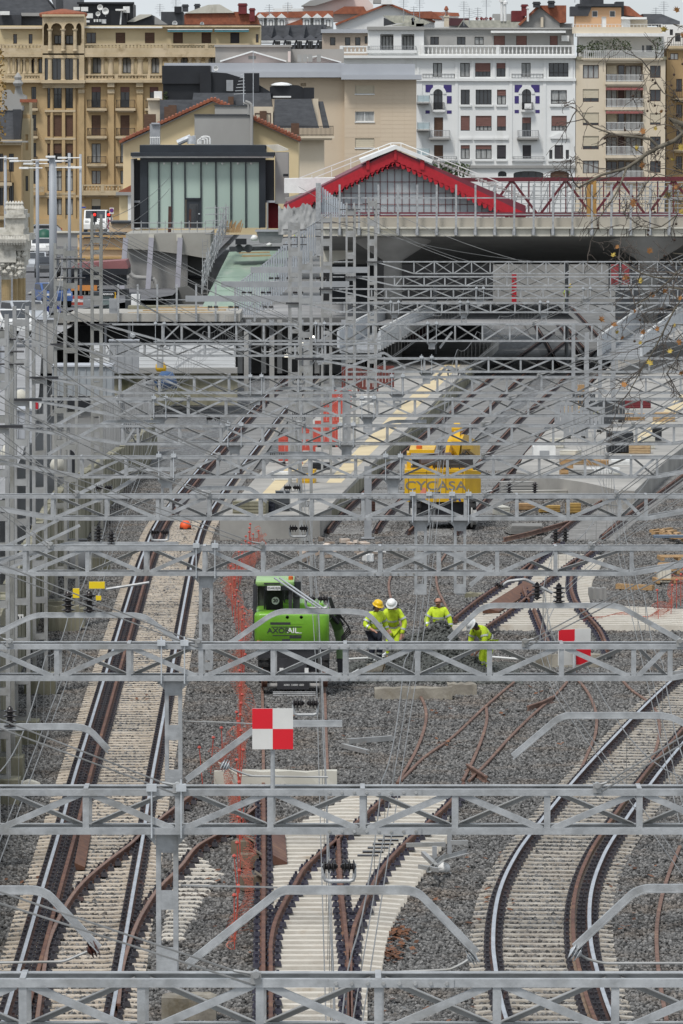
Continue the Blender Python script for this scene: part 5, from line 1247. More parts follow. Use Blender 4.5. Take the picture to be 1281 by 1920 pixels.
# ------------------------------------------------------------------ the station under construction
M_anth=mat('anthracite cladding',(.028,.034,.042),(.02,.024,.03),.8,.4)
M_frost=mat('frosted green glass',(.40,.50,.44),(.35,.445,.39),.15,.16,0,spec=.6,stretch=(1,1,.3))
Y=400.0;w=thing('glass_pavilion','anthracite pavilion with seven tall frosted green glass panels and a dark door','pavilion',(P(380,425,Y).x,Y,P(380,428,Y).z))
block(w,262,498,272,287,Y+.5,7,M_anth,'parapet');block(w,245,514,286,293,Y-.8,9,M_anth,'canopy');block(w,247,512,293,296,Y-.6,8,M_paint_w,'soffit_edge')
block(w,263,276,296,427,Y,1,M_anth,'frame');block(w,488,498,296,427,Y,1,M_anth,'frame');block(w,276,488,296,304,Y,1,M_anth,'frame');block(w,250,263,300,427,Y+.6,1,M_blackclad,'side_panel');block(w,498,514,300,380,Y+.6,1,M_blackclad,'side_panel')
block(w,250,263,376,380,Y+.4,.3,M_zincb,'ledge');block(w,500,516,376,380,Y+.4,.3,M_zincb,'ledge');block(w,246,251,298,430,Y-.2,7,M_greyw,'side_wall');block(w,500,503,380,430,Y,.3,M_greyw,'post')
edges=[277,298,322,347,377,405,433,461,487]
for i in range(8):
 a,c=edges[i]+1.2,edges[i+1]-1.2;block(w,a,c,304,372 if i == 3 else 427,Y+.25,.06,M_frost,'glass_panel')
for x in edges: block(w,x-1.2,x+1.2,304,428,Y+.1,.35,M_anth,'mullion')
block(w,347,377,371,374,Y+.1,.3,M_anth,'transom');block(w,349,376,374,428,Y+.2,.1,M_anth,'door');block(w,355,372,382,426,Y+.17,.02,M_glass,'door_glass');block(w,372,375,400,402,Y+.1,.05,M_alu,'door_handle')
for x in (308,333,362,388,417,446,471): b=MB();b.lathe(P(x,306.5,Y+.05),[(.06,.1),(.075,0),(.01,-.04)],8,'Y');b.build('spot_lamp',M_paint_w,w)
facade(w,Y+.8,516,540,286,382,[],M_greyw,back=8);poly(w,[(498,272),(516,284),(540,282),(540,280),(520,271)],Y+1,5,M_concl,'roof');block(w,531,541,326,331,Y,.5,M_blackclad,'bracket');block(w,503,522,380,428,Y+2,.2,M_red,'red_panel')
b=MB()
for k in range(3): b.path(rounded([P(371+k*3,270,Y+2),P(371+k*3,262-k*3,Y+2),P(384+k*5,262-k*3,Y+2),P(384+k*5,270,Y+2)],.2),.06,7)
b.build('white_pipes',M_paint_w,w);b=MB();b.tube(P(333,268,Y+2),P(358,257,Y+2),.22,10);b.tube(P(359,270,Y+2),P(359,255,Y+2),.3,10);b.tube(P(364,270,Y+2),P(364,254,Y+2),.12,8);b.build('duct',M_alu,w)
block(w,281,300,232,272,Y+3,.8,M_grey,'plant_cabinet');block(w,284,299,230,233,Y+2.8,1,M_zincb,'plant_cabinet_lid')
b=MB()
for k in range(5): b.tube(P(283+k*4,270,Y+2.6),P(283+k*4,256,Y+2.6),.03,4)
b.tube(P(281,258,Y+2.6),P(300,258,Y+2.6),.03,4);b.build('roof_guard',M_paint_w,w)

# --- the old train shed: red barge boards, glazed gable
Y=375.0;w=thing('train_shed','old train shed gable with scalloped red barge boards and arched glazing','shed',(P(741,405,Y).x,Y,P(741,405,Y).z))
sl=(385-290)/(741-535);sr=(392-290)/(985-741)
poly(w,[(560,405),(560,372),(741,300),(950,385),(950,405)],Y+.8,25,M_redpl if False else mat('shed glazing backing',(.42,.45,.46),(.36,.385,.395),.2,.3),'glazing')
bars=MB()
for k in range(27):
 x=577+k*13.6;yt=300+abs(x-741)*(.40 if x < 741 else .41)
 bars.bar(P(x,405,Y+.75),P(x,min(yt,403),Y+.75),.035,.03)
for y in (341,362,383): bars.bar(P(741-(y-302)/.42,y,Y+.74),P(741+(y-302)/.42,y,Y+.74),.03,.03)
bars.build('glazing_bars',M_ox,w,kind='stuff')
hb=MB()
for k in range(26):
 x=583.8+k*13.6;yt=309+abs(x-741)*.41
 if yt > 396: continue
 c=P(x,yt,Y+.73);s=PXM(Y);pts=[(c.x+6.5/s*math.cos(t),Y+.73,c.z+6.5/s*math.sin(t)-.05) for t in [math.pi*q/6 for q in range(7)]]
 hb.path(pts,.022,4)
hb.build('glazing_arches',M_ox,w,kind='stuff')
M_redd=mat('dark red roof metal',(.17,.03,.045),(.13,.024,.035),1,.55)
for sgn,xe,ye in ((-1,532,388),(1,986,400)):
 a,c=P(741,283,Y),P(xe,ye,Y);n=24 if sgn > 0 else 22
 bb=MB();bb.prism([a,c,c+Vector((0,0,-.62)),a+Vector((0,0,-.72))],(0,.12,0))
 for k in range(n):
  p=a.lerp(c,k/n)+Vector((0,0,-.70));q=a.lerp(c,(k+1)/n)+Vector((0,0,-.62));m_=(p+q)/2
  bb.prism([p,q,m_+Vector((.08,0,-.28)),m_+Vector((-.08,0,-.28))],(0,.1,0))
 bb.build('barge_board',M_red,w)
 rf=MB();rf.prism([a+Vector((0,0,.0)),c+Vector((0,0,.0)),c+Vector((0,0,.5 if sgn > 0 else .14)),a+Vector((0,0,.10))],(0,26,0));rf.build('roof',M_redd,w)
# lantern with white roof
for x0,x1,y0,y1 in ((687,693,300,318),(788,796,300,318),(739,744,281,300)): block(w,x0,x1,y0,y1,Y-.1,.3,M_red,'lantern_post')
for a,c in (((675,303),(741,277)),((741,277),(807,304))): sbar('lantern_roof','box',P(a[0],a[1]-2,Y+8) ,P(c[0],c[1]-2,Y+8),16.5,.24,M_paint_w,w)
poly(w,[(690,318),(741,296),(790,317)],Y+.2,20,M_redd,'lantern_base')
rl=MB()
for a,c in (((545,340),(733,268)),((733,268),(752,268)),((752,268),(945,345)),((560,345),(733,276)),((752,276),(935,350))):
 rl.bar(P(*a,Y+6),P(*c,Y+6),.06,.06)
for x,y in ((585,328),(622,313),(658,298),(710,277),(733,268),(752,268),(790,283),(823,297),(860,311),(897,326),(930,340)): rl.bar(P(x,y,Y+6),P(x,y+18,Y+6),.05,.05)
rl.build('roof_guard_rail',M_paint_w,w)
st_=MB()
for k in range(24): x=812+k*7.2;c=P(x,300+(x-812)*.415,Y+4);st_.box(c,(.5,1.2,.06))
st_.build('roof_steps',M_greyw,w)
block(w,600,985,398,406,Y-.2,.3,M_redd,'sill_beam')
plant('roof_shrub','dark green shrubs showing over the red shed roof',846,318,480,1.6,.8,200,sz=.16)
# white low roofs left of the shed
slab=thing('site_canopy','white sheeted canopy between glass pavilion and red shed','canopy',(P(565,350,385).x,385,P(565,385,385).z));poly(slab,[(533,362),(533,335),(632,333),(640,340),(585,362)],388,4,M_paint_w,'canopy_wall');poly(slab,[(534,372),(590,358),(620,352),(545,384)],386,4,M_greyw,'canopy_roof')

# --- concrete deck over the tracks
Y=340.0;s=PXM(Y);deck=thing('station_deck','wide concrete station deck with pale fascia and galvanised posts','deck',(P(940,440,Y).x,Y,P(940,444,Y).z))
xl,xr=P(606,428,Y).x,P(1460,428,Y).x;zt=P(900,408,Y).z;zl=P(900,427,Y).z;zb=P(900,443,Y).z
b=MB();b.lohi((xl,Y+.35,zl),(xr,Y+.6,zt));b.build('parapet',mat('taupe parapet concrete',(.40,.37,.315),(.35,.32,.27),.4,.85,0,.05,8),deck)
b=MB();b.lohi((xl,Y-.2,zl-.05),(xr,Y+.5,zl+.04));b.build('ledge',M_concl,deck)
nf=24
for k in range(nf):
 x0=xl+(xr-xl)*k/nf;x1=xl+(xr-xl)*(k+1)/nf;b=MB();b.lohi((x0+.02,Y,zb),(x1-.02,Y+.5,zl-.053));b.build('fascia_panel',M_concl,deck)
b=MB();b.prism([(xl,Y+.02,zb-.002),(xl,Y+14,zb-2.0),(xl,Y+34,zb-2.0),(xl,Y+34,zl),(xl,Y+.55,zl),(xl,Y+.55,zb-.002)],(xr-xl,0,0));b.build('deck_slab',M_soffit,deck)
b=MB();b.lohi((P(590,440,Y).x,Y+34,zb-2.0),(P(915,440,Y).x,Y+104,zb-1.2));b.build('rear_shade_slab',M_soffit,deck)  # slab added to keep light out below; stops short of the grey wall
for k in range(19):
 x=P(637+k*36.35,400,Y).x;z1=P(900,346,Y).z;z0=P(900,441,Y).z
 o=sbar('post','box',(x,Y-.28,z0),(x,Y-.28,z1),.11,.115,M_galv,deck);sbar('post_bracket','box',(x,Y-.13,z0),(x,Y-.13,zl-.08),.16,.22,M_grey,deck)
for y in (371,402): sbar('rail','box',(xl,Y-.2,P(900,y,Y).z),(xr,Y-.2,P(900,y,Y).z),.05,.07,M_galv,deck)
# mesh infill between posts is bare; columns with flared heads
for px,half in ((737,17),(1216,18)):
 c=P(px,470,Y+3);zc=P(px,490,Y+3).z;b=MB();r=half/PXM(Y+3)
 b.lathe((c.x,Y+3,0),[(r,0),(r,zc-.1),(r*1.2,zc+.1),(r*5.0,zb-.12),(r*5.0,zb+.05)],28);b.build('column',M_concg,deck,True)
b=MB();b.lathe((P(712,440,Y).x,Y+.3,zb+.05),[(.3,0),(1.2,0),(1.25,.1)],12);b.build('lug',M_concl,deck)
for px in (816,1063): b=MB();p=P(px,480,Y+12);b.tube((p.x,Y+12,0),(p.x,Y+12,zb-1),.12,8);b.build('slim_column',M_grey,deck)
# red brown footbridge truss on the deck
Yb=395.0;fb=thing('footbridge','dark red footbridge truss running to the right edge behind the posts','footbridge',(P(1070,405,Yb).x,Yb,P(1070,410,Yb).z))
M_mar=mat('maroon steel',(.13,.022,.03),(.10,.018,.024),1,.5)
for q in (0,3.2):
 sbar('top_chord','box',P(858,337,Yb+q),P(1330,335,Yb+q),.3,.28,M_mar,fb);sbar('bottom_chord','box',P(858,402,Yb+q),P(1330,402,Yb+q),.3,.26,M_mar,fb)
 for k in range(5):
  x=960+k*101
  sbar('diagonal','box',P(x-2,340,Yb+q),P(x-48,402,Yb+q),.14,.17,M_mar,fb);sbar('diagonal','box',P(x+2,340,Yb+q),P(x+48,402,Yb+q),.14,.17,M_mar,fb)
  for d in (-30,0,32): sbar('upright','box',P(x+d,340,Yb+q),P(x+d,400,Yb+q),.07,.08,M_mar,fb)
block(fb,960,1330,345,400,Yb+3.5,.05,mat('grey safety mesh',(.28,.27,.27),(.2,.2,.2),3,.9),'mesh_panel') if False else None
for x0,x1 in ((1101,1106),(1112,1118)): sbar('timber_post','box',P((x0+x1)/2,406,Yb-3),P((x0+x1)/2,338,Yb-3),.3,.24,mat('ochre timber',(.42,.24,.07),(.34,.19,.055),2,.7),fb)
sbar('timber_post','box',P(1109,406,Yb-2.9),P(1109,338,Yb-2.9),.05,.5,MATS['ochre timber'],fb)
# scaffolding and sheeting behind
sc_=thing('scaffolding','galvanised scaffolding seen through the maroon footbridge','scaffold',(P(1070,410,410).x,410,P(1070,410,410).z));b=MB();Ys=408.0
for k in range(34):
 x=905+k*12.2;b.tube(P(x,412,Ys+(k % 3)),P(x,338+(k*7) % 9,Ys+(k % 3)),.035,5)
for k in range(9): b.tube(P(900,342+k*8,Ys-.1),P(1320,342+k*8,Ys-.1),.032,5)
for k in range(16): x=905+k*25;b.tube(P(x,410,Ys-.2),P(x+24,345,Ys-.2),.028,4)
b.build('scaffold_tubes',M_galv,sc_,kind='stuff')
M_sheet=mat('crumpled grey sheeting',(.42,.42,.41),(.32,.32,.315),1.2,.8,0,.6,3)
def crumple(name,lab,px,Y_,m,amp=.4,seed=1,cat='sheeting'):
 (x0,x1,y0,y1)=px;L_,R_,B_,T_=px2(x0,x1,y0,y1,Y_);b=MB();nx,nz=26,8;r_=random.Random(seed);vs=[];fs=[]
 for k in range(nz+1):
  for i in range(nx+1): vs.append((L_+(R_-L_)*i/nx,Y_+r_.uniform(-amp,amp),B_+(T_-B_)*k/nz*r_.uniform(.8,1)))
 for k in range(nz):
  for i in range(nx): a=k*(nx+1)+i;fs.append((a,a+1,a+nx+2,a+nx+1))
 b.add(vs,fs);return tag(b.build(name,m,None,True),lab,cat)
crumple('tarpaulin','grey sheeting under the red eaves left of the shed',(522,600,380,440),372,M_sheet,.08,5)
# backs below the deck
bw=thing('station_wall','grey concrete wall seen deep under the station deck','wall',(P(1040,560,480).x,480,0));block(bw,925,1155,494,566,480,1,M_concg,'wall_face')
block(bw,600,1400,430,640,492,1,M_dark,'depth_shade_wall');block(bw,1155,1420,500,600,428,1,M_darkgrey,'wall_face')  # near black wall puts the deep shade under the deck into colour
for x0,x1 in ((1146,1160),(1166,1180)): block(bw,x0,x1,496,535,420,.3,mat('faded red board',(.36,.07,.075),(.28,.05,.055),1,.7),'red_board')
for x in (1143,1163,1184,1196): block(bw,x-1.5,x+1.5,494,540,419,.4,M_blackclad,'frame_post')
slab2=[G(640,640,0),G(900,640,0),G(1060,530,0),G(930,530,0)]
ug=track('pair of rails leading away under the station deck',[(1075,690),(1045,640),(1010,590),(975,545)],[(-.87,M_rustd,M_rust),(.87,M_rustd,M_rust)],0,slp=(2.6,.3,.2,'M_slpg',.02))
ug2=track('right pair of rails leading away under the station deck',[(1130,665),(1105,640),(1062,590),(1020,545)],[(-.87,M_rustd,M_rust),(.87,M_rustd,M_rust)],0,slp=(2.6,.3,.2,'M_slpg',.02))
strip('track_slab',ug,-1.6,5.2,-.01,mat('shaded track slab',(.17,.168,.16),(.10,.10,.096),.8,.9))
pst=thing('red_post','bright red post standing below the deck beside the rails','post',G(964,606));sbar('post_shaft','box',G(964,606),G(964,606)+Vector((0,0,3.7)),.3,.36,M_red,pst)
b=MB();b.box(G(964,606)+Vector((.5,0,.45)),(.9,.5,.9));b.build('post_box',M_redpl,pst)
dk=thing('deck_shade_box','charcoal box standing for deep shade below the deck left of the rails','room',G(800,668));block(dk,740,905,590,668,372,10,M_darkgrey,'wall');block(dk,770,800,600,640,371.6,.3,mat('maroon panel',(.07,.022,.03),(.06,.02,.026),1,.6),'panel');block(dk,620,700,478,640,384,4,M_darkgrey,'stair_wall')  # charcoal box added for the blackness under the deck
# inclined stair and escalator balustrades
def incline(lab,pts,Y0,Y1,wpx):
 t=thing('stair_balustrade',lab,'balustrade',G(pts[0][0],pts[0][1]+30,.7));a,c=P(*pts[0],Y0),P(*pts[1],Y1);d=c-a
 for dx in (0,wpx):
  b=MB();o_=Vector((dx,0,0));b.add([a+o_,c+o_,c+o_+Vector((0,0,1.0)),a+o_+Vector((0,0,1.0)),a+o_+Vector((.14,0,0)),c+o_+Vector((.14,0,0)),c+o_+Vector((.14,0,1.0)),a+o_+Vector((.14,0,1.0))],[(0,1,2,3),(4,7,6,5),(3,2,6,7),(0,4,5,1),(0,3,7,4),(1,5,6,2)])
  b.build('stair_side',M_alu,t);h=MB();h.tube(a+o_+Vector((.07,0,1.12)),c+o_+Vector((.07,0,1.12)),.05,6);h.build('handrail',M_paint_w,t)
 sb=MB();n=22
 for k in range(n):
  p=a.lerp(c,k/n);sb.lohi((p.x+.15,p.y,p.z-.2),(p.x+wpx,p.y+d.y/n,p.z))
 sb.build('steps',M_grey,t,kind='stuff')
incline('white sided stair rising from the middle platform under the deck',[(632,655),(742,596)],318,350,2.3)
incline('white sided stair at the right rising from the right platform',[(1120,668),(1252,572)],322,356,2.4)

# --- concrete hall below the glass pavilion with inclined ribs
Y=388.0;w=thing('concrete_hall','raw concrete hall with three leaning grey ribs below the glass pavilion','hall',(P(320,590,Y).x,Y,ZS-1.2))
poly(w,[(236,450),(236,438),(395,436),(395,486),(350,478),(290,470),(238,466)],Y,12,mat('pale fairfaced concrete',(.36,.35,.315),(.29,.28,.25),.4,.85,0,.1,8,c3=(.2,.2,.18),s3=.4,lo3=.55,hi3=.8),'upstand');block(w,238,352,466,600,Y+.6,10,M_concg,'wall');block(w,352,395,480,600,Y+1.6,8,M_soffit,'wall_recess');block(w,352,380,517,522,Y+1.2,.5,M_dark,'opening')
for xa,xc in ((284,275),(338,331),(236,226)): sbar('rib','box',P(xa,446,Y-.8),P(xc,582,Y-1.4),.3,.34,mat('galvanised rib',(.34,.335,.37),(.28,.275,.31),1,.6),w)
for xa in (284,336): block(w,xa-5,xa+5,440,452,Y-.5,.5,M_concl,'rib_head')
b=MB();b.path(rounded([P(240,505,Y-1),P(250,520,Y-1),P(290,522,Y-1),P(295,540,Y-1)],.5),.15,8);b.build('pipe',M_greyw,w)
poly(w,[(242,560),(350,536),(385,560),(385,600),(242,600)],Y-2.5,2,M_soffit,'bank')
# edge slab over the dark void, with posts
Yv=331.0;w=thing('edge_slab','long thin concrete slab edge above a dark void left of the stairs','slab',(P(350,610,Yv).x,Yv,0));block(w,130,450,588,603,Yv,9,M_conc,'slab');block(w,60,130,594,606,Yv+2,9,M_conc,'slab');block(w,150,440,604,660,Yv+7,1,M_darkgrey,'void_wall');block(w,440,660,596,700,Yv+6,1,mat('dim concrete',(.13,.13,.125),(.09,.09,.088),.5,.9),'void_wall');[block(w,x,x+9,600,700,Yv+4,.5,M_grey if k % 2 else M_greyw,'pier') for k,x in enumerate((446,462,490,505,520,560,590,640))];block(w,240,372,574,589,Yv+8,2,M_concold,'upstand')  # left void wall coloured dark for the shade beneath the slab
for k in range(8): sbar('post','box',P(222+k*36.5,603,Yv-.2),P(222+k*36.5,533,Yv-.2),.1,.11,M_galv,w)
for y in (562,): sbar('rail','box',P(150,y,Yv-.15),P(490,y,Yv-.15),.04,.05,M_galv,w)
block(w,205,222,560,605,Yv+.2,.4,M_grey,'pier');block(w,196,200,604,660,Yv+1,.5,M_grey,'pier');block(w,240,245,604,660,Yv+1,.5,M_grey,'pier')
tmb=thing('timber_pile','long timbers and boards lying on the slab edge','timber',P(300,588,Yv+1));
for k in range(5): sbar('board','box',P(240+k*14,587-k*2.5,Yv+1.5),P(400+k*12,586-k*2.5,Yv+1.5),.3,.08,M_concl if k % 2 else M_pallet,tmb)
# white flat roof
wr=thing('flat_roof','white ribbed flat roof sheets left of the middle platform','roof',(P(300,680,300).x,300,0))
for k in range(6):
 y0,y1=646+k*7.5,646+(k+1)*7.5;a=G(172,y1,2.35-k*.06);b=MB()
 b.prism([G(172,y0+.8,2.4),G(440,y0+.8,2.4),G(442,y1,2.4),G(168,y1,2.4)],(0,0,-.12));b.build('roof_sheet',mat('white roof sheet',(.40,.40,.39),(.31,.31,.30),.5,.6),wr)
block(wr,168,445,690,700,G(300,692,2.4).y+.5,1,M_greyw,'wall');block(wr,168,445,699,760,G(300,692,2.4).y+.9,1,M_concold,'wall')
# green ramp, curb scaffold and slatted fence
rp_=thing('ramp','pale green sheeted ramp sloping down towards the tracks','ramp',P(440,560,366));b=MB()
a0,a1,c0,c1=P(430,472,394),P(548,468,394),P(372,590,362),P(478,590,362)
nn=14
for k in range(nn):
 p,q=a0.lerp(c0,k/nn),a1.lerp(c1,k/nn);r_,s_=a0.lerp(c0,(k+1)/nn),a1.lerp(c1,(k+1)/nn);b=MB();j=rnd.uniform(-.015,.015);jj=Vector((0,0,j))
 b.prism([p+jj,q+jj,s_+jj,r_+jj],(0,0,-.12));b.build('ramp_sheet',mat('pale green sheeting',(.27,.36,.28),(.21,.29,.23),.6,.55,c3=(.36,.39,.34),s3=.9,lo3=.52,hi3=.75,stretch=(1,.3,1)),rp_)
b=MB();b.add([c0,c1,c1+Vector((0,0,-4)),c0+Vector((0,0,-4))],[(0,1,2,3)]);b.build('ramp_wall',M_concg,rp_)
for k in range(4): sbar('plank','box',P(448+k*6,474+k*6,391),P(506+k*2,473+k*6,391),.2,.1,M_pallet,rp_)
fe=thing('slatted_fence','tall galvanised slatted fence curving down along the stair beside the deck','fence',P(600,520,345))
mslat=bpy.data.meshes.new('slat');b=MB();b.lohi((-.5,-.02,0),(.5,.02,1));mslat.from_pydata(b.v,[],b.f);mslat.materials.append(mat('bright galvanised slat',(.56,.59,.62),(.44,.47,.5),2,.45,.3))
tops=([445,475,500,540,585,596],[531,512,490,450,420,412]);bots=([445,500,540,596],[602,580,540,470])
x=445.0
while x < 597:
 Yf=352-(x-445)/152*8;a=P(x,np.interp(x,*bots),Yf);c=P(x,np.interp(x,*tops),Yf);o=link('slat',mslat,fe,a-fe.location);o.scale=(.1,1,c.z-a.z);o.rotation_euler=(0,0,.4);x += 4.6
x=597.0
while x < 652:
 Yf=344;a=P(x,np.interp(x,[597,610,652],[470,412,408]),Yf);c=P(x,np.interp(x,[597,652],[345,388]),Yf);o=link('slat',mslat,fe,a-fe.location);o.scale=(.1,1,c.z-a.z);o.rotation_euler=(0,0,.4);x += 4.3
for pa,pb in (((445,533,352.2),(500,492,349.2)),((500,492,349.2),(596,414,344.2)),((450,590,352.2),(596,472,344.2)),((597,360,344.2),(652,395,344.2))): sbar('rail','box',P(*pa),P(*pb),.05,.08,M_grey,fe)
sbar('corner_post','box',P(597,480,343.7),P(597,343,343.7),.25,.3,M_galv,fe)
ar=MB();L_=P(620,470,346);
pts_=[P(600,520,347),P(615,500,347),P(635,488,347),P(662,484,347),P(662,445,347),P(600,460,347)]
ar.prism(pts_,(0,1.5,0));o=ar.build('stair_arch',M_concl,deck)
# tube scaffold along the ramp
sc2=thing('tube_scaffold','thin tube scaffold and handrails along the left side of the green ramp','scaffold',P(400,545,372));b=MB()
for k in range(15):
 f=k/14;p=P(378+48*f,552-118*f,372+20*f);b.tube(p,p+Vector((rnd.uniform(-.1,.1),0,1.9)),.035,5)
 if k:
  for h in (.3,.9,1.5): b.tube(pp+Vector((0,0,h)),p+Vector((0,0,h+rnd.uniform(-.15,.15))),.03,5)
  b.tube(pp+Vector((0,0,.1)),p+Vector((0,0,1.7)),.025,4)
 pp=p
for k in range(6): b.tube(P(404+k*5,430,389+k % 2),P(404+k*5,385+(k*5) % 12,389+k % 2),.03,5)
for k in range(5): b.tube(P(385,390+k*12,388),P(430,389+k*12,388),.028,5)
b.build('scaffold_tubes',M_galv,sc2,kind='stuff')
ld=thing('ladder','aluminium ladder standing at the right end of the raw concrete wall','ladder',P(384,555,386))
for x in (380,389): sbar('ladder_rail','box',P(x,555,386),P(x,448,386),.05,.06,M_galv2,ld)
for k in range(14): sbar('rung','cyl',P(380,550-k*7.5,386),P(389,550-k*7.5,386),.04,.04,M_galv2,ld)
gd=thing('edge_railing','thin site railing in front of the glass pavilion','railing',P(380,436,390));b=MB()
for k in range(12): b.tube(P(250+k*15,438,390),P(250+k*15,414,390),.028,5)
for y in (418,428): b.tube(P(248,y,390),P(425,y,390),.028,5)
b.build('railing_tubes',M_galv,gd)
for i,(x,y0,y1,wd,lab) in enumerate([(318,387,440,6,'thick rusty steel beam upright in front of the pavilion'),(356,392,430,4,'slim rusty steel post in front of the pavilion door'),(534,390,440,6,'rusty jointed post beside the grey skip')]):
 t=thing('steel_post',lab,'post',P(x,y1,391));sbar('post_shaft','U',P(x,y1,391),P(x+1,y0,391),wd/27,wd/27,M_rustd,t)
sk=thing('skip','grey open skip with white bags at the top of the green ramp','skip',P(512,458,386));b=MB();L_,R_,B_,T_=px2(480,534,431,456,386)
b.add([(L_+.25,386,B_),(R_-.25,386,B_),(R_,385.8,T_),(L_,385.8,T_),(L_+.25,388,B_),(R_-.25,388,B_),(R_,388.2,T_),(L_,388.2,T_)],[(0,1,2,3),(4,7,6,5),(0,3,7,4),(1,5,6,2),(0,4,5,1)]);b.build('skip_body',M_grey,sk)
b=MB();b.lohi((L_-.05,385.7,T_-.12),(R_+.05,385.8,T_));b.build('skip_rim',M_zincb,sk)
def bag(lab,px,py,Y_,r,m=None,cat='bag',nm='rubble_bag',sq=1.0):
 c=P(px,py,Y_);bm=bmesh.new();bmesh.ops.create_icosphere(bm,subdivisions=2,radius=r)
 for v in bm.verts: v.co *= rnd.uniform(.82,1.1);v.co.z=max(v.co.z,-r*.6)*sq
 me=bpy.data.meshes.new(nm);bm.to_mesh(me);bm.free();me.materials.append(m or M_paint_w);me.shade_smooth()
 return tag(link(nm,me,None,c),lab,cat)
bag('white rubble bag leaning on the left end of the grey skip',477,447,385.5,.26);bag('small white sack lying right of the skip',505,459,385,.2,sq=.7)
tr=thing('buffer_tray','dark rubber fenders lying at the top of the ramp','fender',P(470,468,386));b=MB()
for x in (448,466): b.lathe(P(x,466,385.6),[(.28,0),(.28,.5)],10,'Y')
b.lohi(tuple(P(430,470,386.2)),tuple(P(545,462,388) ));b.build('fender_block',M_darkgrey,tr);b=MB();b.box(P(452,453,385.5),(.75,.4,.4));b.build('fender_crate',M_blackclad,tr)
pal=thing('formwork','yellow timber formwork props stacked beside the tube scaffold','formwork',P(430,432,391))
for k in range(12): sbar('prop','box',P(424+k*2.4,436,391-k*.05),P(427+k*2.6,412+(k*7) % 10,391-k*.05),.06,.07,M_wood,pal)
# ------------------------------------------------------------------ chequered signs on the gantries
def chequer(lab,c,s,yaw,pole):
 t=thing('chequered_sign',lab,'sign',c,'chequered signs');Rz=Matrix.Rotation(yaw,3,'Z')
 b=MB();b.box(c,(s,.012,s),0,Rz);b.build('sign_plate',M_paint_w,t)
 for dx,dz,m in ((-1,1,M_red),(1,-1,M_red)):
  b=MB();b.box(Vector(c)+Rz @ Vector((dx*s/4,-.010,dz*s/4)),(s/2,.006,s/2),0,Rz);b.build('red_field',mat('sign red',(.62,.008,.02),(.58,.008,.018),3,.4),t)
 for dx,dz in ((1,1),(-1,-1)):
  b=MB();b.box(Vector(c)+Rz @ Vector((dx*s/4,-.010,dz*s/4)),(s/2,.006,s/2),0,Rz);b.build('white_field',mat('sign white',(.62,.61,.58),(.56,.55,.52),4,.5),t)
 b=MB();b.tube(Vector(c)+Vector((0,.04,s/2-.05)),pole,.022,8);b.build('sign_pole',M_galv,t)
Y=gy(2)['Y'];chequer('upright red and white chequered square sign on the gantry beam at lower left of centre',P(511.5,1366.5,Y+.05),77/PXM(Y),0,P(511.5,1482,Y+.09))
Y=gy(3)['Y'];chequer('turned red and white chequered square sign behind the gantry at the right',P(1077,1213,Y+.75),68/PXM(Y),.42,P(1077,1270,Y+.6))

# ------------------------------------------------------------------ orange plastic net fences
def net(lab,px,h,seed,cat='fence',cell=.06,lean=.12,posts=True):
 r_=random.Random(seed);path=spline([G(*q) for q in px],cell);path=[p+Vector((.2*math.sin(i*cell*1.5+seed)+.06*math.sin(i*cell*5.3),0,0)) for i,p in enumerate(path)] if posts else path;t=thing('net_fence',lab,cat,path[0],'orange net fences');b=MB();nz=int(h/cell)
 grid=[]
 for i,p in enumerate(path):
  f=.72+.2*math.sin(i*.23+seed)+.08*math.sin(i*.9);hh=h*f;ox=lean*math.sin(i*.31);oy=.15*math.sin(i*.17)
  grid.append([p+Vector((ox*k/nz+r_.uniform(-.02,.02)+.08*math.sin(k*.8+i*.2),oy*k/nz+r_.uniform(-.02,.02),hh*k/nz)) for k in range(nz+1)])
 def strand(a,c,w=.0042):
  d=(c-a);s_=Vector((0,0,1)) if abs(d.z) < .6*d.length else Vector((1,0,0));s_=s_*w
  b.add([a-s_,a+s_,c+s_,c-s_],[(0,1,2,3)])
 for i in range(len(grid)-1):
  for k in range(nz):
   strand(grid[i][k],grid[i+1][k+1]);strand(grid[i+1][k],grid[i][k+1])
  strand(grid[i][nz],grid[i+1][nz],.009)
 b.build('net',M_orange,t,kind='stuff')
 if posts:
  for p in spline([G(*q) for q in px],1.9):
   q=MB();top=p+Vector((r_.uniform(-.08,.08),0,h*1.02));q.tube(p,top,.011,6);q.lathe(top,[(.035,-.02),(.045,.0),(.02,.04)],8);q.build('fence_post',M_redpl,t)
 return t
net('long orange net fence running down past the green excavator',[(472,1035),(452,1090),(436,1150),(455,1215),(455,1290),(450,1345),(448,1420),(450,1500),(452,1580),(450,1660),(440,1780)],.95,1)
net('orange net fence lying slack beside the concrete blocks at lower left',[(380,1470),(405,1440),(438,1420),(450,1405)],.8,2)
net('orange net at the far end behind the green excavator',[(430,1120),(455,1075),(484,1040)],.8,5)
net('orange net fallen flat over the white sleepers at the right',[(1095,1178),(1130,1166),(1170,1160),(1215,1168),(1240,1160)],.32,3,posts=False)
net('orange net standing at the right edge above the turnout',[(1235,1168),(1262,1155),(1281,1130),(1300,1110)],.95,4)

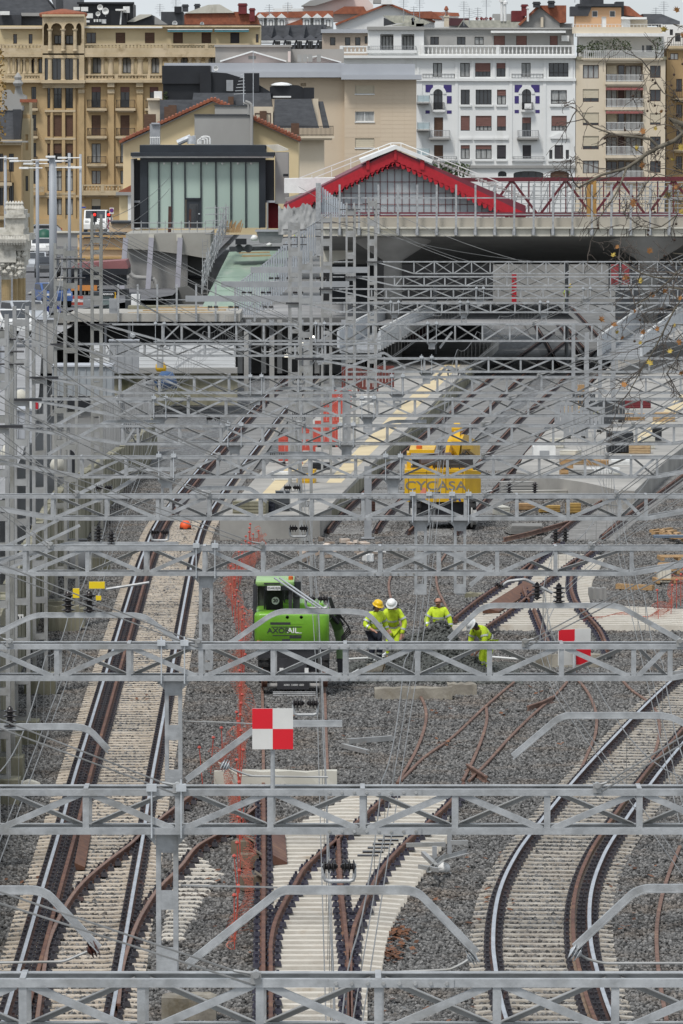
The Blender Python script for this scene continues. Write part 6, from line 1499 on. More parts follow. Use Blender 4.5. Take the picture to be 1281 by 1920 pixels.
# ------------------------------------------------------------------ concrete pieces and rubble
def cbeam(lab,px,py,Ln,w,h,yaw,m=None,z=0.0,cat='concrete beam',nm='concrete_beam',grp=None):
 c=G(px,py);b=MB();n=8;Rz=Matrix.Rotation(yaw,3,'Z');r_=random.Random(int(px));vs=[]
 for i in range(n+1):
  x=-Ln/2+Ln*i/n
  for y,zz in ((-w/2,0),(w/2,0),(w/2-.03,h),(-w/2+.03,h)): vs.append(c+Rz @ Vector((x,y+r_.uniform(-.02,.02),zz+(r_.uniform(-.035,.02) if zz else -.1)+z)))
 fs=[(3,2,1,0),(n*4,n*4+1,n*4+2,n*4+3)]
 for i in range(n):
  for k in range(4): fs.append((i*4+k,i*4+(k+1) % 4,i*4+4+(k+1) % 4,i*4+4+k))
 b.add(vs,fs);return tag(b.build(nm,m or M_conc),lab,cat,grp)
M_stain=mat('stained concrete',(.31,.285,.235),(.18,.16,.13),1.5,.9,0,.3,14,c3=(.14,.115,.075),s3=1.6,lo3=.5,hi3=.7)
cbeam('long stained concrete beam lying in front of the gravel pile',775,1306,2.0,.5,.24,.03,M_stain);cbeam('second stained concrete beam end to end right of the first',866,1300,.75,.5,.27,.05,M_stain);cbeam('short stained concrete block at the workers feet',705,1266,.5,.45,.3,0,M_stain)
cbeam('pale concrete upstand with a pipe lying on it at lower left of centre',517,1468,2.75,.3,.28,-.03,M_concl);cbeam('pale concrete slab broken at the left edge',35,1475,.85,.6,.12,.35,M_concl);cbeam('stained concrete beam under the turned chequered sign',1065,1247,1.75,.4,.3,.02,M_stain)
cbeam('grey concrete footing right of the upper turnout',1120,1122,.55,.5,.35,0,M_concg);cbeam('dark concrete pad by the foot of the hanging post',893,1118,.7,.6,.12,0,M_concold);cbeam('small stained concrete footing at the bottom left beside the track',355,1905,.9,.6,.35,0,M_stain)
cbeam('dark concrete trough at the left edge by the first mast foot',15,1420,.6,.9,.55,.0,M_concold);cbeam('old wall block on the left beside the yellow boxes',120,1180,.9,.5,.7,.05,M_concold);cbeam('wide low concrete end wall in front of the middle platform',1090,924,3.4,.4,.75,0,M_concold)
cbeam('white concrete post lying near the platform end',105,1500,.01,.01,.01,0,M_concl) if False else None
cbeam('pale concrete piece tipped on the gravel in mid field',690,1050,.35,.25,.2,.8,M_paint_w);cbeam('small pale block right of the tipped piece',712,1034,.4,.2,.16,.3,M_paint_w)
for i,(px,py) in enumerate([(455,1600),(468,1625),(470,1668)]):
 b=MB();b.box(G(px,py)+Vector((0,0,.13)),(.38,.34,.26),0,Matrix.Rotation(.3*i-.3,3,'Z'));b.box(G(px,py)+Vector((.17,-.05,.3)),(.22,.3,.012),0,Matrix.Rotation(.6,3,'Y'));tag(b.build('cardboard_box',mat('weathered cardboard',(.20,.16,.115),(.14,.11,.08),4,.9)),'open cardboard box beside the orange fence, '+['topmost of three','in the middle of three','lowest of three'][i],'box','boxes beside the fence')
# the heap of ballast
def heap(name,lab,px,py,sx,sy,h,n,m,seed):
 c=G(px,py);g=np.random.default_rng(seed)
 f=lambda x,y: h*math.exp(-((x/sx) ** 2+(y/sy) ** 2)*1.3)*(1+.12*math.sin(5*x)+.1*math.cos(7*y+x))
 me=stones(n,sx*3.4,sy*3.4,g,.03,.06,lambda x,y,q: f(x,y)-.03+q.uniform(-.02,.02),m,name);o=link(name,me,None,c)
 nn=24;b=MB();vs=[(c.x+(i/nn-.5)*sx*3.4,c.y+(k/nn-.5)*sy*3.4,f((i/nn-.5)*sx*3.4,(k/nn-.5)*sy*3.4)-.06) for k in range(nn+1) for i in range(nn+1)]
 b.add(vs,[(k*(nn+1)+i,k*(nn+1)+i+1,(k+1)*(nn+1)+i+1,(k+1)*(nn+1)+i) for k in range(nn) for i in range(nn)]);q=b.build('heap_core',m,o,True,loc=None)
 q.location=(0,0,0);tag(o,lab,'gravel heap');return o
def fixheap(o):
 for ch in o.children: ch.data.transform(Matrix.Translation((0,0,0)))
heap('gravel_heap','high heap of dark ballast between the workers',812,1260,1.35,1.7,1.2,11000,M_stoned,3)
heap('gravel_heap','flat spread of dark ballast right of the heap',880,1266,.8,1.2,.45,3500,M_stoned,4)
heap('gravel_heap','low mound of ballast left of the workers',690,1262,.5,.8,.3,1500,M_stoned,6)
b=MB()
for i in range(26):
 c=G(rnd.uniform(560,720),rnd.uniform(1012,1062));b.box(c+Vector((0,0,.04)),(rnd.uniform(.08,.35),rnd.uniform(.08,.3),rnd.uniform(.05,.16)),0,Matrix.Rotation(rnd.uniform(0,3),3,'Z') @ Matrix.Rotation(rnd.uniform(-.4,.4),3,'X'))
o=b.build('rubble',mat('pale rubble',(.42,.37,.32),(.27,.2,.15),3,.9,island=.5));o['kind']='stuff'

# ------------------------------------------------------------------ people
def person(lab,base,face,lean=0.0,arms=None,H_=1.74,helmet=None,trouser=None,jacket=None,skin=None,head_down=.2,knees=0.0,hair=None,vest=False,hood=False):
 """standing or bent figure; face = direction it looks (angle in plan), lean = bend at the hip"""
 k=H_/1.75;base=Vector(base);fx=Vector((math.cos(face),math.sin(face),0));sx=Vector((math.sin(face),-math.cos(face),0));up=Vector((0,0,1))
 sp=(up*math.cos(lean)+fx*math.sin(lean)).normalized()
 def Q(s_,f,u): return base+(sx*s_+fx*f+up*u)*k
 hipc=Q(0,-.10*lean,.93-.12*knees)
 def T(s_,f,u): return hipc+(sx*s_+(fx*math.cos(lean)-up*math.sin(lean))*f+sp*u)*k
 skin=skin or M_skin;jacket=jacket or M_hivis;trouser=trouser or M_navy
 V=[];E=[];Rr=[]
 def vtx(p,r,par=None):
  V.append(p);Rr.append(r*k);
  if par is not None: E.append((par,len(V)-1))
  return len(V)-1
 pel=vtx(hipc,.135);wst=vtx(T(0,0,.2),.125,pel);che=vtx(T(0,.01,.4),.145,wst);nek=vtx(T(0,.01,.53),.062,che)
 hd=(sp*math.cos(head_down)+fx*math.sin(head_down)).normalized();hf=(fx-hd*fx.dot(hd)).normalized()
 n2=vtx(T(0,.02,.58),.055,nek);neckp=V[n2]
 h1=vtx(neckp+hd*.08*k+hf*.02,.082,n2);h2=vtx(neckp+hd*.17*k+hf*.015,.096,h1);h3=vtx(neckp+hd*.235*k,.07,h2)
 headc=neckp+hd*.135*k+hf*.015
 nose=vtx(headc+hf*.115*k,.016,h1)
 arms=arms or [((.3,.05,.2),(.3,.15,-.04)),((-.3,.05,.2),(-.3,.15,-.04))]
 limbs=[]
 for i,s_ in enumerate((1,-1)):
  sh=vtx(T(.17*s_,0,.46),.078,che);el,ha=arms[i]
  e=vtx(T(*el),.052,sh);w=vtx(T(*ha),.036,e);d=(V[w]-V[e]).normalized();pm=vtx(V[w]+d*.07*k,.036,w);limbs.append((sh,e,w))
  side=d.cross(up).normalized() if abs(d.z) < .95 else sx
  for q in range(4):
   f1=vtx(V[pm]+d*(.035+.004*q)*k+side*(q-1.5)*.019*k,.010,pm);f2=vtx(V[f1]+(d*.045+hf*.02-up*.01)*k,.0085,f1)
  th=vtx(V[w]+d*.035*k+side*.045*k,.011,w);vtx(V[th]+d*.035*k+hf*.015*k,.009,th)
 legs=[]
 for s_ in (1,-1):
  h=vtx(Q(.09*s_,-.10*lean,.86-.12*knees),.098,pel);kn=vtx(Q(.115*s_,.06+.22*knees,.49-.06*knees),.066,h);an=vtx(Q(.125*s_,-.02,.085),.045,kn);toe=vtx(Q(.14*s_,.15,.045),.04,an);legs.append((h,kn,an,toe))
 me=bpy.data.meshes.new('person');me.from_pydata([v-base for v in V],E,[]);me.materials.append(skin)
 o=link('person',me,None,base);tag(o,lab,'person','site workers')
 def skinmod(ob,rr,root=0,sub=1):
  md=ob.modifiers.new('skin','SKIN');md.use_smooth_shade=True;ob.modifiers.new('sub','SUBSURF').levels=sub;ob.modifiers['sub'].render_levels=sub
  for i,r in enumerate(rr): ob.data.skin_vertices[0].data[i].radius=(r,r);ob.data.skin_vertices[0].data[i].use_root=(i == root)
 bm=bmesh.new();bm.from_mesh(me);bm.verts.layers.skin.verify();bm.to_mesh(me);bm.free();skinmod(o,Rr)
 def cloth(name,chains,m,root=0):
  vv,ee,rr=[],[],[];mp2={}
  for ch in chains:
   last=None
   for idx,r in ch:
    key=idx if isinstance(idx,int) else tuple(round(c,4) for c in idx)
    if key not in mp2: mp2[key]=len(vv);vv.append((V[idx] if isinstance(idx,int) else Vector(idx))-base);rr.append(r*k)
    if last is not None and last != mp2[key]: ee.append((last,mp2[key]))
    last=mp2[key]
  m2=bpy.data.meshes.new(name);m2.from_pydata(vv,ee,[]);m2.materials.append(m);bm=bmesh.new();bm.from_mesh(m2);bm.verts.layers.skin.verify();bm.to_mesh(m2);bm.free()
  ob=link(name,m2,o);skinmod(ob,rr,root);return ob
 ch=[[(pel,.17),(wst,.165),(che,.185),(nek,.095)]]
 for sh,e,w in limbs: ch.append([(che,.185),(sh,.105),(e,.078),(V[e].lerp(V[w],.85),.06)])
 cloth('jacket',ch,jacket)
 cloth('trousers',[[(pel,.16),(h,.125),(kn,.095),(V[kn].lerp(V[an],.9),.075)] for h,kn,an,toe in legs],trouser)
 for h,kn,an,toe in legs: cloth('boot',[[(V[kn].lerp(V[an],.8),.06),(an,.062),(toe,.052)]],M_rubber)
 # reflective bands
 def band(a,c,r,f,name='reflective_band',w=.05):
  p=Vector(a).lerp(Vector(c),f);d=(Vector(c)-Vector(a)).normalized();x,y,z=axes(d);b=MB();n=14;vs=[]
  for s_ in (-1,1):
   for q in range(n): vs.append(p+d*(w/2*s_)+(y*math.cos(6.283*q/n)+z*math.sin(6.283*q/n))*r*k)
  b.add(vs,[(q,(q+1) % n,(q+1) % n+n,q+n) for q in range(n)]);return b.build(name,M_reflect,o,True)
 band(V[pel],V[wst],.172,.35);band(V[wst],V[che],.182,.35)
 for sh,e,w in limbs: band(V[sh],V[e],.098,.6);band(V[e],V[w],.074,.45)
 for h,kn,an,toe in legs: band(V[kn],V[an],.088,.3);band(V[kn],V[an],.084,.6)
 # face
 fb=MB()
 for s_ in (-1,1):
  e=headc+hf*.088*k+sx*s_*.034*k+hd*.012*k;fb.lathe(e,[(.001,-.012),(.012,0),(.001,.012)],6)
 fb.box(headc+hf*.088*k-hd*.055*k,(.045,.02,.012),0,Matrix.Rotation(face+math.pi/2,3,'Z'));fb.build('eyes_and_mouth',M_rustd,o)
 eb=MB()
 for s_ in (-1,1): eb.lathe(headc+sx*s_*.094*k,[(.001,-.03),(.018,0),(.001,.03)],8)
 eb.build('ears',skin,o)
 if helmet:
  hb_=MB();c=headc+hd*.045*k;x,y,z=hd,hf,hd.cross(hf);n=16;prof=[(.150,.0),(.148,.012),(.122,.014),(.124,.05),(.108,.095),(.07,.125),(.02,.137)];vs=[]
  for r,h in prof:
   for q in range(n):
    a=6.283*q/n;ext=1+(.22*max(0,math.cos(a)) if r > .14 else 0);vs.append(c+(y*math.cos(a)*r*1.08*ext+z*math.sin(a)*r+hd*h)*k)
  fs=[(i*n+q,i*n+(q+1) % n,(i+1)*n+(q+1) % n,(i+1)*n+q) for i in range(len(prof)-1) for q in range(n)]+[tuple(range((len(prof)-1)*n,len(prof)*n))]
  hb_.add(vs,fs);hb_.build('helmet',helmet,o,True)
 if hair is not None or hood:
  b=MB();n=14;c=headc+hd*.02;vs=[];z=hd.cross(hf)
  prof=[(.103,-.06),(.108,-.01),(.106,.03)] if not hood else [(.115,-.12),(.112,-.04),(.11,.02)]
  for r,h in prof:
   for q in range(n): a=math.pi*.38+(math.pi*1.24)*q/(n-1);vs.append(c+(hf*math.cos(a)*r+z*math.sin(a)*r+hd*h)*k)
  b.add(vs,[(i*n+q,i*n+q+1,(i+1)*n+q+1,(i+1)*n+q) for i in range(2) for q in range(n-1)]);b.build('hair',hair or M_navy,o,True)
 if vest:
  cloth('dark_waist',[[(pel,.176),(V[pel].lerp(V[wst],.75),.176)]],M_navy)
 return o
M_helw=mat('white helmet',(.78,.78,.76),(.74,.74,.72),5,.3);M_hely=mat('yellow helmet',(.78,.50,.01),(.72,.45,.01),5,.3)
person('worker in a yellow helmet and yellow and navy jacket standing nearest the excavator',G(703,1250),R(-62),.14,[((.34,.04,.2),(.22,.26,.12)),((-.3,.0,.2),(-.34,.12,.0))],1.8,M_hely,M_navy,vest=True,head_down=.3,hood=True)
person('worker in a white helmet and all yellow suit stooping beside the yellow helmet',G(738,1243),R(-100),.38,[((.34,.1,.22),(.1,.32,.12)),((-.33,.1,.2),(-.24,.32,-.1))],1.82,M_helw,M_hivis,head_down=.4)
person('bareheaded worker in a yellow coat standing behind the ballast heap',G(822,1240) ,R(-95),.05,[((.32,.06,.2),(.26,.2,-.02)),((-.32,.04,.2),(-.34,.1,-.05))],1.78,None,M_hivis,head_down=.3,hair=M_rustd)
person('worker in a white helmet bent far over at the right of the heap',G(912,1268),R(-140),.85,[((.27,.25,.3),(.1,.5,.22)),((-.27,.22,.3),(-.1,.48,.18))],1.82,M_helw,M_hivis,head_down=.35,skin=M_skind,hood=True)
person('distant crouching worker in yellow under the station deck',G(1062,570,.3),R(-40),.6,None,1.75,M_hely,M_hivis,head_down=.2)
person('distant worker in a yellow vest half hidden at the top of the ramp',P(562,470,380),R(-90),.5,None,1.7,M_hely,M_navy)
sh=thing('shovel','long handled shovel held by the stooping workers over the rail','shovel',G(726,1240,0));b=MB();b.tube(G(726,1230,.95),G(716,1264,.05),.018,6);b.build('shovel_handle',M_wood,sh);b=MB();b.box(G(714,1268,.03),(.2,.28,.02));b.build('shovel_blade',M_galv2,sh)
for i,(x0,y0,x1,y1,lab) in enumerate([(640,1275,740,1215,'white plastic pipe slanting beside the stooping workers'),(650,1236,720,1232,'white plastic pipe lying level left of the workers'),(900,1230,1000,1238,'white plastic pipe right of the bent worker'),(905,1258,955,1275,'white plastic pipe lying low right of the bent worker')]):
 b=MB();b.tube(G(x0,y0,.12),G(x1,y1,.12),.03,8);tag(b.build('plastic_pipe',M_paint_w),lab,'pipe')

# ------------------------------------------------------------------ green rail excavator
def wheel(parent,c,r,w,name='wheel',rim=M_grey,ax='X',tread=True):
 b=MB();b.lathe(c,[(r*.55,-w/2),(r*.9,-w/2),(r,-w*.36),(r,w*.36),(r*.9,w/2),(r*.55,w/2)],22,ax)
 if tread:
  for k in range(18):
   a=6.283*k/18
   for q in (-1,1): b.box(Vector(c)+Vector((q*w*.22,math.cos(a)*(r+.012),math.sin(a)*(r+.012))),(w*.42,.07,.06),0,Matrix.Rotation(a,3,'X') @ Matrix.Rotation(.5*q,3,'Z'))
 o=b.build(name,M_rubber,parent);b=MB();b.lathe(c,[(.02,-w*.52),(r*.5,-w*.46),(r*.56,-w*.3),(r*.56,w*.3),(r*.5,w*.46),(.02,w*.52)],16,ax);b.build('rim',rim,o);return o
def rbox(b,c,d,r,m=0,n=4):
 """box with rounded vertical and top edges"""
 hx,hy,hz=d[0]/2,d[1]/2,d[2]/2;c=Vector(c);rings=[]
 def ring(ins,z):
  pts=[]
  rr=max(.005,r-ins)
  for sx_,sy_,a0 in ((1,1,0),(-1,1,1),(-1,-1,2),(1,-1,3)):
   for q in range(n+1):
    a=(a0+q/n)*math.pi/2;pts.append(c+Vector((sx_*(hx-r)+rr*math.cos(a),sy_*(hy-r)+rr*math.sin(a),z)))
  return pts
 e=min(r*.6,hz*.5)
 prof=[(r*.25,-hz),(0,-hz+e*.3)]+[(e*(1-math.cos(q/4*math.pi/2)),hz-e+e*math.sin(q/4*math.pi/2)) for q in range(5)]
 vs=[];
 for ins,z in prof: vs += ring(min(ins,r-.01),z)
 m_=4*(n+1);fs=[(i*m_+q,i*m_+(q+1) % m_,(i+1)*m_+(q+1) % m_,(i+1)*m_+q) for i in range(len(prof)-1) for q in range(m_)]
 fs += [tuple(range(m_-1,-1,-1)),tuple(range((len(prof)-1)*m_,len(prof)*m_))]
 return b.add(vs,fs,m)
g0=G(546,1300);Y=g0.y;s=PXM(Y);ex=thing('rail_excavator','bright green road rail excavator seen from behind with its cab at left','excavator',(g0.x,Y,0))
def EX(px,py): return P(px,py,Y)
def zx(py): return P(546,py,Y).z
def xx(px): return P(px,1200,Y).x
b=MB();c=Vector(((xx(477)+xx(617))/2,Y+1.25,(zx(1205)+zx(1150))/2));rbox(b,c,(xx(617)-xx(477),2.6,zx(1150)-zx(1208)),.17);b.build('counterweight',M_green,ex,True)
b=MB();rbox(b,(xx(560),Y+1.6,zx(1145)),(1.3,1.4,.25),.1);b.build('engine_hood',M_green,ex)
yb=Y-.056
for x0,x1,y0,y1,nm,m in ((507,545,1166.5,1171,'grille',M_steeld),(545,570,1166,1170,'grille',M_green),(509,566,1174.5,1176,'louvre',M_steeld),(511,566,1190.5,1192,'louvre',M_steeld),(543,565,1192.5,1196.5,'grille',M_steeld),(529,544,1198,1205,'tow_hole',M_steeld),(482,486.5,1201,1204.5,'tail_light',M_orange),(488,491.5,1201,1204.5,'tail_light',M_red)):
 b=MB();b.lohi((xx(x0),yb,zx(y1)),(xx(x1),yb+.2,zx(y0)));b.build(nm,m,ex)
text('lettering','AXOR',(xx(522.3),yb-.002,zx(1182.3)),.185,M_steeld,ex,sx=1.12,bold=.003);text('lettering','AIL',(xx(549.5),yb-.002,zx(1182.3)),.185,M_paint_w,ex,sx=1.12,bold=.003)
b=MB();b.lohi((xx(555),yb-.004,zx(1187)),(xx(566),yb+.002,zx(1186)));b.build('lettering_bar',M_paint_w,ex)
for px in (539,565): b=MB();b.lathe(EX(px,1157)+Vector((0,-.03,0)),[(.05,.1),(.055,0),(.045,-.02)],10,'Y');b.tube(EX(px,1156)+Vector((0,.1,0)),EX(px,1151)+Vector((0,.3,0)),.035,8);b.build('work_lamp',M_steeld,ex)
# cab
y1=Y+2.2;cw=MB();xl_,xr_=xx(474),xx(548);zt_,zb_=zx(1093),zx(1200)
for x in (xl_+.05,xr_-.05):
 for yy in (Y+.35,y1-.15): cw.box((x,yy,(zt_+zb_)/2),(.09,.09,zt_-zb_-.12))
cw.build('cab_frame',M_steeld,ex);b=MB();b.lohi((xl_+.02,Y+.32,zx(1206)),(xl_+.1,y1,zx(1150)));b.build('cab_side',M_steeld,ex)
b=MB();rbox(b,((xl_+xr_)/2+.06,(Y+.3+y1)/2,zx(1096)),(xr_-xl_-.02,1.9,.13),.06);b.build('cab_roof',mat('pale green roof',(.30,.48,.17),(.24,.4,.13),2,.35),ex,True);b=MB();b.lohi((xx(495),Y+.26,zx(1097)),(xx(525),Y+.3,zx(1094.5)));b.build('roof_vent',M_steeld,ex)
b=MB();b.lohi((xx(497),Y+.24,zx(1108)),(xx(547),Y+.3,zx(1100)));b.build('rear_header',M_blackclad,ex);b=MB();b.lohi((xx(501),Y+.2,zx(1108)),(xx(526),Y+.23,zx(1100)));b.build('number_plate',M_paint_w,ex);text('plate_number','E5482BJB',(xx(513.5),Y+.197,zx(1104)),.085,M_blackclad,ex)
b=MB();b.lohi((xl_+.1,Y+.38,zb_+.55),(xr_-.1,Y+.385,zt_-.15));b.build('rear_window',mat('tinted cab glass',(.06,.07,.065),(.04,.045,.045),1,.08),ex) if False else None
b=MB();rbox(b,(xx(514),Y+1.0,zx(1133)),(.55,.25,.75),.12);b.build('driver_seat',M_rubber,ex,True);b=MB();b.prism([EX(496,1150)+Vector((0,.9,0)),EX(536,1150)+Vector((0,.9,0)),EX(528,1122)+Vector((0,.9,0)),EX(500,1122)+Vector((0,.9,0))],(0,.15,0));b.build('seat_base',M_green,ex)
b=MB();b.lathe((xx(516),Y+.84,zx(1131.5)),[(.1,.03),(.1,0)],20,'Y');b.build('speed_disc',M_paint_w,ex);text('speed_number','20',(xx(516),Y+.83,zx(1131.5)),.125,M_blackclad,ex,bold=.004)
b=MB();b.lohi((xl_+.1,y1-.1,zb_+.5),(xr_-.1,y1-.05,zt_-.1));b.build('front_window',mat('cab glass',(.07,.075,.07),(.035,.04,.038),2,.1),ex)
b=MB();b.lohi((xr_-.02,Y+.4,zb_+.4),(xr_+.3,Y+1.3,zx(1150)));b.lohi((xx(549),Y+.5,zx(1147)),(xx(562),Y+.6,zx(1096)));b.build('mirror_post',M_steeld,ex);b=MB();rbox(b,(xx(557),Y+.5,zx(1108)),(.2,.08,.42),.03);b.build('mirror',M_blackclad,ex)
b=MB();b.lathe((xx(545),Y+.8,zx(1093)),[(.065,0),(.065,.1),(.03,.13)],10);b.build('beacon',mat('orange beacon',(.65,.16,.03),(.5,.1,.02),3,.3),ex)
# undercarriage
b=MB();b.lohi((xx(484),Y+.1,zx(1235)),(xx(618),Y+2.4,zx(1208)));b.build('turntable',M_steeld,ex);b=MB();b.lohi((xx(510),Y+.3,zx(1262)),(xx(600),Y+2.4,zx(1232)));b.lohi((xx(520),Y-.05,zx(1275)),(xx(575),Y+.3,zx(1235)));b.build('chassis',M_steeld,ex)
for px in (495,606):
 for dy in (.5,2.4): wheel(ex,Vector((xx(px),Y+dy,.17+.42+.13)),.44,.32)
b=MB();b.lohi((xx(520),Y-.2,zx(1291)),(xx(580),Y+.1,zx(1277)));b.build('rail_axle',M_steeld,ex);b=MB();b.tube((xx(489),Y-.05,zx(1285)),(xx(614),Y-.05,zx(1285)),.06,8);b.build('axle_shaft',M_greyw,ex)
for px in (496,609): b=MB();b.lathe((xx(px),Y-.05,.17+.22),[(.08,-.09),(.28,-.07),(.28,-.045),(.22,-.04),(.215,.07),(.06,.09)],20,'X');b.build('rail_wheel',M_rust,ex)
text('axle_number','30001 33000 1000',(xx(551),Y-.202,zx(1283)),.07,M_paint_w,ex);b=MB()
for k in range(3): b.tube((xx(512),Y-.25,zx(1296+3*k)),(xx(592),Y-.25,zx(1296+3*k)),.014,6)
b.build('guard_bars',M_galv,ex)
for px in (528,575): b=MB();b.lohi((xx(px)-.05,Y-.12,zx(1264)),(xx(px)+.05,Y-.06,zx(1252)));b.build('step_plate',M_paint_w,ex)
# boom to the right of the cab
def EB(px,py,dy): return P(px,py,Y+dy)
b=MB();b.sweep([EB(600,1165,1.6),EB(612,1150,2.2),EB(622,1153,2.6),EB(634,1178,2.8),EB(640,1205,2.8),EB(640,1238,2.6)],.28,.26);b.build('boom',mat('dark green boom',(.07,.13,.035),(.05,.095,.03),2,.4),ex)
b=MB();b.sweep([EB(618,1120,2.4),EB(628,1150,2.5),EB(642,1172,2.7)],.1,.1);b.tube(EB(610,1140,2.2),EB(634,1168,2.6),.05,8);b.build('boom_cylinder',M_steeld,ex);b=MB()
for k in range(4): b.path([EB(612+k*2,1160,2.0),EB(626+k*2,1150-k*2,2.0),EB(645+k*2,1162+k*3,2.2),EB(655+k,1175+k*4,2.3),EB(640,1195+k*3,2.3)],.018,5)
b.build('hoses',M_rubber,ex,kind='stuff');b=MB();b.prism([EB(632,1236,2.4),EB(648,1236,2.4),EB(650,1262,2.4),EB(634,1266,2.4)],(0,.6,0));b.build('bucket',M_steeld,ex)

# ------------------------------------------------------------------ yellow rail crane
g0=G(832,992);Y=g0.y;cr=thing('rail_crane','yellow rail mounted crane with lettered counterweight and diagonal blue stripes','crane',(g0.x,Y,0));CYC=cr
def zx(py): return P(832,py,Y).z
def xx(px): return P(px,900,Y).x
b=MB();b.lohi((xx(759),Y,zx(930)),(xx(872),Y+.8,zx(881)));b.prism([(xx(872),Y,zx(928)),(xx(903),Y+.9,zx(927)),(xx(903),Y+.9,zx(886)),(xx(872),Y,zx(881))],(0,.4,0));b.build('counterweight',M_yellow,cr)
b=MB();b.lohi((xx(760),Y+.02,zx(941)),(xx(878),Y+.8,zx(930.5)));b.build('bumper',M_yellow,cr)
for i,x in enumerate((777,784,791,840,848,857)):
 b=MB();b.prism([P(x,940,Y+.012),P(x+4,940,Y+.012),P(x+8,931,Y+.012),P(x+4,931,Y+.012)] if i < 3 else [P(x+4,940,Y+.012),P(x+8,940,Y+.012),P(x+4,931,Y+.012),P(x,931,Y+.012)],(0,.012,0));b.build('blue_stripe',mat('stripe blue',(.05,.075,.28),(.04,.06,.24),2,.5),cr)
text('lettering','CYCASA',(xx(817),Y-.004,zx(911.5)),.46,mat('lettering grey',(.20,.19,.16),(.17,.16,.14),4,.6),cr,sx=1.28,bold=.006)
b=MB();cpts=[(812,903),(818,902.5),(822,900),(824,897.5),(821,901.5),(816,904)];b.prism([P(x,y,Y-.001) for x,y in cpts],(0,.004,0));b.build('red_swoosh',M_red,cr)
b=MB();b.prism([P(787,925,Y-.001),P(803,925,Y-.001),P(797,914,Y-.001),P(794,914,Y-.001)],(0,.01,0));b.build('warning_triangle',M_orange,cr);b=MB();b.lohi((xx(807),Y-.02,zx(926)),(xx(826),Y,zx(922)));b.build('number_plate',M_steeld,cr);text('plate_number','VE 9421',(xx(816.5),Y-.024,zx(924)),.07,M_paint_w,cr)
b=MB();b.lohi((xx(761),Y+.8,zx(884)),(xx(888),Y+3.2,zx(880)));b.build('deck',M_yellow,cr)
b=MB()
for x_ in (766,800,836,868): b.lohi((xx(x_)-.012,Y-.012,zx(929)),(xx(x_)+.012,Y+.05,zx(883)))
for y_ in (886,927): b.lohi((xx(762),Y-.012,zx(y_)-.012),(xx(870),Y+.05,zx(y_)+.012))
b.build('panel_seams',mat('dull ochre seam',(.30,.18,.02),(.22,.13,.02),3,.6),cr,kind='stuff')
b=MB()
for x_ in (815,830,845,862): b.tube((xx(x_),Y+.5,zx(881)),(xx(x_),Y+.5,zx(864)),.025,6)
b.tube((xx(815),Y+.5,zx(864)),(xx(862),Y+.5,zx(864)),.025,6);b.tube((xx(815),Y+.5,zx(872)),(xx(862),Y+.5,zx(872)),.02,6);b.build('hand_rail',M_steeld,cr);b=MB()
for k in range(5): b.path([P(846+k*3,880,Y+1),P(850+k*6,862-k*4,Y+1.4),P(868+k*4,868-k*3,Y+1.6),P(880+k*2,880,Y+1.6)],.03,5)
b.build('hoses',M_rubber,cr,kind='stuff')
b=MB();b.lohi((xx(764),Y+.9,zx(880)),(xx(771),Y+2.4,zx(852)));b.lohi((xx(803),Y+.9,zx(880)),(xx(812),Y+1.1,zx(876)));b.prism([(xx(768),Y+.8,zx(852)),(xx(815),Y+.8,zx(852)),(xx(820),Y+2.4,zx(847)),(xx(772),Y+2.4,zx(847))],(0,0,.12));b.build('cab_shell',M_yellow,cr);b=MB();b.lohi((xx(774),Y+1.0,zx(879)),(xx(812),Y+2.3,zx(860)));b.build('cab_window',M_glass,cr)
b=MB();b.tube((xx(786),Y+1.0,zx(871)),(xx(846),Y+1.4,zx(866)),.28,14);b.build('tank',mat('brown grey tank',(.11,.085,.085),(.07,.055,.055),2,.5),cr);b=MB();b.lohi((xx(845),Y+.9,zx(880)),(xx(888),Y+2.8,zx(860)));b.build('engine',M_steeld,cr)
b=MB();b.lathe((xx(787),Y+1.2,zx(847)),[(.11,0),(.11,.15),(.05,.2)],10);b.build('beacon',MATS['orange beacon'],cr);b=MB();b.lathe((xx(827),Y+1.2,zx(847)),[(.1,0),(.1,.16),(.05,.2)],10);b.build('exhaust',M_blackclad,cr)
b=MB();b.sweep([P(846,862,Y+2),P(852,838,Y+2.4),P(858,828,Y+3),P(866,830,Y+4),P(888,846,Y+6)],.5,.55);b.sweep([P(835,858,Y+1.6),P(843,826,Y+2)],.14,.14);b.sweep([P(856,832,Y+2.6),P(857,806,Y+3)],.3,.22);b.build('boom',M_yellow,cr);b=MB();b.sweep([P(858,824,Y+2.8),P(880,838,Y+3.2)],.3,.25);b.lohi((xx(868),Y+2,zx(848)),(xx(890),Y+2.6,zx(838)));b.build('hook_block',mat('dull ochre steel',(.42,.27,.05),(.3,.19,.04),2,.5),cr);b=MB();b.lathe(P(857,804,Y+3),[(.1,-.2),(.22,-.1),(.22,.1),(.1,.2)],12,'X');b.build('boom_head',M_yellow,cr)
b=MB();b.lohi((xx(770),Y+.3,zx(975)),(xx(890),Y+3,zx(941)));b.build('chassis',M_steeld,cr)
for px in (779,882):
 for dy in (.1,2.2): wheel(cr,Vector((xx(px),Y+dy,.62)),.6,.42)
for px in (775,888): b=MB();b.lathe((xx(px),Y-.35,.17+.3),[(.1,-.12),(.38,-.1),(.38,-.05),(.3,-.04),(.29,.1),(.08,.14)],20,'X');b.build('rail_wheel',M_greyw,cr)
b=MB();b.tube((xx(775),Y-.3,.47),(xx(888),Y-.3,.47),.09,8);b.build('axle',M_steeld,cr)

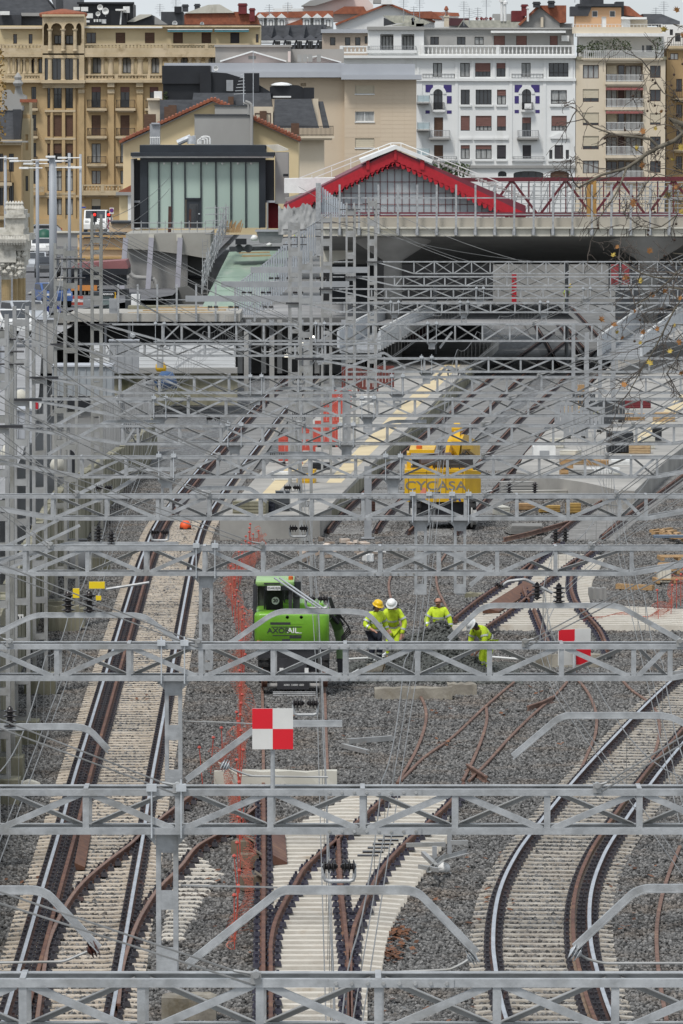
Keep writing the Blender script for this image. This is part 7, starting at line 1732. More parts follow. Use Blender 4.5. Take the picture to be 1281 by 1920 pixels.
# ------------------------------------------------------------------ site clutter around the platforms
gn=thing('generator','white mobile generator with a louvred front on a dark base','generator',G(1010,895));Y=gn.location.y
block(gn,1000,1042,838,872,Y,1.6,M_paint_w,'housing');poly(gn,[(1000,838),(1006,832),(1036,832),(1042,838)],Y+.01,1.5,M_paint_w,'housing_top');block(gn,1012,1030,845,858,Y-.02,.05,M_grey,'louvre');block(gn,990,1044,872,892,Y,1.6,M_steeld,'base');block(gn,985,1000,860,892,Y+.4,1,M_greyw,'side_tank');text('lettering','HIMOINSA',(P(1026,867,Y).x,Y-.01,P(1024,867,Y).z),.12,M_ox,gn)
ct_=thing('black_container','black corrugated skip on the right platform','container',G(1160,850,ZP));Y=ct_.location.y
block(ct_,1140,1188,812,848,Y,1.6,M_blackclad,'container_box')
for k in range(9): block(ct_,1141+k*5.3,1143+k*5.3,826,847,Y-.06,.05,M_darkgrey,'rib')
b2=thing('black_cabinet','small black cabinet right of the corrugated skip','cabinet',G(1232,828,ZP));block(b2,1224,1241,804,826,b2.location.y,.6,M_blackclad,'cabinet_body');block(b2,1223,1242,802,805,b2.location.y-.1,.8,M_darkgrey,'cabinet_lid')
bn=thing('warning_banner','yellow warning banner with a red ringed prohibition symbol tied to the barriers','banner',G(1122,790,ZP));Y=bn.location.y-.6
block(bn,1098,1147,763,776,Y,.02,mat('banner yellow',(.62,.60,.03),(.56,.53,.03),3,.6),'banner_sheet');c=P(1133,769.5,Y-.02);b=MB();b.lathe(c,[(.19,.01),(.19,0)],18,'Y');b.build('symbol_ring',M_red,bn);b=MB();b.lathe(c+Vector((0,-.005,0)),[(.14,.01),(.14,0)],18,'Y');b.build('symbol_field',M_paint_w,bn);b=MB();b.box(c+Vector((0,-.01,0)),(.26,.008,.05),0,Matrix.Rotation(.8,3,'Y'));b.box(c+Vector((-.02,-.01,0)),(.05,.008,.18));b.build('symbol_bar',M_blackclad,bn)
def barrier(lab,px,py,w,h,m,z=ZP,grp='plastic barriers',n=5):
 c=G(px,py,z);t=thing('barrier',lab,'barrier',c,grp);b=MB();b.lohi((c.x-w/2,c.y,c.z),(c.x-w/2+.1,c.y+.08,c.z+h));b.lohi((c.x+w/2-.1,c.y,c.z),(c.x+w/2,c.y+.08,c.z+h));b.lohi((c.x-w/2+.1,c.y,c.z+h-.16),(c.x+w/2-.1,c.y+.08,c.z+h));b.lohi((c.x-w/2+.1,c.y,c.z+.12),(c.x+w/2-.1,c.y+.08,c.z+.26));b.build('barrier_frame',m,t)
 for k in range(n): x=c.x-w/2+.1+(w-.2)*(k+.5)/n;b=MB();b.lohi((x-.075,c.y+.01,c.z+.26),(x+.075,c.y+.07,c.z+h-.16));b.build('barrier_slat',m,t)
 for s_ in (-1,1): b=MB();b.lohi((c.x+s_*w*.3-.09,c.y-.25,c.z),(c.x+s_*w*.3+.09,c.y+.33,c.z+.09));b.build('barrier_foot',M_rubber,t)
for i,(px,py,m,lab) in enumerate([(612,838,M_redpl,'red plastic barrier nearest the platform end'),(622,800,M_redpl,'red plastic barrier second along the middle platform'),(640,770,M_redpl,'red plastic barrier third along the middle platform'),(570,850,M_redpl,'red plastic barrier leaning at the left platform edge'),(660,728,mat('dull red boards',(.16,.045,.035),(.11,.03,.026),2,.8),'dull red picket barrier below the stairs'),(690,735,MATS['dull red boards'],'dull red picket barrier right under the stairs'),(720,726,MATS['dull red boards'],'dull red picket barrier farthest right under the stairs'),(1080,822,M_grey,'grey plastic barrier left of the black skip'),(1110,810,M_grey,'grey plastic barrier behind the left one of the pair'),(1125,800,M_darkgrey,'dark barrier under the yellow banner'),(1150,792,M_darkgrey,'dark barrier right of the yellow banner'),(1062,800,M_grey,'grey barrier at the left end of the row'),(1095,780,M_darkgrey,'dark barrier behind the yellow banner'),(545,870,M_redpl,'red plastic barrier at the lower left platform corner')]):
 barrier(lab,px,py,1.1 if m is not M_redpl else 1.0,1.15,m,n=5)
fx_=thing('fire_extinguisher','red fire extinguisher hanging by the low concrete wall','extinguisher',G(1126,918));c=P(1126,905,fx_.location.y-.3);b=MB();b.lathe(c+Vector((0,0,-.3)),[(.11,0),(.12,.05),(.12,.45),(.05,.55),(.04,.62)],12);b.build('cylinder_body',M_redpl,fx_,True);b=MB();b.path([c+Vector((0,0,.3)),c+Vector((.14,-.02,.25)),c+Vector((.15,-.05,-.1))],.018,6);b.build('hose',M_rubber,fx_)
co=thing('orange_marker','round orange marker standing between the left rails','marker',G(348,992));b=MB();b.lathe(G(348,992),[(.22,.02),(.2,.18),(.12,.3),(.03,.35)],14);b.build('marker_dome',mat('signal orange',(.85,.13,.04),(.8,.11,.03),3,.5),co,True);b=MB();b.box(G(348,992)+Vector((0,0,.02)),(.4,.4,.06));b.build('marker_base',M_rubber,co)
brd=thing('board_stack','stack of grey formwork boards in front of the yellow crane','boards',G(980,1003))
for k in range(6): b=MB();b.box(G(978+k*2,1000)+Vector((0,0,.05+k*.05)),(1.1,1.5,.04),0,Matrix.Rotation(.12-k*.03,3,'Z'));b.build('board',mat('grey plywood',(.23,.225,.21),(.17,.165,.155),2,.85),brd)
def pallet(lab,px,py,yaw,n=7,z=0.0):
 c=G(px,py,z);t=thing('pallet',lab,'pallet',c,'timber pallets');Rz=Matrix.Rotation(yaw,3,'Z')
 for k in range(n): b=MB();b.box(c+Rz @ Vector((0,-.45+.9*k/(n-1),.13)),(1.2,.1,.022),0,Rz);b.build('plank',M_wood,t)
 for k in range(3): b=MB();b.box(c+Rz @ Vector((-.55+.55*k,0,.06)),(.1,1.0,.1),0,Rz);b.build('bearer',M_wood,t)
for i,(px,py,yaw,z) in enumerate([(1262,1092,.1,0),(1265,1075,.2,.15),(1268,1065,-.1,.3),(1270,1050,.1,.45)]): pallet(['bottom timber pallet of the stack at the right edge','second timber pallet of the stack at the right edge','third timber pallet of the stack at the right edge','top timber pallet of the stack at the right edge'][i],px,py,yaw,z=z)
tb=thing('timber_stack','pile of orange brown timbers and offcuts at the right edge','timber',G(1255,1010))
for k in range(14): b=MB();b.box(G(1240+(k*13) % 50,1000+(k*7) % 26)+Vector((0,0,.12+.05*(k % 4))),(.16,1.4,.1),0,Matrix.Rotation(-.6+.17*(k % 8),3,'Z'));b.build('timber_piece',M_wood,tb)
b=MB();b.box(G(1255,1028)+Vector((0,0,.42)),(1.1,.5,.08));b.build('blue_sheet',mat('slate blue sheet',(.13,.17,.22),(.1,.13,.17),2,.6),tb)
cbeam('grey concrete block on a plank at the right edge',1245,1092,.42,.4,.32,.1,M_concl,z=.12);lt=thing('long_plank','brown timber baulk lying at the right edge below the pallets','timber',G(1190,1100));b=MB();b.bar(G(1157,1099,.08),G(1225,1102,.08),.2,.16);b.build('baulk',M_wood,lt)
sx_=thing('steel_trestle','grey steel post trestle standing right of the new turnout','trestle',G(820,1630))
for px,y0 in ((815,1634),(843,1600)): sbar('upright','box',G(px,y0,0),G(px,y0,0)+Vector((0,0,.5)),.09,.09,M_grey,sx_)
for a,c in (((762,1585),(836,1583)),((815,1612),(875,1596)),((800,1632),(835,1602)),((784,1625),(822,1632)),((790,1600),(815,1625)),((845,1580),(878,1580))): sbar('brace','L',G(*a,.32),G(*c,.32),.08,.08,M_galv2,sx_)
bag('white plastic bag beside the grey steel trestle',*[833,1628],G(833,1636).y,.13)
ch=thing('channel_piece','bent grey steel channel lying in the gravel below the excavator','steel piece',G(690,1385));sbar('channel','U',G(652,1390,.05),G(735,1384,.05),.12,.12,M_galv2,ch);sbar('channel','U',G(643,1398,.05),G(690,1410,.05),.1,.1,M_galv2,ch)
pp_=thing('conduit','thin pale conduit lying along the concrete upstand','pipe',G(500,1448));b=MB();b.path([G(410,1430,.3),G(450,1455,.35),G(610,1457,.35)],.02,6);b.build('conduit_pipe',M_concl,pp_)
# black signal heads on the left
for i,(px,py,lab) in enumerate([(126,900,'black arched signal board between the left masts'),(68,1012,'black edged grey relay box on the left'),(146,1040,'grey signal box with black hood at the left')]):
 q=G(px,[1075,1115,1120][i]);t=thing('signal',lab,'signal',q);Y=q.y
 if i == 0:
  b=MB();c=P(126,858,Y);s=PXM(Y);pts=[(c.x+16/s*math.cos(a),c.z+16/s*math.sin(a)) for a in [math.pi*k/10 for k in range(11)]]
  inn=[(c.x+9/s*math.cos(a),c.z+9/s*math.sin(a)) for a in [math.pi*k/10 for k in range(10,-1,-1)]]
  zb_=P(126,895,Y).z;pts=[(c.x+16/s,zb_)]+pts+[(c.x-16/s,zb_),(c.x-9/s,zb_)]+inn+[(c.x+9/s,zb_)]
  b.prism([(x,Y,z) for x,z in pts],(0,.08,0));b.build('signal_hood',M_blackclad,t);b=MB();b.lohi((c.x-9/s,Y+.1,zb_),(c.x+9/s,Y+.15,c.z+8/s));b.build('signal_plate',M_grey,t);sbar('signal_post','box',q,(c.x,Y+.2,zb_),.1,.1,M_grey,t)
 else:
  b=MB();rbox(b,P(px,py,Y),(.55,.3,.8),.08);b.build('signal_box',M_grey,t,True);b=MB();rbox(b,P(px,py-24,Y),(.6,.4,.18),.06);b.build('signal_hood',M_blackclad,t,True);sbar('signal_post','box',q,P(px,py+20,Y+.1),.1,.1,M_grey,t)
sg=thing('number_board','white board with black digits on the left mast','sign',P(31,1157,G(31,1230).y));Y=G(31,1330).y;block(sg,21,44,1152,1163,Y-.35,.02,M_paint_w,'board');text('digits','1621',(P(32,1158,Y).x,Y-.36,P(32,1158,Y).z),.17,M_blackclad,sg,bold=.004)
ro=thing('round_sign','round white sign with red ends on a left mast','sign',P(66,757,150));b=MB();b.lathe(P(66,757,150),[(.17,.02),(.17,0)],18,'Y');b.build('sign_disc',M_paint_w,ro);b=MB();b.box(P(69,757,149.97),(.08,.02,.28));b.build('red_field',M_red,ro)
# steel lamps under the stair
for i,(px,py) in enumerate([(585,632),(570,645),(538,667)]):
 t=thing('flood_lamp',['lit lamp highest under the stair beside the dark wall','lit lamp in the middle under the stair','lit lamp lowest under the stair'][i],'lamp',P(px,py,300),'lit lamps under the stairs');b=MB();b.box(P(px,py,300),(.26,.1,.13));b.build('lamp_glass',mat('lit lamp',(.9,.88,.75),(.9,.88,.75),1,.5,emit=((1,.93,.75),3.0)),t);sbar('lamp_arm','box',P(px,py-3,300.2),P(px,py-12,300.2),.04,.04,M_grey,t)
gl=thing('globe_lamp','white globe lamp hanging over the dark void at left','lamp',P(249,628,322));b=MB();c=P(249,628,322);b.lathe(c,[(.02,-.16),(.12,-.12),(.165,0),(.12,.12),(.02,.16)],12);b.build('globe',M_alu,gl,True);sbar('lamp_arm','cyl',c,P(249,600,322),.03,.03,M_grey,gl)
# ------------------------------------------------------------------ left street, bridge pylon, cars, cabinets
ZS2=ZS
sheet('upper_street',[(-11,372),(-11,700),(-140,700),(-140,290),(-24,290),(-18,330)],ZS,M_asphalt)
sheet('pavement',[(-20.5,372),(-20.5,560),(-17.5,560),(-16.5,372)],ZS+.12,mat('pavement slabs',(.36,.345,.31),(.28,.27,.245),.6,.9,0,.1,8))
Y=330.0;py_=thing('bridge_pylon','ornate white stone bridge pylon on banded ochre columns at the left edge','pylon',(P(10,595,Y).x,Y,ZS))
M_orn=mat('ornate white stone',(.56,.54,.48),(.40,.38,.33),1.6,.85,0,.5,6,c3=(.20,.185,.15),s3=1.4,lo3=.5,hi3=.7)
M_band=mat('banded ochre stone',(.40,.30,.16),(.30,.22,.115),1.2,.85,0,.2,8)
def pyl(px0,px1,y0,y1,dy,dep,m,nm): return block(py_,px0,px1,y0,y1,Y+dy,dep,m,nm)
pyl(-60,48,452,470,-.2,6,M_orn,'cornice');pyl(-60,55,440,452,-.6,6.5,M_orn,'cornice');pyl(-60,44,430,440,-.1,6,M_orn,'attic');pyl(10,46,408,430,0,4,M_orn,'attic');pyl(8,48,402,409,-.2,4.4,M_orn,'attic_cornice');pyl(12,45,394,402,0,4,M_orn,'cresting');pyl(-60,46,470,490,.1,6,M_orn,'frieze');pyl(-60,30,455,492,-.3,.3,M_orn,'frieze_panel')
for k in range(6): b=MB();b.lathe(P(14+k*5.4,396,Y+.4),[(.14,0),(.18,.15),(.08,.35),(.12,.45),(.02,.6)],8);b.build('cresting_urn',M_orn,py_)
for k in range(10): b=MB();b.lathe(P(2+k*5,452,Y-.7),[(.02,-.25),(.12,-.1),(.16,.1),(.05,.3)],6);b.build('cornice_bracket',M_orn,py_)
b=MB()
for k in range(60): c=P(rnd.uniform(-2,46),rnd.uniform(472,518),Y-.15+rnd.uniform(0,.2));b.lathe(c,[(.02,-.18),(rnd.uniform(.08,.2),0),(.03,.2)],6)
b.build('carved_ornament',M_orn,py_,kind='stuff')
pyl(-60,44,490,500,0,5.4,M_orn,'architrave')
for px in (12,29,38,44):
 r=(9 if px < 20 else 4.5)/PXM(Y);c=P(px,590,Y+(0.5 if px < 20 else 1.8+(px-29)*.12));zt_=P(px,500,Y).z
 b=MB();b.lathe((c.x,c.y,zt_-.75),[(r*.95,0),(r*1.05,.1),(r*1.25,.4),(r*1.4,.7),(r*1.4,.78)],14);b.build('capital',M_orn,py_)
 z=ZS-.9;k=0
 while z < zt_-.8:
  h=min(.52,zt_-.75-z);b=MB();b.lathe((c.x,c.y,z),[(r*.97,0),(r,.025),(r,h-.025),(r*.97,h)],14);b.build('column_drum',M_band,py_);z += h;k += 1
pyl(-60,48,582,640,-.1,6,M_orn,'pedestal')
# light masts
M_mastg=mat('grey light mast',(.33,.35,.37),(.29,.305,.325),1,.5)
for i,(px,y0,y1,w,lab) in enumerate([(98,292,600,13,'thickest grey light mast of the group beside the street'),(70,300,560,7,'grey light mast left of the thickest one'),(130,287,500,6,'grey light mast right of the thickest one'),(151,289,470,5,'rightmost slim grey light mast'),(10,292,440,6,'grey light mast at the left edge of the picture'),(103,300,600,7,'grey light mast half hidden behind the thickest one')]):
 Yl=345.0+i*6;t=thing('light_mast',lab,'lamp post',(P(px,y1,Yl).x,Yl,ZS),'grey light masts');c=P(px,y0,Yl);b=MB();r=w/2/PXM(Yl);b.tube((c.x,Yl,ZS-.8),c,r,14,r*.92);b.build('mast_shaft',M_mastg,t,True)
 hd_={0: [(36,80,315,0),(104,150,314,0),(86,101,294,1)],1: [(18,60,302,1),(59,88,300,0)],2: [(108,150,296,0)],3: [(125,151,314,0)],4: [(-20,12,296,1),(12,30,297,0)],5: [(44,90,307,0),(103,130,302,1)]}[i]
 for xa,xb,yy,q in hd_:
  sbar('lamp_arm','cyl',P(xa,yy,Yl-.2),P(xb,yy,Yl-.2),.07,.07,M_paint_w,t);xs=xa if q or xa < px-20 else xb-14
  b=MB();rbox(b,P(xs+9,yy,Yl-.25),(18/PXM(Yl),.3,.12),.05);b.build('lamp_head',M_paint_w,t)
# cars: side profile swept across, windows, wheels, lights
def car(lab,c,yaw,m,Ln=4.2,w=1.75,h=1.45,van=False,grp='cars in the street',stripe=None):
 t=thing('van' if van else 'car',lab,'van' if van else 'car',c,grp);t.rotation_euler=(0,0,yaw)
 pr=[(-.5,.28),(-.5,.62),(-.47,.72),(-.36,.98),(-.2,1.0),(.12,1.0),(.27,.70),(.47,.62),(.5,.45),(.5,.28)] if not van else [(-.5,.2),(-.5,.95),(-.47,1.0),(.15,1.0),(.32,.66),(.47,.56),(.5,.4),(.5,.2)]
 def part(nm,m_,pts=None,fn=None):
  b=MB()
  if pts: b.prism([(x*Ln,-w/2,z*h) for x,z in pts],(0,w,0))
  if fn: fn(b)
  me=b.build(nm,m_);me.parent=t;return me
 part('body',m,pr)
 top=1.0 if van else .96
 part('windscreen',M_glass,fn=lambda b: b.prism([(x*Ln,-w*.43,z*h) for x,z in ([(.13,.99),(.265,.72),(.28,.72),(.15,.99)] if not van else [(.16,.985),(.315,.68),(.335,.68),(.18,.985)])],(0,w*.86,0)))
 for s_ in (-1,1):
  part('side_window',M_glass,fn=lambda b: b.prism([(x*Ln,s_*(w/2+.004),z*h) for x,z in ([(-.33,.94),(-.38,.72),(.22,.72),(.1,.94)] if not van else [(.0,.92),(.0,.68),(.26,.68),(.14,.92)])],(0,s_*.01,0)))
  part('headlight',M_paint_w,fn=lambda b: b.box((.492*Ln,s_*w*.36,.55*h),(.06,.3,.13)));part('tail_light',M_red,fn=lambda b: b.box((-.496*Ln,s_*w*.4,.66*h),(.05,.18,.22)))
  for fx_ in (-.31,.31): part('wheel',M_rubber,fn=lambda b: b.lathe((fx_*Ln,s_*(w/2-.08),.31),[(.1,-.1),(.28,-.1),(.31,-.06),(.31,.06),(.28,.1),(.1,.1)],14,'Y'))
 part('rear_window',M_glass,fn=lambda b: b.prism([(x*Ln,-w*.4,z*h) for x,z in ([(-.465,.74),(-.375,.95),(-.39,.95),(-.48,.74)] if not van else [(-.503,.65),(-.503,.93),(-.497,.93),(-.497,.65)])],(0,w*.8,0)))
 if stripe: part('livery_stripe',stripe,fn=lambda b: b.lohi((-.49*Ln,-w/2-.006,.32*h),(.45*Ln,w/2+.006,.5*h)))
 return t
def street(px,py,z=ZS): return G(px,py,z)
car('white van with a yellow lower band parked by the ochre block',street(70,433),math.pi,M_paint_w,4.8,1.9,2.0,True,stripe=M_yellow)
car('white van facing the camera at the traffic lights',P(180,437,500),-math.pi/2,M_paint_w,4.6,1.95,2.0,True)
car('silver car facing the camera beside the white pylon',street(64,510),-math.pi/2+.1,mat('silver car paint',(.50,.52,.54),(.46,.48,.5),1,.3,.3),4.2,1.75,1.5);car('white car behind the silver car in the street',street(78,478),-math.pi/2,M_paint_w);car('dark grey car in the street below the light masts',street(90,520),-math.pi/2,M_darkgrey,4.2,1.75,1.5)
car('silver hatchback on the road right of the pylon',street(76,448),math.pi,MATS['silver car paint']);car('blue car in the queue behind the light masts',street(100,575),-math.pi/2+.2,mat('blue car paint',(.06,.12,.30),(.05,.1,.26),1,.3));car('white car low at the left edge below the pylon',P(18,632,300),-math.pi/2+.4,M_paint_w);car('white car under the silver masts at the left edge',P(45,615,306),-math.pi/2+.3,MATS['silver car paint'])
gt_=thing('green_recycling_bin','dark green recycling bank behind the parked cars','bin',street(84,465));b=MB();b.lathe(street(84,468),[(.75,0),(.8,.3),(.8,1.2),(.55,1.7),(.1,1.85)],14);b.build('bin_body',mat('bin green',(.015,.10,.065),(.012,.08,.05),1,.5),gt_,True)
# hotel sign, traffic lights, no parking sign
hs=thing('hotel_sign','white vertical sign with dark red letters by the traffic lights','sign',P(206,440,418));Y=418;block(hs,200.5,211.5,408,434,Y,.2,M_paint_w,'sign_box')
for k,ch_ in enumerate('HO'): text('letter',ch_,(P(206,414+k*10.5,Y).x,Y-.02,P(206,414.5+k*10.5,Y).z),.5,mat('sign maroon',(.22,.02,.04),(.2,.02,.035),2,.5),hs,bold=.025)
sbar('sign_pole','cyl',P(206,440,Y+.1),P(206,433,Y+.1),.1,.1,M_grey,hs)
for i,(px,lab) in enumerate([(177.5,'traffic light showing red above the white van'),(204,'traffic light showing red above the letter sign')]):
 t=thing('traffic_light',lab,'traffic light',P(px,440,419),'traffic lights');sbar('pole','cyl',P(px,440,419.2),P(px,404,419.2),.12,.12,M_grey,t);b=MB();rbox(b,P(px,406,419),(.34,.3,.8),.06);b.build('light_head',M_blackclad,t);b=MB();b.lathe(P(px,402.5,418.83),[(.11,.02),(.1,-.03),(.02,-.05)],10,'Y');b.build('red_lens',mat('lit red lens',(.8,.03,.02),(.8,.03,.02),1,.4,emit=((1,.03,.02),.8)),t)
np_=thing('no_parking_sign','round blue sign with red ring on a white plate above the letter sign','sign',P(209,420,417));block(np_,205.5,213.5,389.5,401,417,.03,M_paint_w,'plate');c=P(209.5,394.5,416.98)
for r,m,o_ in ((.15,M_red,0),(.115,mat('sign blue',(.04,.07,.35),(.035,.06,.3),2,.5),.008)): b=MB();b.lathe(c+Vector((0,-o_,0)),[(r,.006),(r,0)],16,'Y');b.build('sign_disc',m,np_)
b=MB();b.box(c+Vector((0,-.014,0)),(.24,.006,.03),0,Matrix.Rotation(.78,3,'Y'));b.build('sign_bar',M_red,np_);sbar('sign_pole','cyl',P(209,432,417.2),P(209,389,417.2),.06,.06,M_grey,np_)
sp_=thing('street_plate','small blue street plate on the ochre block','plate',P(156,389,584));block(sp_,151,161,387.5,390.5,584,.05,MATS['sign blue'],'plate_face')
# kiosk, low buildings left of the concrete hall
Y=405.0;w=thing('kiosk','peach coloured low building with horizontal mouldings behind the masts','building',(P(190,500,Y).x,Y,ZS));M_peach=mat('peach render',(.64,.50,.34),(.58,.44,.3),.4,.85)
block(w,146,236,447,515,Y,5,M_peach,'wall');M_och2=mat('ochre trim',(.50,.33,.15),(.45,.29,.13),.5,.8)
for y0,y1,o_ in ((441,446,.5),(464,468,.25),(481,485,.25)): block(w,145,238,y0,y1,Y-o_,1+o_,M_och2,'moulding')
block(w,150,234,437,441,Y-.3,5,M_darkgrey,'roof');block(w,205,250,418,437,Y+4,4,M_peach,'wall');block(w,208,262,415,419,Y+3.8,5,M_darkgrey,'roof')
st2=thing('stone_parapet','rough grey stone parapet in front of the ochre block','wall',P(128,460,430));block(st2,106,150,436,462,430,1,M_greyw,'wall_face');block(st2,104,152,434,437,429.8,1.4,M_concl,'coping')
Y=372.0;bs=thing('shelter','low dark glazed pavilion with dull red roof and orange band behind the masts','pavilion',(P(185,590,Y).x,Y,ZS-.6));poly(bs,[(125,508),(145,494),(236,488),(240,500),(240,508)],Y,5,mat('dull pink roof',(.27,.11,.11),(.21,.085,.085),1,.7),'roof');block(bs,122,240,504,515,Y-.3,5,M_blackclad,'fascia');block(bs,124,238,515,535,Y,4,M_glass,'glazing');block(bs,122,182,535,545,Y-.4,1,mat('orange band',(.55,.22,.055),(.48,.19,.05),1,.5),'orange_band');block(bs,124,238,545,575,Y+.2,4,M_blackclad,'lower_wall')
for k in range(8): block(bs,126+k*8,128+k*8,546,552,Y-.2,.3,M_concl,'post')
dg=thing('small_digger','small glazed machine cab parked on the slab by the dark pavilion','digger',P(192,590,352));block(dg,173,213,552,585,352,1.4,mat('greenish cab glass',(.20,.25,.24),(.14,.18,.175),1,.15),'cab_glass');block(dg,171,215,547,552,351.9,1.6,M_darkgrey,'cab_roof');block(dg,188,215,549,554,351.8,.1,M_blackclad,'sign_strip');text('lettering','USABIAGA',(P(202,551.6,351.7).x,351.78,P(202,551.6,351.7).z),.15,M_paint_w,dg,bold=.005)
for px in (172,213,216): sbar('cab_post','box',P(px,586,351.9),P(px,548,351.9),.08,.1,M_yellow if px == 216 else M_darkgrey,dg)
block(dg,168,232,585,592,351.8,2,M_grey,'platform');block(dg,235,262,555,580,353,2,M_darkgrey,'engine');block(dg,246,262,552,572,352.8,1,M_paint_w,'white_box')
ob=thing('traffic_barrier','red and white striped road barrier boards by the dark pavilion','barrier',P(144,590,350))
for k in range(6): block(ob,130+k*1.5,156,555+k*6,560+k*6,350-k*.05,.1,M_redpl if k % 2 == 0 else M_paint_w,'barrier_board')
bl=thing('blue_panel','blue and white site sign panel between the masts','sign',P(108,610,335));block(bl,103,114,572,606,335,.05,MATS['sign blue'],'panel_face');block(bl,105,110,580,588,334.9,.04,M_paint_w,'panel_symbol');bl2=thing('blue_panel','blue notice with a white ring left of the blue site sign','sign',P(86,600,338));block(bl2,80,92,573,592,338,.05,MATS['sign blue'],'panel_face');b=MB();b.lathe(P(85,580,337.9),[(.1,.02),(.1,0)],14,'Y');b.build('panel_symbol',M_paint_w,bl2)
# grey cabins and boards along the left
for i,(x0,x1,y0,y1,Yc,m,lab) in enumerate([(98,210,688,742,235,mat('blue grey cabin',(.31,.335,.35),(.26,.28,.295),.5,.5),'blue grey site cabin with dark openings between the masts'),(20,60,770,830,190,M_zincb,'pale metal cabinet between the left masts'),(0,26,640,800,250,M_zincb,'tall pale hoarding at the left edge'),(95,130,800,860,185,M_greyw,'grey cabinet below the blue grey cabin'),(60,100,600,700,290,M_greyw,'tall grey hoarding behind the mast row'),(205,260,640,700,288,M_grey,'grey hoarding panels left of the white flat roof')]):
 t=thing('site_cabin',lab,'cabin',P((x0+x1)/2,y1,Yc),'cabins and hoardings along the left');block(t,x0,x1,y0,y1,Yc,2.4 if i < 2 else .6,m,'cabin_body');block(t,x0-1,x1+1,y0-3,y0,Yc-.1,2.6 if i < 2 else .8,M_zincb,'cabin_roof')
 n=max(2,int((x1-x0)/12))
 for k in range(n): xa=x0+(x1-x0)*k/n;block(t,xa,xa+1.2,y0,y1,Yc-.04,.04,M_grey,'cabin_rib')
 if i == 0:
  for a,c in ((98,117),(124,142),(147,168)): block(t,a,c,750-7,768,Yc-.3,.3,M_blackclad,'opening')
  block(t,95,212,742,780,Yc-.05,2,M_greyw,'base')
for i,(px,py,Yc,lab) in enumerate([(40,745,205,'white sheeted bundle left of the blue grey cabin'),(108,872,178,'white plastic sacks at the foot of the grey cabinet'),(16,850,172,'white sheet at the left edge by the wall')]): bag(lab,px,py,Yc,.26,M_concl,'sheeting','sheet_bundle',1.2)
pn=thing('noise_wall','grey corrugated wall panels at the left of the tracks below the white roof','wall',G(240,860));mp3=bpy.data.meshes.new('wall_panel');b=MB();b.lohi((-.5,-.04,0),(.5,.04,1));mp3.from_pydata(b.v,[],b.f);mp3.materials.append(mat('grey wall panel',(.36,.36,.355),(.28,.28,.275),.6,.8,stretch=(1,1,.3)))
for k in range(34):
 f=k/33;px=188+100*f;yb_=np.interp(px,[188,240,288],[905,850,780]);Yc=dist(yb_+40,0);a=P(px,yb_,Yc);c=P(px,np.interp(px,[188,288],[760,700]),Yc);o=link('wall_panel',mp3,pn,a-pn.location);o.scale=(3.2/PXM(Yc)*.9,1,c.z-a.z);o.rotation_euler=(0,0,.7)
for i,(px,py,lab) in enumerate([(312,716,'blue tarpaulin bundle below the white flat roof')]):
 bag(lab,px,py,268,.55,mat('blue tarpaulin',(.035,.09,.20),(.025,.06,.14),2,.5),'tarpaulin','tarpaulin_bundle');bag('yellow machine part beside the blue tarpaulin',px-10,py-26,270,.3,M_yellow,'machine part','machine_part')

# ------------------------------------------------------------------ the plane tree whose branches hang in at the right
YT=76.0;s=PXM(YT);tree=thing('plane_tree','bare plane tree with last brown leaves and hanging seed balls at the right','tree',(9.4,YT,0))
M_bark=mat('plane bark',(.16,.14,.105),(.07,.06,.045),3,.9,0,.3,14,c3=(.20,.18,.14),s3=2.5,lo3=.58,hi3=.7);M_twig=mat('dark twig',(.10,.08,.065),(.06,.05,.042),4,.85)
b=MB();b.path([(9.4,YT,-.2),(9.3,YT,3),(9.0,YT+.2,7),(8.6,YT,10.5),(8.9,YT,15),(9.1,YT,19)],.3,12,0,[.42,.36,.32,.27,.2,.1]);b.build('trunk',M_bark,tree,True)
tr_=random.Random(12);tips=[]
def PT(px,py,d=0): return P(px,py,YT+d)
def twig(b,p,d,Ln,r,depth):
 pts=[p];rs=[r];n=6;q=Vector(p);dd=Vector(d)
 for i in range(n):
  dd=(dd+Vector((tr_.gauss(0,.22),tr_.gauss(0,.22),tr_.gauss(0,.22)-.05))).normalized();q=q+dd*Ln/n;pts.append(Vector(q));rs.append(max(.0032,r*(1-.75*(i+1)/n)))
  if depth > 0 and tr_.random() < .62:
   sd_=(dd+Vector((tr_.gauss(0,.8),tr_.gauss(0,.5),tr_.gauss(-.05,.8)))).normalized();twig(b,q,sd_,Ln*tr_.uniform(.35,.65),r*.6,depth-1)
 b.path(pts,r,5,0,rs);tips.append(pts[-1])
def limb(px,r0,r1,side=9,depth=2,tl=.75,m=M_bark,start=None):
 pts=[PT(x,y,d) for x,y,d in px];
 if start: pts=[Vector(start)]+pts
 pts=spline(pts,.12);n=len(pts);b=MB();b.path(pts,r0,8,0,[r0+(r1-r0)*(i/(n-1)) ** .7 for i in range(n)]);b.build('branch',m,tree,True);tb_=MB()
 for k in range(side):
  i=int(n*(.2+.78*(k+.5)/side));i=min(i,n-2);d=(pts[i+1]-pts[i]).normalized();sg=1 if k % 2 else -1
  twig(tb_,pts[i],(d*.8+Vector((tr_.gauss(-.2,.3),tr_.gauss(0,.4),sg*tr_.uniform(.3,1)))).normalized(),tl*tr_.uniform(.5,1.2),.009,depth)
 twig(tb_,pts[-1],(pts[-1]-pts[-2]).normalized(),tl*.8,r1,depth)
 tb_.build('twigs',M_twig,tree,kind='stuff')
limb([(1300,240,0),(1281,248,0),(1265,264,0),(1235,276,0),(1209,291,0),(1175,315,0),(1128,328,0),(1085,352,0)],.075,.011,12,2,.75,start=(8.8,YT,12.4))
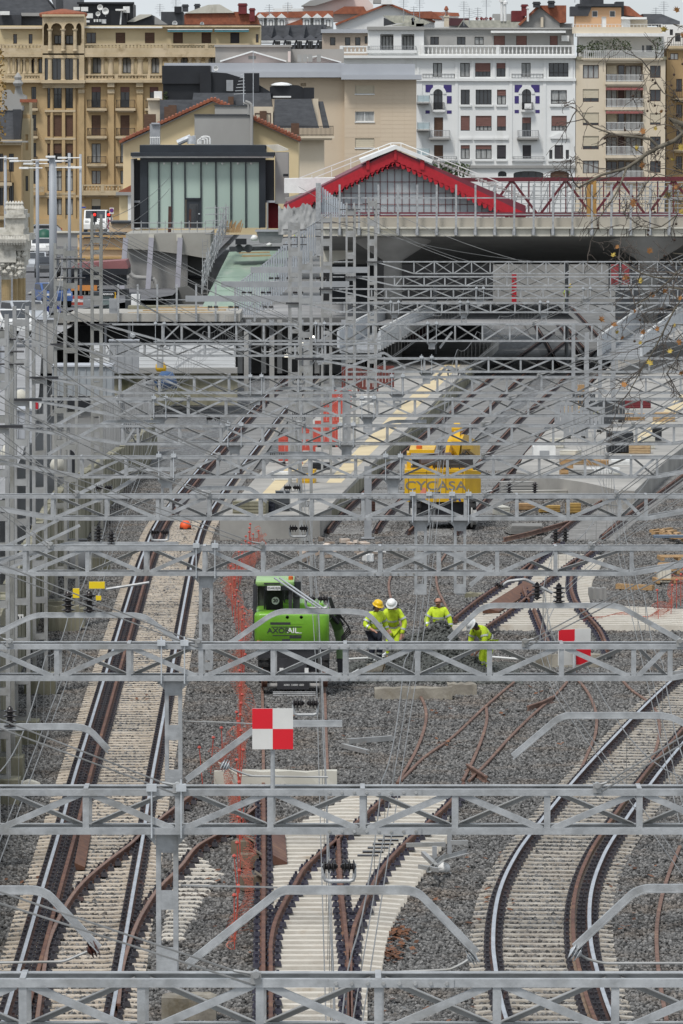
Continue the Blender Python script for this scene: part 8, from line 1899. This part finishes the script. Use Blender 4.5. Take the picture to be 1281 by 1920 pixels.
limb([(1235,276,0),(1220,261,.1),(1172,255,.1),(1145,250,.1),(1112,238,.1),(1082,206,.1)],.024,.005,7,1,.5)
limb([(1175,315,0),(1162,349,-.1),(1145,379,-.1),(1123,409,-.1),(1121,428,-.1),(1108,452,-.1)],.016,.004,5,1,.35)
limb([(1300,522,-.2),(1265,522,-.2),(1228,520,-.2),(1202,512,-.2),(1181,501,-.2),(1160,486,-.2)],.028,.006,8,2,.5,start=(8.7,YT,11.2))
limb([(1300,545,.2),(1275,565,.2),(1256,597,.2),(1240,630,.2),(1226,657,.2),(1205,690,.2),(1180,735,.2)],.03,.006,11,2,.7,start=(8.9,YT,10.8))
limb([(1310,380,.3),(1270,402,.3),(1240,425,.3),(1205,425,.3),(1175,405,.3)],.02,.005,8,2,.6,start=(8.8,YT,12.0));limb([(1310,480,-.4),(1281,500,-.4),(1250,530,-.4),(1215,560,-.4),(1190,570,-.4)],.02,.005,8,2,.6,start=(8.8,YT,11.4))
limb([(1310,60,.2),(1285,58,.2),(1262,70,.2),(1230,110,.2)],.018,.004,6,1,.4,start=(8.9,YT,14.4));limb([(1310,200,.3),(1275,190,.3),(1245,175,.3),(1220,135,.3)],.018,.004,8,2,.6,start=(8.9,YT,13.8));limb([(1310,610,.1),(1285,640,.1),(1265,680,.1),(1250,700,.1)],.02,.005,7,2,.5,start=(8.9,YT,10.4))
limb([(1310,330,-.2),(1281,325,-.2),(1250,330,-.2),(1215,320,-.2)],.018,.005,8,2,.6,start=(8.8,YT,12.2))
M_l1=mat('brown plane leaf',(.30,.14,.04),(.17,.075,.028),14,.75,island=.35);M_l2=mat('yellow plane leaf',(.36,.27,.05),(.22,.15,.035),14,.75,island=.35)
LV=[]
for m in (M_l1,M_l2):
 for v in range(3):
  pts=[];r_=random.Random(v);lob=[(-2.2,.45),(-1.55,.3),(-1.1,.8),(-.75,.45),(-.45,.85),(-.2,.5),(0,1.0),(.2,.5),(.45,.85),(.75,.45),(1.1,.8),(1.55,.3),(2.2,.45),(math.pi,.25)]
  bm=bmesh.new();c0=bm.verts.new((0,0,0));vs=[bm.verts.new((r*math.sin(a),r*math.cos(a),.22*math.sin(a*(1+v))*r+r_.uniform(-.06,.06))) for a,r in lob]
  for i in range(len(vs)): bm.faces.new((c0,vs[i],vs[(i+1) % len(vs)]))
  me=bpy.data.meshes.new('leaf');bm.to_mesh(me);bm.free();me.materials.append(m);LV.append(me)
leaves=[(1270,20,9),(1245,57,10),(1280,68,8),(1186,383,13),(1254,368,11),(1268,353,9),(1206,248,9),(1230,242,6),(1194,280,8),(1205,312,9),(1158,464,7),(1149,479,7),(1217,472,9),(1174,522,8),(1200,528,9),(1225,554,8),(1245,547,8),(1278,398,10),(1279,278,9),(1127,600,9),(1150,609,9),(1157,624,6),(1168,634,6),(1207,624,8),(1220,682,10),(1233,618,7),(1274,644,9),(1256,660,8),(1265,611,6),(1178,522,6),(1170,723,9),(1201,644,6),(1279,700,8),(1240,210,6),(1262,300,6),(1190,585,6),(1275,560,7)]
for i,(px,py,r) in enumerate(leaves):
 o=link('leaf',LV[(0 if (i*7) % 10 < 6 else 3)+i % 3],tree,PT(px,py,tr_.uniform(-.25,.25))-tree.location);q=r/s*1.25;o.scale=(q,q,q);o.rotation_euler=(tr_.uniform(.7,2.2),tr_.uniform(-.8,.8),tr_.uniform(-.8,.8))
 stalk=PT(px,py,0)
ball=bpy.data.meshes.new('seed_ball');bm=bmesh.new();bmesh.ops.create_icosphere(bm,subdivisions=2,radius=1);[setattr(v,'co',v.co*tr_.uniform(.9,1.1)) for v in bm.verts];bm.to_mesh(ball);bm.free();ball.materials.append(mat('seed ball',(.06,.035,.022),(.035,.022,.016),20,.9))
balls=[(1121,422),(1122,428),(1226,392),(1228,398),(1224,150),(1229,155),(1187,180),(1216,190),(1228,198),(1214,208),(1231,213),(1172,244),(1249,208),(1252,262),(1275,275),(1227,285),(1234,288),(1232,303),(1236,310),(1252,297),(1233,262),(1259,160),(1264,140),(1255,110),(1216,432),(1215,440),(1238,368),(1268,420),(1265,450),(1134,260),(1213,286),(1246,480),(1190,640),(1240,580),(1200,600),(1270,215),(1248,240),(1280,120)]
stk=MB()
for px,py in balls:
 p=PT(px,py,tr_.uniform(-.2,.2));o=link('seed_ball',ball,tree,p-tree.location);o.scale=(.017,)*3;stk.path([p,p+Vector((tr_.uniform(-.02,.02),0,.06)),p+Vector((tr_.uniform(-.05,.05),0,.13))],.0022,4)
stk.build('stalks',M_twig,tree,kind='stuff')
# leaves turning at the far left edge
lt_=thing('left_tree','sliver of an autumn tree at the left edge in front of the ochre houses','tree',P(-30,430,480));b=MB();b.tube(P(-30,440,480),P(-20,100,480),.3,8,.08);b.build('trunk',M_bark,lt_);b=MB()
for i in range(420):
 a=tr_.random();py=90+180*a;wmax=14*(1-abs(a-.6));p=P(0+tr_.uniform(-18,wmax),py,480+tr_.uniform(-1,1));u=Vector((tr_.gauss(0,1),tr_.gauss(0,1),tr_.gauss(0,1))).normalized()*.13;v=Vector((tr_.gauss(0,1),tr_.gauss(0,1),tr_.gauss(0,1))).normalized()*.13;b.add([p-u,p+v,p+u,p-v],[(0,1,2,3)])
b.build('crown',mat('autumn leaves',(.30,.17,.04),(.14,.10,.03),4,.8,island=.5),lt_)
# ------------------------------------------------------------------ more site clutter, then lettering becomes mesh
def crate(name,lab,px,py,w,d,h,m,z=ZP,yaw=0.0,cat='crate',grp='boxes and crates on the right platform',lid=None):
 c=G(px,py,z);t=thing(name,lab,cat,c,grp);Rz=Matrix.Rotation(yaw,3,'Z');b=MB();b.box(c+Vector((0,0,h/2)),(w,d,h),0,Rz);b.build('crate_body',m,t)
 b=MB()
 for k in (.2,.5,.8): b.box(c+Rz @ Vector((0,-d/2-.012,h*k)),(w*.98,.024,h*.16),0,Rz)
 b.box(c+Vector((0,0,h+.015)),(w*1.03,d*1.03,.03),0,Rz);b.build('crate_boards',lid or m,t)
for a in [(1095,870,1.2,.8,.25,M_pallet,'pale timber crate in front of the grey barriers'),(1120,872,.9,.7,.18,M_wood,'low brown crate in front of the black skip'),(1070,868,.7,.7,.5,M_concl,'pale box right of the white generator'),(1200,850,.9,.7,.35,M_pallet,'timber crate right of the black skip'),(1215,842,.5,.5,.5,M_concl,'pale box between the black skip and the cabinet'),
 (1090,895,1.0,.6,.3,M_greyw,'grey board stack below the pale timber crate'),(1062,890,.5,.5,.6,M_wood,'upright brown crate beside the white generator'),(1130,888,1.3,.5,.2,M_paint_w,'long white board stack above the extinguisher'),(1165,872,.8,.6,.2,M_paint_w,'white sack pallet below the black skip'),(1075,795,.8,.6,.8,M_pallet,'pale crate left of the yellow banner'),(1088,760,.5,.5,1.0,M_wood,'tall brown crate behind the yellow banner'),(1190,765,1.6,.6,.4,mat('maroon sheet',(.20,.03,.04),(.15,.025,.03),2,.7),'maroon covered stack far back on the right platform'),(1185,788,1.2,.5,.3,M_wood,'brown timber stack below the maroon one'),(1045,840,.6,.6,.4,M_concl,'pale box behind the white generator'),(1245,790,1.0,.8,.4,M_pallet,'timber crate by the sand strip at the right edge')]:
 crate('site_crate',a[6],*a[:6],yaw=rnd.uniform(-.4,.4))
for a in [(975,925,1.6,.6,.45,M_greyw,'long grey trough left of the end wall'),(1010,935,2.2,.5,.3,M_conc,'concrete trough in front of the end wall'),(985,955,.7,.6,.2,M_wood,'brown offcut pile right of the yellow crane'),(1030,960,.8,.5,.22,mat('ochre pallet',(.42,.27,.08),(.3,.19,.06),3,.8),'ochre pallet below the end wall'),(1075,962,.5,.4,.35,MATS['ochre pallet'],'small ochre crate below the end wall'),(940,965,.4,1.4,.3,M_concl,'pale board leaning right of the yellow crane'),(690,958,.5,.4,.35,M_rustd,'rusty box beside the platform edge wall')]:
 crate('site_box',a[6],*a[:6],z=0,yaw=rnd.uniform(-.3,.3),grp='boxes near the yellow crane')
for a in [(575,905,.7,.5,.5,M_yellow,'yellow box on the middle platform behind the net end'),(540,900,1.2,.6,.3,M_paint_w,'white board stack on the middle platform'),(600,880,.8,.6,.25,M_blackclad,'low black crate on the middle platform'),(655,800,.9,.7,.5,M_concl,'pale crate on the middle platform beside the barriers'),(690,760,.8,.6,.4,M_paint_w,'white sheeted pallet on the middle platform'),(470,962,1.2,.7,.4,M_concold,'mossy box at the near end of the middle platform'),(530,958,.5,.5,.7,M_darkgrey,'dark cabinet at the near end of the middle platform'),(505,960,.4,.4,.5,M_navy,'small dark blue tub at the near end of the middle platform')]:
 crate('platform_box',a[6],*a[:6],yaw=rnd.uniform(-.2,.2),grp='boxes on the middle platform')
# rows of platform columns and slim posts, half seen between the gantries
for i,(px,py,h,w,m,lab) in enumerate([(575,808,4.2,.28,M_galv2,'steel post on the middle platform left of the barriers'),(650,868,3.0,.34,M_grey,'dark steel post near the yellow crane'),(690,1010,2.6,.26,M_grey,'steel post base left of the yellow crane'),(553,880,3.4,.26,M_galv2,'steel post on the left platform edge'),(1100,800,4.4,.2,M_grey,'steel post left of the yellow banner'),(1150,790,4.4,.2,M_grey,'steel post right of the yellow banner'),(1125,770,4.2,.18,M_grey,'steel post behind the yellow banner'),(1075,770,4.2,.18,M_grey,'steel post at the left end of the barrier row'),(510,760,3.5,.24,M_greyw,'grey post beyond the left track bend'),(462,735,3.2,.24,M_greyw,'grey post under the white roof end')]):
 p=G(px,py,ZP if py < 900 else 0);t=thing('platform_post',lab,'post',p,'steel posts on the platforms');sbar('post_shaft','U',p,p+Vector((0,0,h)),w,w,m,t);sbar('base_plate','box',p,p+Vector((0,0,.04)),w*1.8,w*1.8,m,t)
texts_to_meshes()
